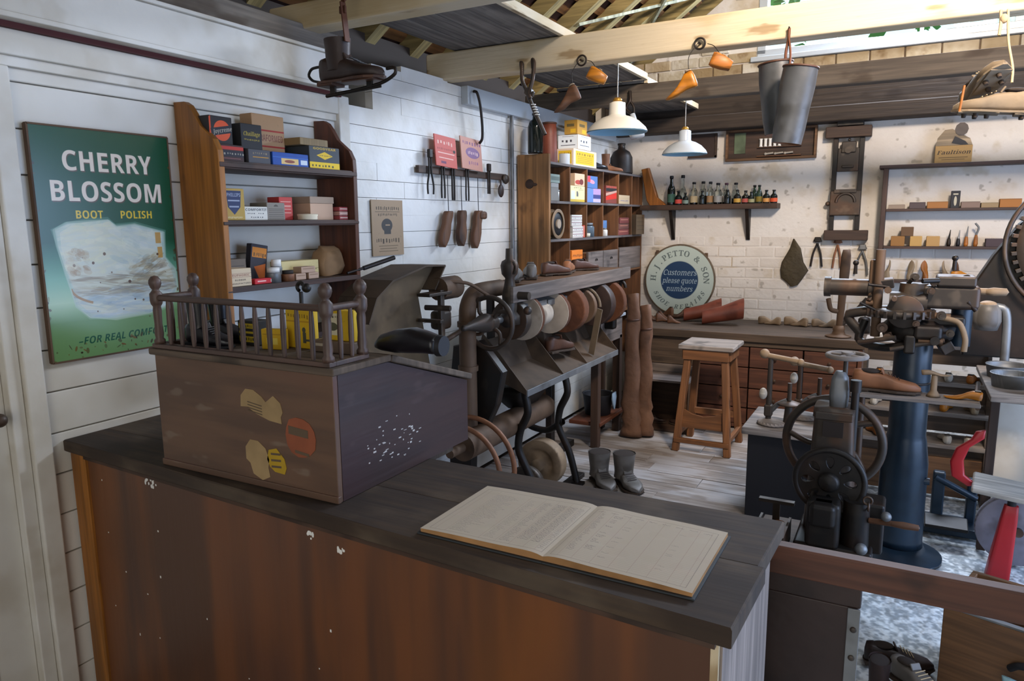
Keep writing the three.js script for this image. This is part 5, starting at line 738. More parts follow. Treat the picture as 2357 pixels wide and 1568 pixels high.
// ---------- back wall ----------
const WZ = ZB + 0.006;
{
  // bottle shelf
  const o = thing('bottle_shelf', 'long dark wall shelf on two tapering iron brackets carrying bottles', 'shelf');
  P(o, 'board', bx(0.28, 1.5, 1.788, 1.834, WZ, WZ + 0.17, 0.004), M.darkWood);
  for (const x of [0.56, 1.24]) P(o, 'bracket', [ext([[0, 0], [0, -0.27], [0.012, -0.27], [0.13, 0], [0.0, 0]].map(([a, b]) => [WZ + 0.001 + a, 1.786 + b]), 0.03, 'zy').translate(x - 0.015, 0, 0)], M.blackIron);
  const bt = thing('wooden_boot_tree', 'long orange brown wooden boot tree leaning at left end of the bottle shelf', 'boot tree');
  P(bt, 'leg_board', ext([[0.275, 2.16], [0.33, 2.17], [0.42, 1.9], [0.475, 1.855], [0.5, 1.8355], [0.36, 1.8355], [0.33, 1.88]], 0.05, 'xy', 0.006).translate(0, 0, WZ + 0.055), M.lastWood, { ax: 'y' });
}
function bottle(label, x, h, r, glass, o = {}) {
  const t = thing('bottle', label, 'bottle', 'bottles on the wall shelf'), y = 1.8345, z = o.z ?? WZ + 0.1, n = o.neck ?? 0.36, s = h * (1 - n);
  P(t, 'glass_body', lathe([[0, 0.002], [r * 0.92, 0], [r, 0.006], [r, s * 0.82], [r * 0.85, s * 0.94], [r * 0.42, s + h * n * 0.25], [r * 0.36, h * 0.93], [0, h * 0.93]], x, y, z, 'y', 18), glass);
  P(t, 'stopper', lathe([[0, h * 0.9], [r * 0.46, h * 0.9], [r * 0.5, h * 0.95], [r * 0.46, h], [0, h]], x, y, z, 'y', 14), o.cap ?? M.black);
  if (o.label) P(t, 'paper_label', cyl(r * 1.02, r * 1.02, s * 0.45, x, y + s * 0.36, z, 'y', 18, true), std({ color: o.label, roughness: 0.8 }));
  if (o.fill) P(t, 'contents', lathe([[0, 0.003], [r * 0.9, 0.004], [r * 0.9, s * o.fill], [0, s * o.fill]], x, y, z, 'y', 14), M.darkLiquid);
}
{
  const g = M.glassClear, d = M.glassDark;
  const L = [['tall dark green bottle at left end of the bottle shelf', 0.557, 0.262, 0.036, M.glassDark, { label: 0x35584c }], ['tall clear bottle with black stopper behind the red labelled one', 0.648, 0.268, 0.036, g, { z: WZ + 0.05, neck: 0.5 }],
    ['squat dark bottle with red label, third from left', 0.632, 0.125, 0.032, M.glassDark, { label: 0xb8443a, z: WZ + 0.125 }], ['squat dark green bottle beside the red labelled one', 0.7, 0.105, 0.026, M.glassDark, { label: 0x6a7a70, z: WZ + 0.14 }],
    ['clear bottle half filled with dark liquid and cream label', 0.765, 0.2, 0.034, g, { fill: 0.55, label: 0xa89878, z: WZ + 0.1 }], ['clear bottle with dark contents left of the shelf middle', 0.838, 0.205, 0.034, g, { fill: 0.6, z: WZ + 0.06 }], ['low black bottle before the dark filled clear bottle', 0.85, 0.12, 0.026, d, { z: WZ + 0.135 }],
    ['brownish clear bottle left of the shelf middle', 0.905, 0.2, 0.032, g, { label: 0x9a7a58, z: WZ + 0.07 }], ['clear bottle with round grey label at the shelf middle', 0.98, 0.185, 0.036, g, { fill: 0.5, label: 0x8c8c8a, z: WZ + 0.1 }], ['clear bottle with mauve neck right of the shelf middle', 1.045, 0.185, 0.034, g, { fill: 0.45, label: 0xa09890, z: WZ + 0.06, cap: std({ color: 0x5a3a48, roughness: 0.4 }) }], ['low black bottle right of the shelf middle', 1.07, 0.12, 0.028, d, { z: WZ + 0.13 }],
    ['clear bottle behind the ochre labelled one', 1.125, 0.185, 0.034, g, { fill: 0.4, z: WZ + 0.05 }], ['small bottle with ochre label', 1.155, 0.118, 0.031, g, { fill: 0.9, label: 0xb08a3a, z: WZ + 0.125 }], ['small bottle with pinkish red label', 1.225, 0.112, 0.031, g, { fill: 0.9, label: 0xa8524a, z: WZ + 0.12 }],
    ['olive bottle with dark top, left of two together', 1.288, 0.158, 0.028, M.glassGreen, { label: 0x7a7658, z: WZ + 0.06 }], ['low dark olive bottle before the two olive ones', 1.275, 0.1, 0.026, d, { label: 0x8a8660, z: WZ + 0.135 }], ['olive bottle with dark top, right of two together', 1.335, 0.156, 0.028, M.glassGreen, { label: 0x7a6a28, z: WZ + 0.1 }], ['small bottle with pale orange label, second from right end', 1.398, 0.112, 0.029, d, { label: 0xc08a4a, z: WZ + 0.115 }], ['small bottle with red orange label at right end of the bottle shelf', 1.46, 0.112, 0.03, d, { label: 0xc4502a, z: WZ + 0.115 }]];
  for (const a of L) bottle(...a);
}
{
  // framed boards
  const fa = thing('framed_board', 'small dark framed board on the back wall behind the pendant lamp', 'frame'); P(fa, 'board', bx(0.68, 0.935, 2.264, 2.46, WZ, WZ + 0.014), M.leatherDark); P(fa, 'frame', [bx(0.68, 0.935, 2.25, 2.268, WZ, WZ + 0.024), bx(0.92, 0.937, 2.25, 2.46, WZ, WZ + 0.024)], M.darkWood);
  const fb = thing('display_case', 'wide shallow wooden display case of reels on the back wall', 'case');
  P(fb, 'back', bx(1.02, 1.77, 2.21, 2.47, WZ, WZ + 0.012), M.darkWood);
  P(fb, 'frame', [bx(1.02, 1.77, 2.205, 2.225, WZ, WZ + 0.05, 0.003), bx(1.02, 1.77, 2.452, 2.472, WZ, WZ + 0.05, 0.003), bx(1.02, 1.04, 2.225, 2.452, WZ, WZ + 0.05, 0.003), bx(1.75, 1.77, 2.225, 2.452, WZ, WZ + 0.05, 0.003)], M.midWood);
  P(fb, 'tray', [bx(1.29, 1.65, 2.232, 2.242, WZ + 0.012, WZ + 0.06, 0.002), bx(1.29, 1.65, 2.31, 2.316, WZ + 0.012, WZ + 0.04, 0.002)], M.lastBrown);
  solo('green_card', 'green card inside the wide display case', 'card', bx(1.09, 1.185, 2.27, 2.445, WZ + 0.0125, WZ + 0.02), std({ color: 0x6a7a5c, map: T.leather, roughness: 0.7 }));
  for (let i = 0; i < 5; i++) solo('thread_reel', ['first', 'second', 'third', 'fourth', 'fifth'][i] + ' from left of five white thread reels in the display case', 'reel', lathe([[0, 0], [0.016, 0], [0.016, 0.006], [0.012, 0.01], [0.012, 0.06], [0.016, 0.064], [0.016, 0.07], [0, 0.07]], 1.318 + i * 0.038, 2.3165, WZ + 0.03, 'y', 12), M.white, { group: 'thread reels' });
  for (let i = 0; i < 3; i++) solo('shoe_tool', ['left', 'middle', 'right'][i] + ' pale bone tool lying in the tray of the display case', 'tool', [rod([1.36 + i * 0.08, 2.256, WZ + 0.035], [1.425 + i * 0.08, 2.262, WZ + 0.035], 0.008, 8), sph(0.012, 1.36 + i * 0.08, 2.256, WZ + 0.035)], M.lastWhite, { group: 'bone tools' });
  // iron rack with plates
  const r = thing('iron_press_frame', 'tall iron frame with two plates bolted between wooden blocks on the back wall', 'frame');
  P(r, 'top_cap', bx(1.925, 2.12, 2.442, 2.53, WZ, WZ + 0.12, 0.004), M.blackIron); P(r, 'top_block', bx(1.84, 2.183, 2.352, 2.44, WZ, WZ + 0.1, 0.006), M.darkWood); P(r, 'bottom_block', bx(1.871, 2.204, 1.517, 1.6, WZ, WZ + 0.1, 0.006), M.darkWood);
  for (const x of [1.92, 2.117]) P(r, 'upright', bx(x - 0.018, x + 0.018, 1.6, 2.352, WZ + 0.02, WZ + 0.06, 0.003), M.blackIron, { ax: 'y' });
  P(r, 'upper_plate', [bx(1.938, 2.1, 2.08, 2.27, WZ + 0.025, WZ + 0.06, 0.006), bx(1.965, 2.075, 2.23, 2.32, WZ + 0.03, WZ + 0.075, 0.008), cyl(0.03, 0.03, 0.03, 2.02, 2.255, WZ + 0.075, 'z', 18), bx(1.975, 2.065, 2.11, 2.13, WZ + 0.05, WZ + 0.08, 0.006), sph(0.012, 2.02, 2.335, WZ + 0.05)], M.iron);
  P(r, 'lower_plate', [bx(1.9, 2.135, 1.72, 1.925, WZ + 0.03, WZ + 0.085, 0.01), torus(0.07, 0.012, 2.02, 1.83, WZ + 0.086, 'z', 6, 20, 3.14), sph(0.02, 1.885, 1.82, WZ + 0.055), bx(1.93, 2.1, 1.905, 1.935, WZ + 0.03, WZ + 0.1, 0.004)], M.iron);
  // leather and pincers hanging
  solo('leather_piece', 'diamond shaped brown leather offcut hanging on the back wall', 'leather', loft([[0, 0.006], [0.08, 0.045], [0.2, 0.09], [0.27, 0.116], [0.34, 0.09], [0.4, 0.035], [0.415, 0.01]].map(([s, w], i) => ({ c: [1.634 + (i % 2 ? 0.01 : -0.006), 1.526 - s, WZ + 0.022], a: [w, 0, 0.006], b: [0, 0.002, 0.011], e: 0.8 })), 14), std({ color: 0x4c4028, map: T.leather, roughness: 0.7, bumpMap: TB.lump, bumpScale: 0.01 }));
  const pin = (l, x, y, m, open) => { const t = thing('pincers', l, 'pincers', 'pincers hanging on the back wall'); P(t, 'handle', tube([[x, y, WZ + 0.016], [x - 0.03 * open, y - 0.09, WZ + 0.016], [x - 0.045 * open, y - 0.2, WZ + 0.016]], 0.009, 6), m); P(t, 'handle', tube([[x, y, WZ + 0.02], [x + 0.03 * open, y - 0.09, WZ + 0.02], [x + 0.045 * open, y - 0.2, WZ + 0.02]], 0.009, 6), m); P(t, 'jaw', [box(0.05, 0.045, 0.024, x, y + 0.03, WZ + 0.018, 0.008), torus(0.026, 0.009, x, y + 0.012, WZ + 0.018, 'z', 6, 14, 3.14)], m); };
  pin('black pincers hanging right of the diamond leather', 1.819, 1.49, M.blackIron, 1); pin('pincers with reddish handles hanging below the iron frame', 1.98, 1.48, M.leatherTan, 0.7); pin('steel pincers hanging right of the reddish handled pair', 2.17, 1.43, M.zinc, 1.1);
  // right-hand shelf
  const s = thing('wall_shelves', 'dark wall shelves at right with three thin boards', 'shelf');
  P(s, 'upright', bx(2.29, 2.325, 0.95, 2.09, WZ, WZ + 0.17, 0.003), M.shelfDark, { ax: 'y' }); P(s, 'upright', bx(4.0, 4.03, 0.95, 2.09, WZ, WZ + 0.17, 0.003), M.shelfDark, { ax: 'y' });
  P(s, 'board', bx(2.26, 4.06, 2.085, 2.11, WZ, WZ + 0.19, 0.003), M.shelfDark); for (const y of [1.768, 1.474]) P(s, 'board', bx(2.326, 3.999, y - 0.02, y, WZ, WZ + 0.16, 0.002), M.shelfDark);
  const sc = cell('#a8834c', (c) => { txt(c, 'Faultison', 128, 100, 78, '#3c2c1c', 230, 'italic bold', 'r'); c.fillStyle = '#5c4426'; c.fillRect(30, 170, 196, 9); c.fillRect(50, 200, 156, 7); });
  const sd = thing('show_card', 'cut-out show card of a bending figure on the right wall shelf', 'card');
  const card = new THREE.Mesh(printBox(0.245, 0.13, 0.012, sc, 'z').translate(2.758, 2.176, WZ + 0.12), printed); card.name = 'base_panel'; sd.add(card);
  P(sd, 'figure_back', ext([[2.636, 2.242], [2.645, 2.3], [2.69, 2.36], [2.74, 2.365], [2.79, 2.33], [2.86, 2.29], [2.878, 2.242]], 0.01).translate(0, 0, WZ + 0.114), M.lastPale); P(sd, 'figure_head', ext([0, 1, 2, 3, 4, 5, 6, 7, 8, 9].map((i) => [2.8 + 0.045 * Math.cos(i * 0.628), 2.36 + 0.05 * Math.sin(i * 0.628)]), 0.01).translate(0, 0, WZ + 0.118), M.leatherDark); P(sd, 'figure_vest', ext([[2.74, 2.26], [2.76, 2.31], [2.83, 2.27], [2.85, 2.245], [2.8, 2.245]], 0.004).translate(0, 0, WZ + 0.125), M.black);
  const B2 = [['flat pale box at left end of the upper wall shelf', 2.343, 2.459, 0.034, '#8c7a68'], ['flat purple brown box, second on the upper wall shelf', 2.489, 2.6, 0.05, '#4a3c3c'], ['orange brown block, third on the upper wall shelf', 2.611, 2.752, 0.052, '#96622c'], ['flat grey pink box right of the black packet', 2.838, 2.962, 0.048, '#7a6458'], ['flat buff box on right half of the upper wall shelf', 2.968, 3.08, 0.038, '#8c7654'], ['orange brown box at right end of the upper wall shelf', 3.085, 3.222, 0.064, '#9a6226']];
  for (const [l, a, b, h, col] of B2) carton('tool_box', l, 'box', 'boxes on the right wall shelf', [a, b, 1.768, 1.768 + h, WZ + 0.06, WZ + 0.15], cell(col, (c) => { c.fillStyle = 'rgba(0,0,0,.18)'; c.fillRect(0, 0, 256, 30); }), 'z');
  carton('polish_packet', 'upright black packet with white figure on the upper wall shelf', 'packet', null, [2.768, 2.83, 1.768, 1.9, WZ + 0.07, WZ + 0.12], cell('#22242a', (c) => { c.fillStyle = '#b8b29c'; c.beginPath(); c.ellipse(128, 150, 40, 70, 0, 0, 7); c.fill(); c.fillRect(60, 40, 136, 20); }), 'z');
  const B3 = [['left brown box on the lower wall shelf', 2.377, 2.475, 1.4742, 1.553, '#8a5f2a'], ['middle buff box on the lower wall shelf', 2.512, 2.596, 1.4742, 1.553, '#b08a4c'], ['right buff box on the lower wall shelf', 2.626, 2.717, 1.4742, 1.553, '#a8824c'], ['dark brown box stacked across the left two boxes', 2.445, 2.533, 1.5535, 1.626, '#5c4024'], ['long dark box at right end of the lower wall shelf', 3.02, 3.135, 1.4742, 1.535, '#3c2c30']];
  for (const [l, a, b, y0, y1, col] of B3) carton('tool_box', l, 'box', 'boxes on the lower right wall shelf', [a, b, y0, y1, WZ + 0.06, WZ + 0.15], cell(col, null), 'z');
  const tool = (l, x, h, m1, m2, hook) => { const t = thing('shoe_knife', l, 'tool', 'tools standing on the lower wall shelf'); P(t, 'handle', lathe([[0, 0], [0.012, 0], [0.016, 0.02], [0.012, h * 0.4], [0.008, h * 0.5], [0, h * 0.5]], x, 1.474, WZ + 0.1, 'y', 12), m1); P(t, 'blade', hook ? tube([[x, 1.474 + h * 0.5, WZ + 0.1], [x + 0.012, 1.474 + h * 0.8, WZ + 0.1], [x - 0.012, 1.474 + h, WZ + 0.1]], 0.008, 6) : [rod([x, 1.474 + h * 0.48, WZ + 0.1], [x + 0.006, 1.474 + h, WZ + 0.1], 0.009, 6, 0.003)], m2); };
  tool('dark spindle shaped tool standing on the lower wall shelf', 2.78, 0.128, M.blackIron, M.blackIron); tool('thin awl with black base on the lower wall shelf', 2.843, 0.125, M.black, M.steel); tool('knife with tan handle on the lower wall shelf', 2.895, 0.155, M.lastWood, M.zinc); tool('hooked knife with tan handle on the lower wall shelf', 2.958, 0.178, M.lastWood, M.zinc, true);
}
// round sign
{
  const c = document.createElement('canvas'); c.width = c.height = 768; const g = c.getContext('2d');
  g.fillStyle = '#b9c7be'; g.fillRect(0, 0, 768, 768);
  g.fillStyle = '#1b3a5c'; g.beginPath(); g.arc(384, 384, 212, 0, 7); g.fill(); g.strokeStyle = '#9aa9a4'; g.lineWidth = 6; g.stroke();
  const arc = (s, r, a0, a1, px, f, flipIt) => { [...s].forEach((ch, i) => { const a = a0 + (a1 - a0) * i / (s.length - 1); g.save(); g.translate(384 + Math.cos(a) * r, 384 + Math.sin(a) * r); g.rotate(a + (flipIt ? -Math.PI / 2 : Math.PI / 2)); txt(g, ch, 0, 0, px, '#5d6a68', 0, f, 'r'); g.restore(); }); };
  arc('H.J.PETTO & SON', 300, -Math.PI * 0.98, Math.PI * 0.0, 88, 'bold'); arc('SHOE REPAIRS', 300, Math.PI * 0.84, Math.PI * 0.16, 66, 'italic bold', true);
  g.fillStyle = '#b9c7be'; txt(g, 'Customers', 384, 300, 84, '#a9bcc2', 380, 'italic', 'r'); txt(g, 'please quote', 384, 390, 80, '#a9bcc2', 390, 'italic', 'r'); txt(g, 'numbers', 384, 480, 80, '#a9bcc2', 300, 'italic', 'r'); wear(g, 60, '#8d9a90', 0.4, 768, 768);
  const t = new THREE.CanvasTexture(c); t.colorSpace = THREE.SRGBColorSpace;
  const o = thing('round_sign', 'round pale lettered sign with blue centre standing on the back bench', 'sign');
  P(o, 'sign_face', new THREE.CircleGeometry(0.322, 48).translate(0, 0, 0.013), std({ map: t, roughness: 0.5 }), { ownUv: true });
  P(o, 'sign_rim', torus(0.325, 0.011, 0, 0, 0.004, 'z', 8, 60), M.belt); P(o, 'backing_disc', cyl(0.322, 0.322, 0.02, 0, 0, 0, 'z', 48), M.rust);
  for (const x of [-0.22, 0.24]) P(o, 'hanging_lug', box(0.03, 0.05, 0.012, x, Math.sqrt(0.325 ** 2 - x * x) + 0.012, 0, 0.004), M.rust);
  place(o, 0.64, 1.14, WZ + 0.04, 0, -0.03);
}

// ---------- bench along the back wall ----------
const BT = 0.8;
{
  const o = thing('work_bench', 'long dark work bench with drawers along the back wall', 'bench');
  P(o, 'top_board', bx(0.42, 2.3, BT - 0.065, BT, -5.86, -6.3, 0.006), M.benchWood); P(o, 'top_board', bx(0.42, 2.3, BT - 0.065, BT - 0.001, -6.303, -6.73, 0.006), M.benchWood);
  P(o, 'apron_board', bx(0.44, 1.02, 0.5, BT - 0.066, -5.9, -5.925, 0.003), M.benchWood); P(o, 'low_rail', bx(0.44, 1.02, 0.425, 0.495, -5.895, -5.93, 0.003), M.greyWood);
  P(o, 'carcase', [bx(1.02, 1.04, 0.02, BT - 0.066, -5.9, -6.7), bx(2.23, 2.26, 0.02, BT - 0.066, -5.88, -6.7, 0.003), bx(1.04, 2.23, 0.02, 0.05, -5.9, -6.7), bx(1.04, 2.23, 0.05, BT - 0.066, -6.66, -6.7)], M.drawerWood, { ax: 'y' });
  P(o, 'frieze_rail', bx(1.02, 2.26, 0.695, BT - 0.066, -5.885, -5.91, 0.002), M.benchWood);
  const cols = [[1.045, 1.44], [1.45, 1.845], [1.855, 2.225]], rows = [[0.525, 0.688], [0.355, 0.517], [0.19, 0.347], [0.055, 0.182]];
  for (const [a, b] of cols) for (const [c, d] of rows) { const f = P(o, 'drawer', bx(a, b, c, d, -5.893, -5.92, 0.004), M.drawerWood); P(f, 'drawer_knob', lathe([[0.006, 0], [0.007, 0.01], [0.014, 0.016], [0.014, 0.024], [0, 0.028]], (a + b) / 2, (c + d) / 2, -5.893, 'z', 14), M.darkWood); }
  for (const x of [0.47]) P(o, 'leg', bx(x - 0.03, x + 0.03, 0, BT - 0.066, -5.93, -5.99, 0.004), M.darkWood, { ax: 'y' });
}
{
  const G = 'things on the bench';
  const boot = (l, x, z, ry, L, r0, r1) => { const t = thing('leather_gaiter', l, 'gaiter', G); P(t, 'tube', loft([[0, r0 * 0.96], [0.02, r0], [L * 0.5, (r0 + r1) * 0.47], [L * 0.85, r1], [L, r1 * 1.06]].map(([s, r]) => ({ c: [s - L / 2, r * 0.96 + 0.004 + s * 0.16, 0], a: [0, r, 0], b: [0, 0, r] })), 20, false), M.leatherRed); P(t, 'opening_shade', cyl(r0 * 0.93, r0 * 0.93, 0.004, -L / 2 + 0.018, r0 + 0.004, 0, 'x', 20), M.inner); place(t, x, BT + 0.001, z, ry); };  // dark disc stands in for the shade inside each tube
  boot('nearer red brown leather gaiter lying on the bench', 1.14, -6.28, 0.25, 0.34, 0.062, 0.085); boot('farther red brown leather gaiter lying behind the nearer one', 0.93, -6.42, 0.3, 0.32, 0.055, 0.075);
  for (const [l, x, z, L, ry] of [['left pale cobbler anvil on the bench', 1.5, -6.5, 0.2, 0.1], ['middle pale cobbler anvil on the bench', 1.72, -6.5, 0.22, -0.1], ['right pale cobbler anvil on the bench beside the lever post', 1.93, -6.52, 0.2, 0.2]]) { const t = thing('cobbler_anvil', l, 'anvil', 'cobbler anvils on the bench'); P(t, 'foot_plate', lastGeo(L, 0.34), M.leatherPale); P(t, 'second_foot', lastGeo(L * 0.7, 0.5).rotateY(2.9).translate(0.02, 0.0, 0.03), M.leatherPale); place(t, x, BT, z, ry); }
  const heap = [[0.46, -6.42, 0.05], [0.5, -6.28, 0.055], [0.585, -6.4, 0.055], [0.63, -6.25, 0.06], [0.74, -6.2, 0.05], [0.55, -6.58, 0.07], [0.7, -6.56, 0.075]];
  heap.forEach(([x, z, r], i) => { const t = last('heel_block', ['leftmost', 'second', 'third', 'fourth', 'rightmost', 'back left', 'back right'][i] + ' brown knobbly block in the heap before the round sign', 'brown blocks on the bench', r * 2.3, M.lastBrown, 0.6); place(t, x, BT + 0.001, z, [0.3, 0.1, -0.4, 0.5, 0.2, 2.9, 3.4][i]); });
  // lever post
  const p = thing('lever_press', 'upright rusty iron lever post with round foot standing on the bench', 'press');
  P(p, 'foot', lathe([[0, 0], [0.09, 0], [0.095, 0.012], [0.05, 0.022], [0.04, 0.05], [0.046, 0.06], [0.036, 0.09], [0, 0.09]], 2.08, BT, -6.0), M.rust); P(p, 'post', [loft([[0.08, 0.024, 0.03], [0.3, 0.028, 0.034], [0.5, 0.036, 0.04], [0.62, 0.034, 0.04], [0.665, 0.026, 0.03]].map(([y, a, b]) => ({ c: [2.08 + y * 0.03, BT + y, -6.0], a: [a, 0, 0], b: [0, 0, b], e: 0.6 })), 12)], M.rust, { ax: 'y' });
  P(p, 'lever', tube([[2.06, BT + 0.2, -5.97], [2.02, BT + 0.22, -5.93], [2.0, BT + 0.3, -5.92]], 0.018, 8), M.rust); P(p, 'brace', tube([[2.09, BT + 0.08, -6.0], [2.2, BT + 0.22, -6.02], [2.26, BT + 0.3, -6.02]], 0.016, 8), M.iron);
  const oc = thing('oil_can', 'small dark oil can with wire spout on the bench', 'oil can', G); P(oc, 'body', lathe([[0, 0], [0.045, 0], [0.045, 0.11], [0.03, 0.125], [0, 0.13]], 2.24, BT, -6.3), M.blackIron); P(oc, 'spout', tube([[2.24, BT + 0.125, -6.3], [2.26, BT + 0.17, -6.29], [2.31, BT + 0.18, -6.28]], 0.006, 6), M.steel);
  // stool
  const s = thing('work_stool', 'tall brown wooden stool with grey worn seat before the bench', 'stool'), sx = 1.27, sz = -5.34;
  P(s, 'seat', bx(sx - 0.2, sx + 0.2, 0.765, 0.8, sz + 0.19, sz - 0.19, 0.01), M.dustWood); P(s, 'seat_apron', [bx(sx - 0.165, sx + 0.165, 0.69, 0.765, sz + 0.155, sz + 0.175, 0.003), bx(sx - 0.165, sx + 0.165, 0.69, 0.765, sz - 0.155, sz - 0.175, 0.003), bx(sx - 0.175, sx - 0.155, 0.69, 0.765, sz + 0.15, sz - 0.15, 0.003), bx(sx + 0.155, sx + 0.175, 0.69, 0.765, sz + 0.15, sz - 0.15, 0.003)], M.stoolWood);
  for (const [a, b] of [[-1, 1], [1, 1], [-1, -1], [1, -1]]) P(s, 'leg', beam([sx + a * 0.135, 0.69, sz + b * 0.135], [sx + a * 0.19, 0.0, sz + b * 0.21], 0.05, 0.05, 0.006), M.stoolWood, { ax: 'y' });
  P(s, 'scalloped_rail', ext([[-0.155, 0.18], [0.155, 0.18], [0.152, 0.32], [0.08, 0.285], [0, 0.272], [-0.08, 0.285], [-0.152, 0.32]], 0.02).translate(sx, 0, sz + 0.165), M.stoolWood);
  P(s, 'foot_rail', bx(sx - 0.2, sx + 0.2, 0.07, 0.105, sz + 0.2, sz + 0.235, 0.004), M.stoolWood); P(s, 'side_rail', bx(sx - 0.205, sx - 0.175, 0.1, 0.135, sz + 0.2, sz - 0.2, 0.004), M.stoolWood, { ax: 'z' }); P(s, 'side_rail', bx(sx + 0.175, sx + 0.205, 0.1, 0.135, sz + 0.2, sz - 0.2, 0.004), M.stoolWood, { ax: 'z' }); P(s, 'back_rail', bx(sx - 0.15, sx + 0.15, 0.2, 0.25, sz - 0.16, sz - 0.185, 0.004), M.stoolWood);
  // open crate under the bench
  const c = thing('wooden_crate', 'open wooden crate of scraps under the left end of the bench', 'crate'), x0 = 0.62, x1 = 1.05, z0 = -5.56, z1 = -5.875;
  P(c, 'base', bx(x0, x1, 0.003, 0.022, z0, z1), M.darkWood); P(c, 'side', bx(x0, x0 + 0.018, 0.022, 0.41, z0, z1, 0.002), M.midWood, { ax: 'y' }); P(c, 'side', bx(x1 - 0.018, x1, 0.022, 0.41, z0, z1, 0.002), M.midWood, { ax: 'y' }); P(c, 'top', bx(x0, x1, 0.41, 0.428, z0, z1, 0.002), M.greyWood); P(c, 'back', bx(x0, x1, 0.022, 0.41, z1, z1 - 0.012), M.darkWood);
  for (const [l, x, z, r] of [['dark shoe in the crate, left', 0.745, -5.72, 0.3], ['dark shoe in the crate, right', 0.93, -5.72, 2.7]]) { const t = shoe('worn_shoe', l + ' under the bench', 'shoes in the crate', 0.17, M.leatherDark); place(t, x, 0.0235, z, r); }
}
// ---------- pendant lamps ----------
function pendant(label, x, yb, yt, z, r, ytop, mat) {
  const t = thing('pendant_lamp', label, 'lamp', 'pendant lamps'), h = yt - yb;
  const P0 = [[r, 0], [r * 0.93, h * 0.12], [r * 0.72, h * 0.3], [r * 0.48, h * 0.42], [r * 0.3, h * 0.47], [r * 0.27, h * 0.5], [r * 0.26, h * 0.84], [r * 0.16, h * 0.88], [r * 0.12, h * 0.9]];
  P(t, 'shade', lathe(P0, x, yb, z, 'y', 48), mat.out); P(t, 'shade_lining', lathe(P0.slice(0, 6).map(([a, b]) => [a - 0.003, b - 0.004]), x, yb, z, 'y', 48), mat.inn); P(t, 'brass_cap', lathe([[0.0, h * 0.88], [r * 0.15, h * 0.88], [r * 0.15, h * 0.95], [r * 0.09, h], [0, h]], x, yb, z, 'y', 18), M.brass);
  P(t, 'bulb', sph(0.03, x, yb + h * 0.28, z, 1, 1.2, 1), M.glassClear); P(t, 'flex', rod([x, yt, z], [x, ytop, z], 0.0035, 6), M.steel);
}
pendant('cream enamel pendant lamp hanging nearer the camera', 1.058, 2.178, 2.357, -3.8635, 0.166, 2.6, { out: M.enamelCream, inn: M.enamelBlue });
pendant('grey enamel pendant lamp hanging nearer the back wall', 1.038, 2.167, 2.358, -5.3035, 0.161, 2.6, { out: M.enamelGrey, inn: M.enamelBlue });
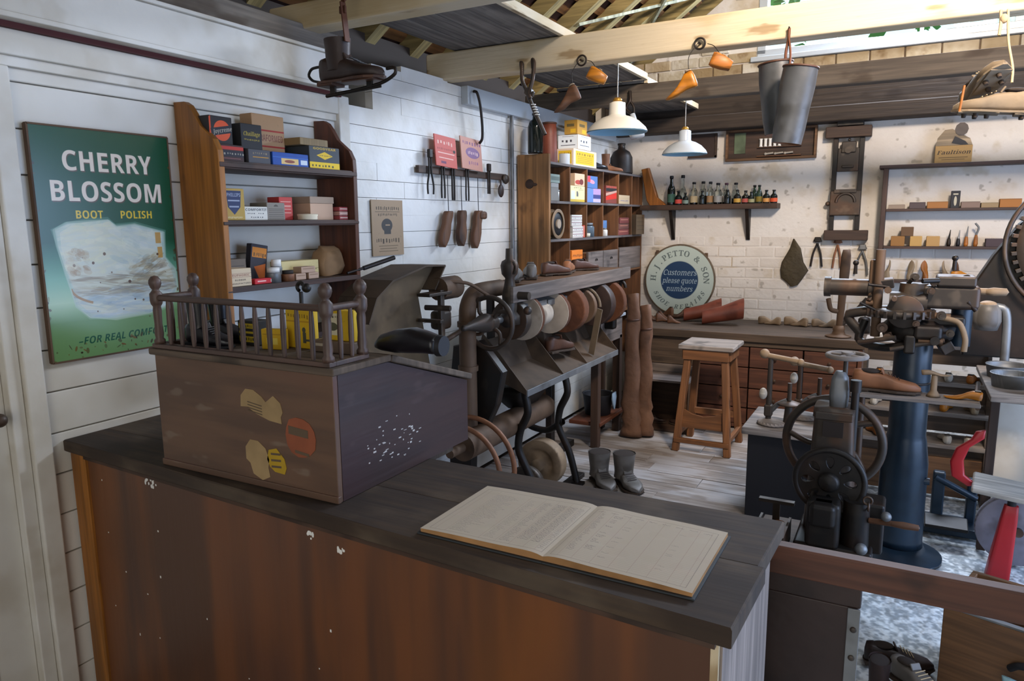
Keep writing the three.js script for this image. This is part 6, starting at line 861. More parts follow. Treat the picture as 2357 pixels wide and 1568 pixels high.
// ---------- hung from the beams ----------
{
  const Z = -3.68;
  const hookW = (o, x, y) => P(o, 'coil_hook', [torus(0.026, 0.005, x, y, -3.738, 'z', 6, 24), rod([x, y, -3.75], [x, y, -3.72], 0.006, 6)], M.blackIron);
  const hl = (l, x, y, L, mat, tall, ry, rz, hk, cut) => { const t = thing('hanging_last', l, 'shoe last', 'lasts hanging from the white beam'); const g = cut ? loft([[0, 0.4, 0.9], [0.15, 0.9, 1], [0.6, 1, 0.9], [1, 0.8, 0.66]].map(([s, w, h]) => ({ c: [(s - 0.5) * L, 0, 0], a: [0, 0, w * L * 0.32], b: [0, h * L * 0.36, 0], e: 0.7 })), 12) : lastGeo(L, tall).translate(0, -tall * L * 0.5, 0); P(t, 'wooden_last', g.rotateZ(rz).rotateY(ry).translate(x, y, Z), mat); P(t, 'cut_face', cyl(L * 0.1, L * 0.1, 0.004, 0, 0, 0, 'y', 12).translate(0, cut ? L * 0.36 : tall * L * 0.5 + 0.002, 0).translate(cut ? 0 : -0.37 * L, 0, 0).rotateZ(rz).rotateY(ry).translate(x, y, Z), M.lastPale); P(t, 'wire', tube([[hk[0], hk[1], Z - 0.03], [(x + hk[0]) / 2, (y + hk[1]) / 2 + 0.03, Z - 0.01], [x + (cut ? 0 : 0.05), y + 0.03, Z]], 0.002, 5), M.blackIron); if (!cut) hookW(t, hk[0], hk[1]); };
  hl('brown wooden last hanging at left, toe down to the left', 0.83, 2.345, 0.17, M.lastBrown, 0.5, Math.PI, -0.45, [0.9, 2.545]);
  hl('orange wooden heel piece hanging left of the cream lamp flex', 1.013, 2.445, 0.1, M.lastOrange, 0.5, 0.3, -0.5, [0.945, 2.535], true);
  hl('bright orange wooden last hanging right of the cream lamp', 1.45, 2.355, 0.17, M.lastOrange, 0.5, Math.PI, -0.4, [1.53, 2.556]);
  hl('orange wooden heel piece hanging near the leather gaiters', 1.65, 2.445, 0.1, M.lastWood, 0.5, 0.4, -0.4, [1.575, 2.545], true);
  const t = thing('leather_gaiters', 'pair of dark grey leather gaiters hanging from the white beam', 'gaiters');
  const gt = (x0, y0, x1, y1, r0, r1, z) => { const d = V(x1 - x0, y1 - y0, 0).normalize(), n = V(-d.y, d.x, 0); const sec = (k) => [[0, r0], [0.25, r0 * 1.03], [0.55, r0 * 0.95], [0.8, (r0 + r1) * 0.5], [1, r1]].map(([s, r]) => ({ c: [x0 + (x1 - x0) * s, y0 + (y1 - y0) * s, z], a: [n.x * r * k, n.y * r * k, 0], b: [0, 0, r * k * 0.9] })); P(t, 'gaiter', loft(sec(1), 22, false), M.leatherGrey, { ax: 'y' }); P(t, 'tan_lining', loft(sec(0.94), 22, false), M.leatherTan); P(t, 'rolled_edge', torus(r0, 0.005, 0, 0, 0, 'y', 6, 26).scale(1, 1, 0.9).applyQuaternion(new THREE.Quaternion().setFromUnitVectors(V(0, 1, 0), d.clone().negate())).translate(x0, y0, z), M.leatherBrown); };
  gt(1.898, 2.415, 1.925, 2.095, 0.076, 0.06, Z - 0.02); gt(2.03, 2.36, 1.985, 2.035, 0.074, 0.064, Z + 0.13);
  P(t, 'hanging_strap', [tube([[1.945, 2.575, -3.742], [1.945, 2.53, -3.735], [1.94, 2.46, -3.71], [1.945, 2.41, -3.69]], 0.007, 6), tube([[1.945, 2.54, -3.735], [1.965, 2.45, -3.68], [1.972, 2.36, -3.62]], 0.005, 6)], M.strap);
  P(t, 'nail', rod([1.945, 2.575, -3.752], [1.945, 2.578, -3.73], 0.004, 6), M.blackIron);
  // football boots
  const fbt = (l, x, y, z, ry, rx, rz, sx, ym) => { const o = thing('football_boot', l, 'boot', 'football boots hung by their laces'), s = shoeParts(0.29); P(o, 'upper', [s.upper, ...s.tongue], M.bootTan); P(o, 'sole', s.sole, M.bootTan); P(o, 'opening', s.mouth, M.inner); P(o, 'laces', s.laces, M.rope); for (const [a, b] of [[-0.1, 0.02], [-0.1, -0.02], [0.06, 0.03], [0.06, -0.03], [0.1, 0], [0.02, 0]]) P(o, 'stud', cyl(0.011, 0.008, 0.016, a, -0.004, b, 'y', 10), M.sole); place(o, x, y, z, ry, rx, rz); return o; };
  fbt('pale football boot hanging side on at the right edge', 2.765, 2.105, -3.6, Math.PI, 0, 0.1); fbt('pale football boot hanging end on with its studs in view', 2.735, 2.2, -3.72 + 0.1, -1.15, 0, 0.55);
  const ls = thing('boot_laces', 'long pale laces tied over the white beam holding the football boots', 'laces'); P(ls, 'lace', tube([[2.77, 2.54, -3.74], [2.772, 2.48, -3.71], [2.768, 2.43, -3.69]], 0.006, 6), M.rope); P(ls, 'lace', tube([[2.795, 2.54, -3.74], [2.8, 2.4, -3.66], [2.815, 2.28, -3.57], [2.815, 2.22, -3.55]], 0.005, 6), M.rope); P(ls, 'lace_end', tube([[2.655, 2.22, -3.52], [2.65, 2.17, -3.515], [2.645, 2.12, -3.515]], 0.005, 6), M.lastWood); P(ls, 'knot', sph(0.014, 2.782, 2.5, -3.715, 1, 1.4, 1), M.rope);
  // tongs
  const tg = thing('hanging_tongs', 'long iron shoemaking tongs hooked over the white beam', 'tongs');
  P(tg, 'arm', tube([[0.53, 2.53, -3.755], [0.535, 2.57, -3.735], [0.552, 2.555, -3.715], [0.56, 2.47, -3.7], [0.59, 2.405, -3.7], [0.63, 2.31, -3.7], [0.66, 2.25, -3.7], [0.7, 2.17, -3.7]], 0.011, 8, 40), M.iron); P(tg, 'arm', tube([[0.6, 2.54, -3.755], [0.607, 2.58, -3.735], [0.625, 2.555, -3.715], [0.63, 2.47, -3.69], [0.61, 2.405, -3.69], [0.615, 2.37, -3.69]], 0.011, 8, 40), M.iron); P(tg, 'pivot', [cyl(0.022, 0.022, 0.03, 0.605, 2.405, -3.695, 'z', 14), box(0.06, 0.03, 0.02, 0.605, 2.4, -3.7, 0.006, 0, 0, -0.4)], M.iron); P(tg, 'wire_binding', [0, 1, 2, 3, 4].map((i) => torus(0.0125, 0.0028, 0.628 + i * 0.006, 2.335 - i * 0.014, -3.7, 'y', 5, 12)), M.white);
  solo('iron_hook', 'curved black iron hook hanging from the timber plate', 'hook', tube([[0.06, 2.5, -4.0], [0.085, 2.49, -4.0], [0.095, 2.42, -4.02], [0.09, 2.3, -4.05], [0.082, 2.22, -4.06], [0.06, 2.19, -4.06]], 0.009, 8, 30), M.blackIron);
  const jg = thing('hanging_jug', 'pale enamel jug tilted on a black bracket under the second beam', 'jug'); P(jg, 'bracket', [tube([[0.66, 2.62, -5.18], [0.67, 2.55, -5.16], [0.64, 2.5, -5.16], [0.68, 2.46, -5.16]], 0.012, 6), tube([[0.67, 2.55, -5.16], [0.7, 2.5, -5.16], [0.7, 2.44, -5.16]], 0.009, 6)], M.blackIron); P(jg, 'body', lathe([[0, -0.08], [0.05, -0.075], [0.056, -0.04], [0.045, 0.02], [0.022, 0.05], [0.018, 0.1], [0, 0.1]], 0, 0, 0).rotateZ(0.25).translate(0.715, 2.36, -5.16), M.enamelGrey);
  // ice skate
  const sk = thing('ice_skate_boot', 'old brown leather skating boot with iron blade hanging by a strap', 'ice skate'), sp_ = shoeParts(0.33), sx = 0.4, sy = 2.275, sz = -2.47;
  P(sk, 'upper', [sp_.upper, ...sp_.tongue].map((g) => g.translate(sx, sy, sz)), M.leatherDark); P(sk, 'sole', sp_.sole.map((g) => g.translate(sx, sy, sz)), M.leatherBrown); P(sk, 'laces', sp_.laces.map((g) => g.translate(sx, sy, sz)), M.black);
  P(sk, 'shaft', loft([[0.06, 0.058], [0.11, 0.056], [0.15, 0.058], [0.19, 0.062]].map(([y, r]) => ({ c: [sx - 0.075, sy + y, sz], a: [r, 0, 0], b: [0, 0, r * 0.8] })), 18, false), M.leatherDark); P(sk, 'opening', sph(0.058, sx - 0.075, sy + 0.186, sz, 1, 0.1, 0.8), M.inner);
  P(sk, 'blade', [tube([[sx - 0.17, sy + 0.09, sz], [sx - 0.225, sy + 0.085, sz], [sx - 0.245, sy + 0.06, sz], [sx - 0.22, sy + 0.035, sz], [sx - 0.15, sy + 0.02, sz]], 0.006, 6, 30), tube([[sx - 0.15, sy - 0.035, sz], [sx, sy - 0.025, sz], [sx + 0.15, sy - 0.008, sz], [sx + 0.22, sy + 0.02, sz], [sx + 0.222, sy + 0.045, sz], [sx + 0.18, sy + 0.045, sz]], 0.007, 6, 40), box(0.3, 0.016, 0.006, sx + 0.0, sy - 0.026, sz, 0.002, 0, 0, 0.055), box(0.03, 0.05, 0.012, sx - 0.11, sy - 0.005, sz, 0.003), box(0.03, 0.04, 0.012, sx + 0.09, sy + 0.0, sz, 0.003)], M.blackIron);
  P(sk, 'strap', [beam([sx - 0.01, sy + 0.17, sz + 0.012], [sx - 0.02, 2.6, sz + 0.02], 0.03, 0.006), beam([sx - 0.02, 2.6, sz + 0.02], [sx - 0.01, 2.72, -2.56], 0.026, 0.006), box(0.034, 0.03, 0.01, sx - 0.02, 2.57, sz + 0.02, 0.003)], M.strap, { ax: 'y' });
}

// display spotlight fitting on the far roof slope, behind the frame's upper edge
{
  const o = thing('display_spotlight', 'small black display spotlight clamped under the roof above the barrier', 'lamp');
  P(o, 'can', [cyl(0.07, 0.055, 0.16, 0, 0, 0, 'z', 22, true).rotateX(0.42).rotateY(0.29).translate(3.32, 3.81, -1.92)], M.blackIron);
  P(o, 'lamp_face', [cyl(0.052, 0.052, 0.004, 0, 0, 0.06, 'z', 20).rotateX(0.42).rotateY(0.29).translate(3.32, 3.81, -1.92)], std({ color: 0xfff0dd, emissive: 0xffe8cc, emissiveIntensity: 2, roughness: 0.4 }));
  P(o, 'stem', [rod([3.33, 3.84, -1.9], [3.36, 4.25, -1.86], 0.01)], M.blackIron);
}

// ---------- machines and stands at the right ----------
const handWheel = (R, r, x, y, z, ax, n = 4, hub = 0.03) => { const gs = [torus(R, r, 0, 0, 0, 'z', 8, 40), cyl(hub, hub, r * 3, 0, 0, 0, 'z', 16)]; for (let i = 0; i < n; i++) { const a = i / n * 6.283 + 0.4; gs.push(rod([0, 0, 0], [R * Math.cos(a), R * Math.sin(a), 0], r * 0.7, 6)); } return gs.map((g) => { if (ax === 'y') g.rotateX(Math.PI / 2); if (ax === 'x') g.rotateY(Math.PI / 2); return g.translate(x, y, z); }); };
{
  // plinth with eyelet presses
  const p = thing('machine_plinth', 'black wooden plinth carrying two small hand presses', 'plinth');
  P(p, 'body', bx(1.775, 2.2, 0, 0.5, -4.12, -4.56, 0.005), M.black, { ax: 'y' }); P(p, 'top_board', bx(1.745, 2.22, 0.5, 0.54, -4.08, -4.6, 0.006), M.dustWood);
  const press = (label, x, z, h, hh) => {
    const t = thing('eyelet_press', label, 'press', 'hand presses on the plinth');
    P(t, 'base_disc', lathe([[0, 0], [0.085, 0], [0.09, 0.01], [0.08, 0.022], [0.03, 0.03], [0, 0.03]], x, 0.541, z), M.dustWood); P(t, 'post', [cyl(0.014, 0.016, h, x - 0.03, 0.56 + h / 2, z), box(0.045, 0.07, 0.05, x - 0.03, 0.62, z, 0.01)], M.iron, { ax: 'y' });
    P(t, 'lever_bar', [rod([x - 0.08, 0.57 + h, z], [x + 0.14, 0.545 + h, z + 0.02], 0.016), sph(0.028, x - 0.065, 0.575 + h, z), sph(0.02, x + 0.13, 0.545 + h, z + 0.02)], M.leatherPale);
    P(t, 'knob', sph(0.028, x - 0.06, 0.57 + h * hh, z + 0.02, 0.8, 1.2, 0.8), M.lastWhite); P(t, 'anvil', [cyl(0.02, 0.028, 0.1, x + 0.08, 0.61, z + 0.01), lathe([[0, 0], [0.06, 0.004], [0.064, 0.014], [0.03, 0.026], [0, 0.028]], x + 0.08, 0.66, z + 0.01), cyl(0.012, 0.012, 0.1, x + 0.08, 0.74, z + 0.01)], M.iron); P(t, 'arm', tube([[x - 0.03, 0.6, z], [x + 0.02, 0.66, z + 0.01], [x + 0.07, 0.69, z + 0.01]], 0.014, 8), M.zinc);
  };
  press('hand press with pale lever bar at left on the black plinth', 1.895, -4.22, 0.37, 0.4); press('lower hand press behind the left one on the plinth', 2.03, -4.43, 0.3, 0.7);
}
{
  // flywheel stitching machine on a low stand
  const st = thing('machine_stand', 'low dark timber stand under the flywheel machine', 'stand'); P(st, 'top', bx(1.98, 2.46, 0.25, 0.285, -3.0, -3.5, 0.005), M.benchWood); for (const [x, z] of [[2.01, -3.03], [2.38, -3.05], [2.01, -3.43], [2.38, -3.43]]) P(st, 'leg', bx(x - 0.025, x + 0.025, 0, 0.25, z - 0.025, z + 0.025), M.benchWood, { ax: 'y' });
  const o = thing('flywheel_machine', 'black cast iron stitching machine with two flywheels and a hand wheel on top', 'machine'), Y0 = 0.286;
  P(o, 'base_block', [bx(2.16, 2.46, Y0, 0.36, -3.08, -3.42, 0.012), box(0.13, 0.2, 0.16, 2.27, 0.45, -3.14, 0.02), box(0.1, 0.1, 0.1, 2.27, 0.5, -3.08, 0.02), cyl(0.05, 0.055, 0.22, 2.39, 0.44, -3.16, 'y', 18), box(0.09, 0.22, 0.14, 2.45, 0.43, -3.24, 0.015)], M.blackIron);
  P(o, 'main_body', [loft([[0.36, 0.1, 0.1], [0.6, 0.09, 0.09], [0.74, 0.085, 0.085], [0.86, 0.08, 0.08], [0.9, 0.082, 0.08]].map(([y, a, b]) => ({ c: [2.275, y, -3.34], a: [a, 0, 0], b: [0, 0, b], e: 0.3 })), 20), bx(2.2, 2.35, 0.85, 0.885, -3.25, -3.44, 0.006)], M.iron, { ax: 'y' });
  P(o, 'recess_shade', bx(2.235, 2.315, 0.78, 0.845, -3.248, -3.256), M.inner);  // flat dark plate standing in for the shade of a recess
  P(o, 'upper_column', loft([[0.885, 0.035, 0.04], [0.95, 0.04, 0.045], [1.02, 0.034, 0.04], [1.05, 0.02, 0.024]].map(([y, a, b]) => ({ c: [2.285, y, -3.34], a: [a, 0, 0], b: [0, 0, b], e: 0.6 })), 14), M.zinc); P(o, 'side_rod', [cyl(0.016, 0.016, 0.3, 2.35, 0.87, -3.3, 'y', 12), cyl(0.022, 0.022, 0.05, 2.35, 1.0, -3.3, 'y', 12)], M.blackIron);
  P(o, 'hand_wheel', handWheel(0.076, 0.011, 2.305, 1.12, -3.34, 'y', 4, 0.022), M.dustWood); P(o, 'spindle', cyl(0.01, 0.01, 0.1, 2.303, 1.075, -3.34, 'y', 10), M.iron);
  P(o, 'rear_flywheel', [torus(0.2, 0.019, 2.265, 0.7, -3.46, 'z', 10, 56), ...[0.6, 1.9, 3.0, 4.4, 5.5].map((a) => tube([[2.265, 0.7, -3.46], [2.265 + 0.1 * Math.cos(a + 0.3), 0.7 + 0.1 * Math.sin(a + 0.3), -3.46], [2.265 + 0.2 * Math.cos(a), 0.7 + 0.2 * Math.sin(a), -3.46]], 0.014, 8)), cyl(0.035, 0.035, 0.1, 2.265, 0.7, -3.45, 'z', 16)], M.iron);
  const holes = []; for (let i = 0; i < 8; i++) { const a0 = i / 8 * 6.283, h = []; for (let k = 0; k < 10; k++) { const b = k / 10 * 6.283; const rr = 0.082 + 0.027 * Math.cos(b), th = a0 + 0.2 * Math.sin(b); h.push([rr * Math.cos(th), rr * Math.sin(th)]); } holes.push(h); }
  const ring = []; for (let i = 0; i < 48; i++) ring.push([0.13 * Math.cos(i / 48 * 6.2832), 0.13 * Math.sin(i / 48 * 6.2832)]);
  P(o, 'front_flywheel', [ext(ring, 0.016, 'xy', 0.002, holes).translate(2.28, 0.615, -3.17), torus(0.132, 0.014, 2.28, 0.615, -3.162, 'z', 8, 48), lathe([[0, -0.02], [0.04, -0.02], [0.042, 0.02], [0.03, 0.036], [0, 0.038]], 2.28, 0.615, -3.155, 'z', 20)], M.blackIron);
  P(o, 'axle', cyl(0.016, 0.016, 0.36, 2.28, 0.615, -3.3, 'z', 12), M.steel);
  P(o, 'crank_handle', [rod([2.44, 0.48, -3.14], [2.52, 0.49, -3.12], 0.012), lathe([[0, 0], [0.011, 0.004], [0.015, 0.05], [0.012, 0.1], [0, 0.105]], 2.515, 0.49, -3.12, 'x', 12)], M.lastBrown); P(o, 'chain_link', [torus(0.016, 0.005, 2.43, 0.57, -3.12, 'z', 6, 14), torus(0.016, 0.005, 2.435, 0.545, -3.12, 'x', 6, 14)], M.iron); P(o, 'spool_cap', sph(0.024, 2.42, 0.38, -3.07), M.zinc); P(o, 'spool_cap', sph(0.02, 2.5, 0.515, -3.12), M.zinc);
  const tr = thing('bobbin_tray', 'small iron tray of bobbins at left foot of the flywheel machine', 'tray'); P(tr, 'tray', [bx(2.0, 2.13, Y0, Y0 + 0.012, -3.02, -3.26), bx(2.0, 2.01, Y0, Y0 + 0.1, -3.02, -3.26), bx(2.12, 2.13, Y0, Y0 + 0.1, -3.02, -3.26), bx(2.0, 2.13, Y0, Y0 + 0.06, -3.02, -3.03), bx(1.99, 2.14, Y0 + 0.16, Y0 + 0.175, -3.24, -3.27), bx(2.05, 2.08, Y0, Y0 + 0.17, -3.25, -3.26)], M.iron);
  [['left front bobbin in the iron tray', 2.04, 0.05], ['right front bobbin in the iron tray', 2.09, 0.05], ['left rear bobbin in the iron tray', 2.04, 0.13], ['right rear bobbin in the iron tray', 2.09, 0.14]].forEach(([l, x, dz], i) => solo('bobbin', l, 'bobbin', lathe([[0, 0], [0.022, 0], [0.022, 0.008], [0.014, 0.014], [0.014, 0.056], [0.022, 0.062], [0.022, 0.07], [0, 0.07]], x, Y0 + 0.013 + (i > 1 ? 0.02 : 0), -3.04 - dz, 'y', 14), i === 3 ? M.lastWood : M.leatherPale, { group: 'bobbins in the tray' }));
}
{
  // column machine
  const o = thing('column_stitcher', 'boot stitching machine with a complex dark head on a tall blue grey column', 'machine'), x = 2.56, z = -3.98;
  P(o, 'column', lathe([[0, 0.06], [0.112, 0.06], [0.108, 0.1], [0.106, 0.5], [0.09, 0.62], [0.085, 0.64], [0.083, 1.12], [0, 1.12]], x, 0, z, 'y', 32), M.blueSheenCast, { ax: 'y' }); P(o, 'foot_flange', lathe([[0, 0], [0.2, 0], [0.2, 0.02], [0.13, 0.04], [0.115, 0.065], [0, 0.065]], x, 0, z, 'y', 32), M.blueSheenCast); P(o, 'column_collar', [lathe([[0.084, 0.9], [0.09, 0.902], [0.09, 0.91], [0.084, 0.912]], x, 0, z, 'y', 32)], M.blackIron);
  const H = 1.12;
  P(o, 'head_base', [lathe([[0, 0], [0.1, 0], [0.15, 0.03], [0.16, 0.08], [0.12, 0.12], [0, 0.13]], x + 0.01, H - 0.02, z, 'y', 24), box(0.3, 0.05, 0.16, x + 0.05, H + 0.1, z + 0.02, 0.015)], M.blackIron);
  P(o, 'turntable_gear', [lathe([[0.05, -0.02], [0.13, -0.02], [0.14, 0], [0.13, 0.02], [0.05, 0.02]], x - 0.07, H + 0.13, z + 0.06, 'y', 26), ...Array.from({ length: 22 }, (_, i) => box(0.014, 0.034, 0.012, x - 0.07 + 0.142 * Math.cos(i * 0.2856), H + 0.13, z + 0.06 + 0.142 * Math.sin(i * 0.2856), 0, 0, -i * 0.2856))], M.iron);
  P(o, 'main_casting', [box(0.24, 0.11, 0.16, x + 0.13, H + 0.21, z, 0.02), box(0.16, 0.05, 0.18, x + 0.15, H + 0.285, z, 0.012), cyl(0.06, 0.07, 0.14, x - 0.02, H + 0.2, z + 0.03, 'y', 20), cyl(0.05, 0.05, 0.16, x - 0.04, H + 0.18, z + 0.06, 'x', 18)], M.iron);
  P(o, 'arm_tube', [cyl(0.042, 0.042, 0.22, x - 0.3, H + 0.24, z + 0.02, 'x', 20), cyl(0.05, 0.05, 0.03, x - 0.2, H + 0.24, z + 0.02, 'x', 20), cyl(0.05, 0.05, 0.03, x - 0.4, H + 0.24, z + 0.02, 'x', 20)], M.iron);
  P(o, 'needle_bar', [box(0.05, 0.28, 0.05, x - 0.19, H + 0.24, z + 0.04, 0.01), cyl(0.022, 0.022, 0.42, x - 0.17, H + 0.22, z + 0.08, 'y', 14)], M.rust); P(o, 'lower_arm', tube([[x - 0.24, H + 0.02, z + 0.03], [x - 0.3, H + 0.1, z + 0.03], [x - 0.2, H + 0.13, z + 0.05], [x - 0.05, H + 0.14, z + 0.07]], 0.024, 10), M.iron); P(o, 'hook_arm', tube([[x - 0.22, H + 0.08, z + 0.03], [x - 0.24, H - 0.02, z + 0.04], [x - 0.12, H - 0.04, z + 0.1], [x + 0.02, H + 0.0, z + 0.13]], 0.02, 8), M.blackIron);
  P(o, 'right_cylinder', [cyl(0.045, 0.045, 0.3, x + 0.19, H + 0.12, z - 0.05, 'y', 18), cyl(0.055, 0.055, 0.03, x + 0.19, H + 0.16, z - 0.05, 'y', 18)], M.blueSheenCast); P(o, 'side_lever', [rod([x + 0.2, H + 0.24, z + 0.02], [x + 0.29, H + 0.24, z + 0.03], 0.016), lathe([[0, 0], [0.014, 0], [0.02, 0.03], [0.017, 0.08], [0, 0.09]], x + 0.27, H + 0.24, z + 0.03, 'x', 12)], M.leatherPale);
  P(o, 'cam_disc', [lathe([[0, -0.014], [0.075, -0.014], [0.08, 0], [0.075, 0.014], [0.02, 0.02], [0, 0.03]], x - 0.05, H + 0.14, z + 0.13, 'z', 24)], M.iron); P(o, 'curved_lever', tube([[x + 0.09, H + 0.12, z + 0.1], [x + 0.17, H + 0.1, z + 0.12], [x + 0.2, H + 0.03, z + 0.13], [x + 0.2, H - 0.03, z + 0.13]], 0.013, 8), M.leatherPale);
  P(o, 'front_jaw', [box(0.12, 0.07, 0.1, x + 0.05, H + 0.05, z + 0.12, 0.02), box(0.05, 0.09, 0.05, x - 0.02, H - 0.01, z + 0.14, 0.012), cyl(0.02, 0.02, 0.08, x + 0.08, H + 0.02, z + 0.16, 'z', 12)], M.blackIron);
  for (const [dx, dy, dz, r] of [[-0.1, 0.02, 0.1, 0.02], [0.0, 0.09, 0.15, 0.016], [0.1, 0.13, 0.12, 0.02], [-0.14, 0.06, 0.12, 0.024], [0.14, 0.05, 0.13, 0.018], [0.05, 0.24, 0.1, 0.018], [-0.02, 0.3, 0.05, 0.02], [0.19, 0.3, 0.05, 0.018]]) P(o, 'adjusting_screw', [cyl(r, r, 0.02, x + dx, H + dy, z + dz, 'z', 12), cyl(r * 0.5, r * 0.5, 0.06, x + dx, H + dy, z + dz, 'z', 8)], M.iron);
  for (let i = 0; i < 26; i++) { const a = rnd(6.28), r = rnd(0.05, 0.2), px = x + Math.cos(a) * r * 1.25, py = H + rnd(-0.02, 0.3), pz = z + 0.03 + Math.abs(Math.sin(a)) * r * 0.7; P(o, 'linkage', i % 3 === 0 ? box(rnd(0.02, 0.07), rnd(0.02, 0.06), rnd(0.02, 0.06), px, py, pz, 0.006, rnd(), rnd(), rnd()) : i % 3 === 1 ? cyl(rnd(0.01, 0.022), rnd(0.01, 0.022), rnd(0.03, 0.1), px, py, pz, 'xyz'[i % 2 ? 0 : 2], 10) : rod([px, py, pz], [px + rnd(-0.09, 0.09), py + rnd(-0.06, 0.06), pz + rnd(0.04)], rnd(0.006, 0.012), 7), [M.iron, M.rust, M.blackIron][i % 3]); }
  for (const [dx, h] of [[-0.28, 0.33], [0.14, 0.36]]) P(o, 'oil_cup', [cyl(0.008, 0.01, 0.05, x + dx, H + h, z, 'y', 10), sph(0.014, x + dx, H + h + 0.03, z)], M.blackIron);
  P(o, 'lever_rods', [rod([x - 0.24, H - 0.02, z + 0.12], [x - 0.08, H + 0.02, z + 0.16], 0.012), rod([x - 0.1, H - 0.04, z + 0.15], [x + 0.12, H + 0.02, z + 0.15], 0.011)], M.iron); P(o, 'side_bolt', cyl(0.018, 0.018, 0.03, x + 0.1, 0.42, z + 0.04, 'x', 10), M.blueSheenCast);
}
{
  // rack with tiers of lasts
  const o = thing('last_rack', 'tiered timber rack of lasts behind the blue column', 'rack');
  const tiers = [[0.915, -5.3], [0.7, -5.2], [0.53, -5.12], [0.35, -5.05]];
  for (const [y, z] of tiers) P(o, 'tier_board', bx(2.3, 3.0, y - 0.025, y, z + 0.15, z - 0.12, 0.003), M.dustWood);
  for (const [y, z] of tiers) P(o, 'riser_board', bx(2.3, 3.0, y - 0.13, y - 0.026, z + 0.1, z + 0.08, 0.003), M.benchWood);
  for (const x of [2.31, 2.99]) P(o, 'end_frame', ext([[-4.86, 0], [-5.45, 0], [-5.45, 0.89], [-5.2, 0.89], [-4.9, 0.32]], 0.02, 'zy').translate(x - 0.01, 0, 0), M.benchWood);
  P(o, 'base_board', bx(2.3, 3.0, 0.02, 0.26, -4.93, -4.95, 0.003), M.midWood);
  let k = 0; const posn = ['far left', 'left', 'middle', 'right', 'far right'];
  tiers.forEach(([y, z], t) => { for (let i = 0; i < 5; i++) { const m = [M.lastWhite, M.lastOrange, M.lastWhite, M.lastWood, M.lastPale][(k * 3 + t) % 5]; const l = last('wooden_last', `${['white', 'bright orange', 'white', 'brown', 'pale'][(k * 3 + t) % 5]} last lying ${posn[i]} on the ${['top', 'second', 'third', 'lowest'][t]} tier of the rack`, 'lasts on the tiered rack', 0.19, m, 0.28); place(l, 2.39 + i * 0.13, y, z + 0.04, [1.3, 1.7, 1.4, 1.9, 1.5][(i + t) % 5]); k++; } });
  // plank with big shoe
  const p = thing('display_plank', 'grey plank on a thin post carrying a long tan shoe', 'plank'); P(p, 'board', bx(2.31, 2.83, 0.872, 0.89, -3.66, -3.82, 0.004), M.dustWood); P(p, 'post', cyl(0.014, 0.016, 0.872, 2.36, 0.436, -3.72, 'y', 12), M.iron, { ax: 'y' }); P(p, 'bracket', [rod([2.82, 0.872, -3.8], [2.86, 0.872, -4.24], 0.01), rod([2.82, 0.868, -3.68], [2.82, 0.868, -3.82], 0.01)], M.iron);
  const s = shoe('display_shoe', 'long tan leather shoe standing on the grey plank', null, 0.29, M.leatherTan, { laces: M.leatherBrown }); place(s, 2.455, 0.8905, -3.74, 0.0);
  const lt = last('wooden_last', 'orange last lying at right end of the grey plank', 'loose lasts', 0.15, M.lastOrange, 0.28); place(lt, 2.765, 0.8905, -3.74, Math.PI - 0.05);
  const st = thing('iron_last_stand', 'pale iron shoe last on a stem standing on the grey plank', 'shoe last'); P(st, 'stem', lathe([[0, 0], [0.03, 0], [0.024, 0.012], [0.013, 0.03], [0.013, 0.1], [0, 0.1]], 2.65, 0.8905, -3.74), M.leatherPale); P(st, 'foot_plate', lastGeo(0.12, 0.2).translate(2.655, 0.988, -3.74), M.leatherPale);
  // lasts standing on a ledge under the wall shelves
  const lg = thing('wall_ledge', 'narrow dark ledge under the right wall shelves carrying upright lasts', 'ledge'); P(lg, 'board', bx(2.33, 3.99, 1.18, 1.2, WZ, WZ + 0.16, 0.002), M.shelfDark); 
  [['leftmost upright last on the ledge', 2.36, M.lastPale], ['pale upright last, second on the ledge', 2.52, M.lastPale], ['brown upright last, third on the ledge', 2.61, M.lastWood], ['pale upright last, fourth on the ledge', 2.74, M.lastPale], ['brown upright last, fifth on the ledge', 2.82, M.lastBrown]].forEach(([l, x, m], i) => { const t = thing('wooden_last', l, 'shoe last', 'upright lasts on the ledge'); P(t, 'foot_block', lastGeo(0.16, 0.34).rotateZ(Math.PI / 2).translate(0.01, 0.081, 0), m, { ax: 'y' }); P(t, 'heel_plate', box(0.05, 0.004, 0.04, -0.015, 0.002, 0, 0.001), M.iron); place(t, x + 0.02, 1.2, WZ + 0.09, i); });
}
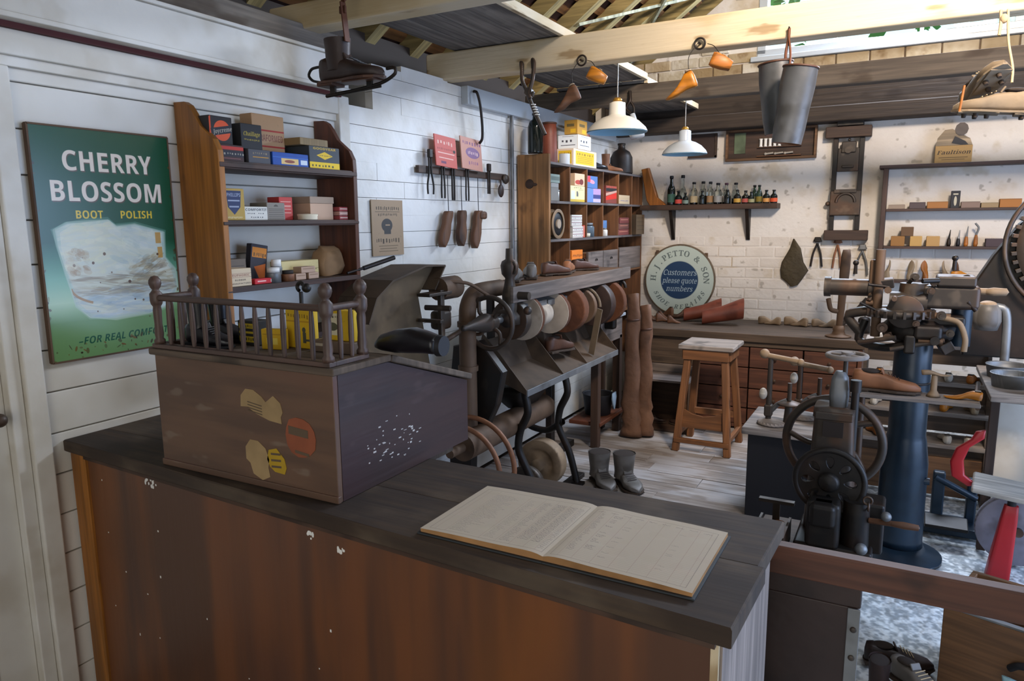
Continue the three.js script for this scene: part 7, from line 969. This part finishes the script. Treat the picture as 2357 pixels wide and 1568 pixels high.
{
  // geared press at the right edge
  const o = thing('geared_press', 'big black iron press with a toothed gear wheel at the right edge', 'machine'), z = -4.45;
  P(o, 'side_plate', ext([[2.8, 0.98], [2.8, 1.2], [2.83, 1.36], [2.9, 1.5], [3.0, 1.66], [3.1, 1.76], [3.5, 1.8], [3.6, 0.98]], 0.1, 'xy', 0.008).translate(0, 0, z - 0.12), M.blackIron);
  P(o, 'pedestal', [bx(3.2, 3.5, 0.0, 0.98, z - 0.2, z + 0.02, 0.01)], M.blackIron, { ax: 'y' });
  const R = 0.3, gx = 3.28, gy = 1.56, cz = z + 0.02;
  P(o, 'gear_wheel', [lathe([[0.2, -0.03], [R, -0.03], [R, 0.03], [0.2, 0.03], [0.2, -0.03]], gx, gy, cz, 'z', 60), ...Array.from({ length: 44 }, (_, i) => box(0.024, 0.02, 0.06, gx + (R + 0.011) * Math.cos(i * 0.1428), gy + (R + 0.011) * Math.sin(i * 0.1428), cz, 0.003, 0, 0, i * 0.1428)), ...[0, 1, 2].map((i) => box(0.42, 0.05, 0.03, gx, gy, cz, 0.006, 0, 0, i * 1.047)), cyl(0.06, 0.06, 0.12, gx, gy, cz, 'z', 20)], M.iron); P(o, 'gear_guard', torus(R + 0.05, 0.012, gx, gy, cz + 0.03, 'z', 6, 60), M.iron);
  const og = last('wooden_last', 'large orange last leaning behind the geared press', 'loose lasts', 0.26, M.lastOrange, 0.34); place(og, 2.93, 1.2, -6.62, 0.4);
  const tb = thing('side_bench', 'grey topped side bench carrying round tins at the right edge', 'bench'); P(tb, 'top', bx(2.85, 3.6, 0.931, 0.955, -3.55, -4.3, 0.004), M.dustWood); P(tb, 'leg', bx(2.92, 2.96, 0, 0.931, -4.22, -4.26, 0.003), M.darkWood, { ax: 'y' }); P(tb, 'leg', bx(3.5, 3.54, 0, 0.931, -4.22, -4.26, 0.003), M.darkWood, { ax: 'y' }); P(tb, 'leg', bx(3.5, 3.54, 0, 0.931, -3.6, -3.64, 0.003), M.darkWood, { ax: 'y' });
  const pan = (l, x, zz, r) => solo('round_tin', l, 'tin', lathe([[0, 0], [r * 0.9, 0], [r, 0.055], [r * 1.04, 0.058], [r * 1.02, 0.062], [r * 0.95, 0.056], [r * 0.86, 0.008], [0, 0.008]], x, 0.9555, zz, 'y', 30), M.zinc, { group: 'round tins on the side bench' });
  pan('round grey tin at the left on the side bench', 2.945, -3.8, 0.08); pan('round grey tin nearer the right edge on the side bench', 3.08, -3.64, 0.075); pan('round grey tin at the back of the side bench', 2.95, -4.02, 0.085);
  const pt = thing('grease_pot', 'grey hanging grease pot with a bent arm beside the geared press', 'pot'); P(pt, 'pot', lathe([[0, 0], [0.05, 0.005], [0.064, 0.05], [0.06, 0.1], [0.045, 0.13], [0.03, 0.135], [0, 0.135]], 2.87, 1.14, -4.25), M.bootGrey); P(pt, 'arm', tube([[2.89, 1.26, -4.25], [2.94, 1.25, -4.25], [2.955, 1.18, -4.25], [2.96, 1.03, -4.25], [2.96, 0.9555, -4.25]], 0.02, 8), M.zinc); P(pt, 'cloth_top', sph(0.04, 2.87, 1.27, -4.25, 1, 0.5, 1), M.leatherPale);
  // red seat
  const r = thing('red_treadle_seat', 'red painted iron swing seat with a pale wooden board', 'seat');
  P(r, 'curved_arm', [loft([[0, 2.865, 0.7], [0.2, 2.855, 0.66], [0.4, 2.8, 0.61], [0.6, 2.78, 0.54], [0.8, 2.79, 0.47], [1, 2.85, 0.43]].map(([s, x, y], i) => ({ c: [x, y, -3.95], a: [0.02 + (i % 5 ? 0.008 : 0), 0.006, 0], b: [0, 0, 0.014], e: 0.6 })), 12)], M.redPaint); P(r, 'seat_board', box(0.42, 0.024, 0.28, 3.06, 0.425, -3.95, 0.01, 0, -0.1, -0.08), M.lastWhite); P(r, 'red_leg', loft([[0.0, 0.05], [0.1, 0.046], [0.3, 0.034], [0.36, 0.028]].map(([y, a]) => ({ c: [2.985 + y * 0.08, y, -3.94], a: [a, 0, 0], b: [0, 0, a * 0.7], e: 0.4 })), 14), M.redPaint); P(r, 'pivot', cyl(0.018, 0.018, 0.07, 3.014, 0.39, -3.94, 'y', 12), M.black);
  const gd = thing('grindstone', 'pale grey round grindstone behind the red leg', 'grindstone'); P(gd, 'stone', lathe([[0.02, -0.03], [0.175, -0.03], [0.18, 0], [0.175, 0.03], [0.02, 0.03]], 3.07, 0.18, -4.12, 'z', 40), std({ color: 0x9a96a0, map: T.leather, roughness: 0.9 })); P(gd, 'hub', cyl(0.022, 0.022, 0.1, 3.07, 0.18, -4.12, 'z', 12), M.iron);
  const tm = thing('iron_treadle', 'low dark iron treadle works on the gravel beside the blue column', 'treadle'); P(tm, 'frame', [box(0.3, 0.05, 0.2, 2.82, 0.03, -4.3, 0.01), box(0.06, 0.3, 0.05, 2.74, 0.18, -4.3, 0.01), box(0.05, 0.26, 0.05, 2.9, 0.17, -4.34, 0.01), rod([2.72, 0.3, -4.28], [2.92, 0.2, -4.3], 0.018)], M.blueSheenCast); P(tm, 'pedal', box(0.2, 0.02, 0.12, 2.78, 0.1, -4.14, 0.006, 0.2), M.blackIron);
  tm.position.set(0.0, 0, -0.13);
}
{
  // barrier rail, trunk, crate and pile of shoes in the right foreground
  solo('barrier_rail', 'dark brown wooden barrier rail running right from the counter', 'rail', bx(2.24, 4.4, 0.79, 0.868, -1.86, -1.9, 0.005), M.drawerWood);
  const bp = thing('barrier_post', 'dark post holding up the barrier rail outside the frame', 'post'); P(bp, 'post', bx(4.4, 4.46, 0, 0.9, -1.85, -1.91, 0.004), M.drawerWood, { ax: 'y' }); P(bp, 'post_cap', bx(4.39, 4.47, 0.9, 0.92, -1.84, -1.92, 0.004), M.drawerWood);
  const tk = thing('studded_panel', 'dark leather covered panel with a studded metal edge below the barrier rail', 'panel'); P(tk, 'body', bx(2.1, 2.455, 0.003, 0.72, -1.905, -1.94, 0.004), M.leatherDark, { ax: 'y' }); P(tk, 'top_rail', bx(2.095, 2.46, 0.72, 0.788, -1.902, -1.945, 0.005), M.leatherDark); P(tk, 'edge_strip', bx(2.43, 2.46, 0.003, 0.72, -1.898, -1.905, 0.002), M.zinc, { ax: 'y' });
  for (let i = 0; i < 9; i++) P(tk, 'stud', sph(0.008, 2.446, 0.04 + i * 0.078, -1.897, 1, 1, 0.5, 10, 8), M.iron);
    const cr = thing('tool_crate', 'brown wooden crate with a rope handle at the bottom right corner', 'crate'); P(cr, 'front_board', box(0.62, 0.34, 0.02, 0, 0.17, 0, 0.003), M.midWood); P(cr, 'back_board', box(0.62, 0.34, 0.02, 0, 0.17, -0.36, 0.003), M.midWood); P(cr, 'end_board', box(0.02, 0.34, 0.34, -0.3, 0.17, -0.18, 0.003), M.midWood); P(cr, 'end_board', box(0.02, 0.34, 0.34, 0.3, 0.17, -0.18, 0.003), M.midWood); P(cr, 'base_board', box(0.58, 0.02, 0.34, 0, 0.011, -0.18), M.midWood); P(cr, 'rope_handle', tube([[-0.1, 0.2, 0.012], [-0.07, 0.23, 0.03], [0.0, 0.24, 0.035], [0.07, 0.23, 0.03], [0.1, 0.2, 0.012]], 0.012, 8), M.black);
  P(cr, 'edge_strip', box(0.62, 0.008, 0.024, 0, 0.344, 0, 0.002), M.zinc); place(cr, 3.0, 0.0, -2.72, -0.3);
  solo('cloth_rag', 'pale turquoise rag hanging on the front of the brown crate', 'rag', loft([[0, 0.05, 0.01], [0.03, 0.06, 0.02], [0.07, 0.035, 0.02], [0.1, 0.02, 0.012]].map(([s, a, b]) => ({ c: [2.92 + s * 0.5, 0.2 - s, -2.655], a: [a, -0.01, 0.01], b: [0, 0, b] })), 12), std({ color: 0x8fb4bc, roughness: 0.9 }));
  [['dark shoe in the crate, nearest the barrier', -0.12], ['grey shoe in the crate, away from the barrier', 0.1]].forEach(([l, dx], i) => { const t = shoe('worn_shoe', l, 'shoes in the tool crate', 0.26, i ? M.bootGrey : M.leatherDark); place(t, 3.0 + dx, 0.19, -2.9, 0.6 + i); });
  solo('crate_filling', 'folded sacking filling the brown crate', 'sacking', box(0.56, 0.165, 0.3, 3.053, 0.105, -2.892, 0.03, 0, -0.3, 0), M.kraft);
  const pile = [[2.52, 0, -2.66, 1.5, M.leatherDark, 'dark brown boot at left of the shoe pile', 0.2], [2.63, 0, -2.68, 1.7, M.bootGrey, 'grey shoe in the middle of the shoe pile', 0], [2.74, 0, -2.62, 1.3, M.bootGrey, 'grey shoe at right of the shoe pile', 0], [2.57, 0.0, -2.4, 1.2, M.leatherBrown, 'brown shoe at front of the shoe pile', 0], [2.64, 0.11, -2.6, -0.9, M.bootGrey, 'pale grey shoe on top of the shoe pile', 0], [2.58, 0, -2.92, 0.2, M.leatherDark, 'dark shoe at back of the shoe pile', 0], [2.75, 0.0, -2.38, 0.9, M.bootGrey, 'grey shoe nearest the crate in the shoe pile', 0]];
  for (const [x, y, z, r, m, l, sh] of pile) { const t = shoe('pile_shoe', l, 'shoe pile on the gravel', 0.24, m, sh ? { shaft: sh, laces: M.black } : { laces: M.rope }); place(t, x, y, z, r, 0, y ? 0.15 : 0); }
}

// ---------- each top-level thing gets its origin at its base ----------
scene.updateMatrixWorld(true);
for (const o of [...scene.children]) {
  if (!(o.isMesh || o.isGroup) || o.position.lengthSq() > 0 || o.rotation.x || o.rotation.y || o.rotation.z) continue;
  const b = new THREE.Box3().setFromObject(o); if (b.isEmpty()) continue;
  const c = V((b.min.x + b.max.x) / 2, b.min.y, (b.min.z + b.max.z) / 2);
  if (o.isMesh) o.geometry.translate(-c.x, -c.y, -c.z);
  for (const k of o.children) k.position.sub(c);
  o.position.copy(c);
}
renderer.render(scene, camera);
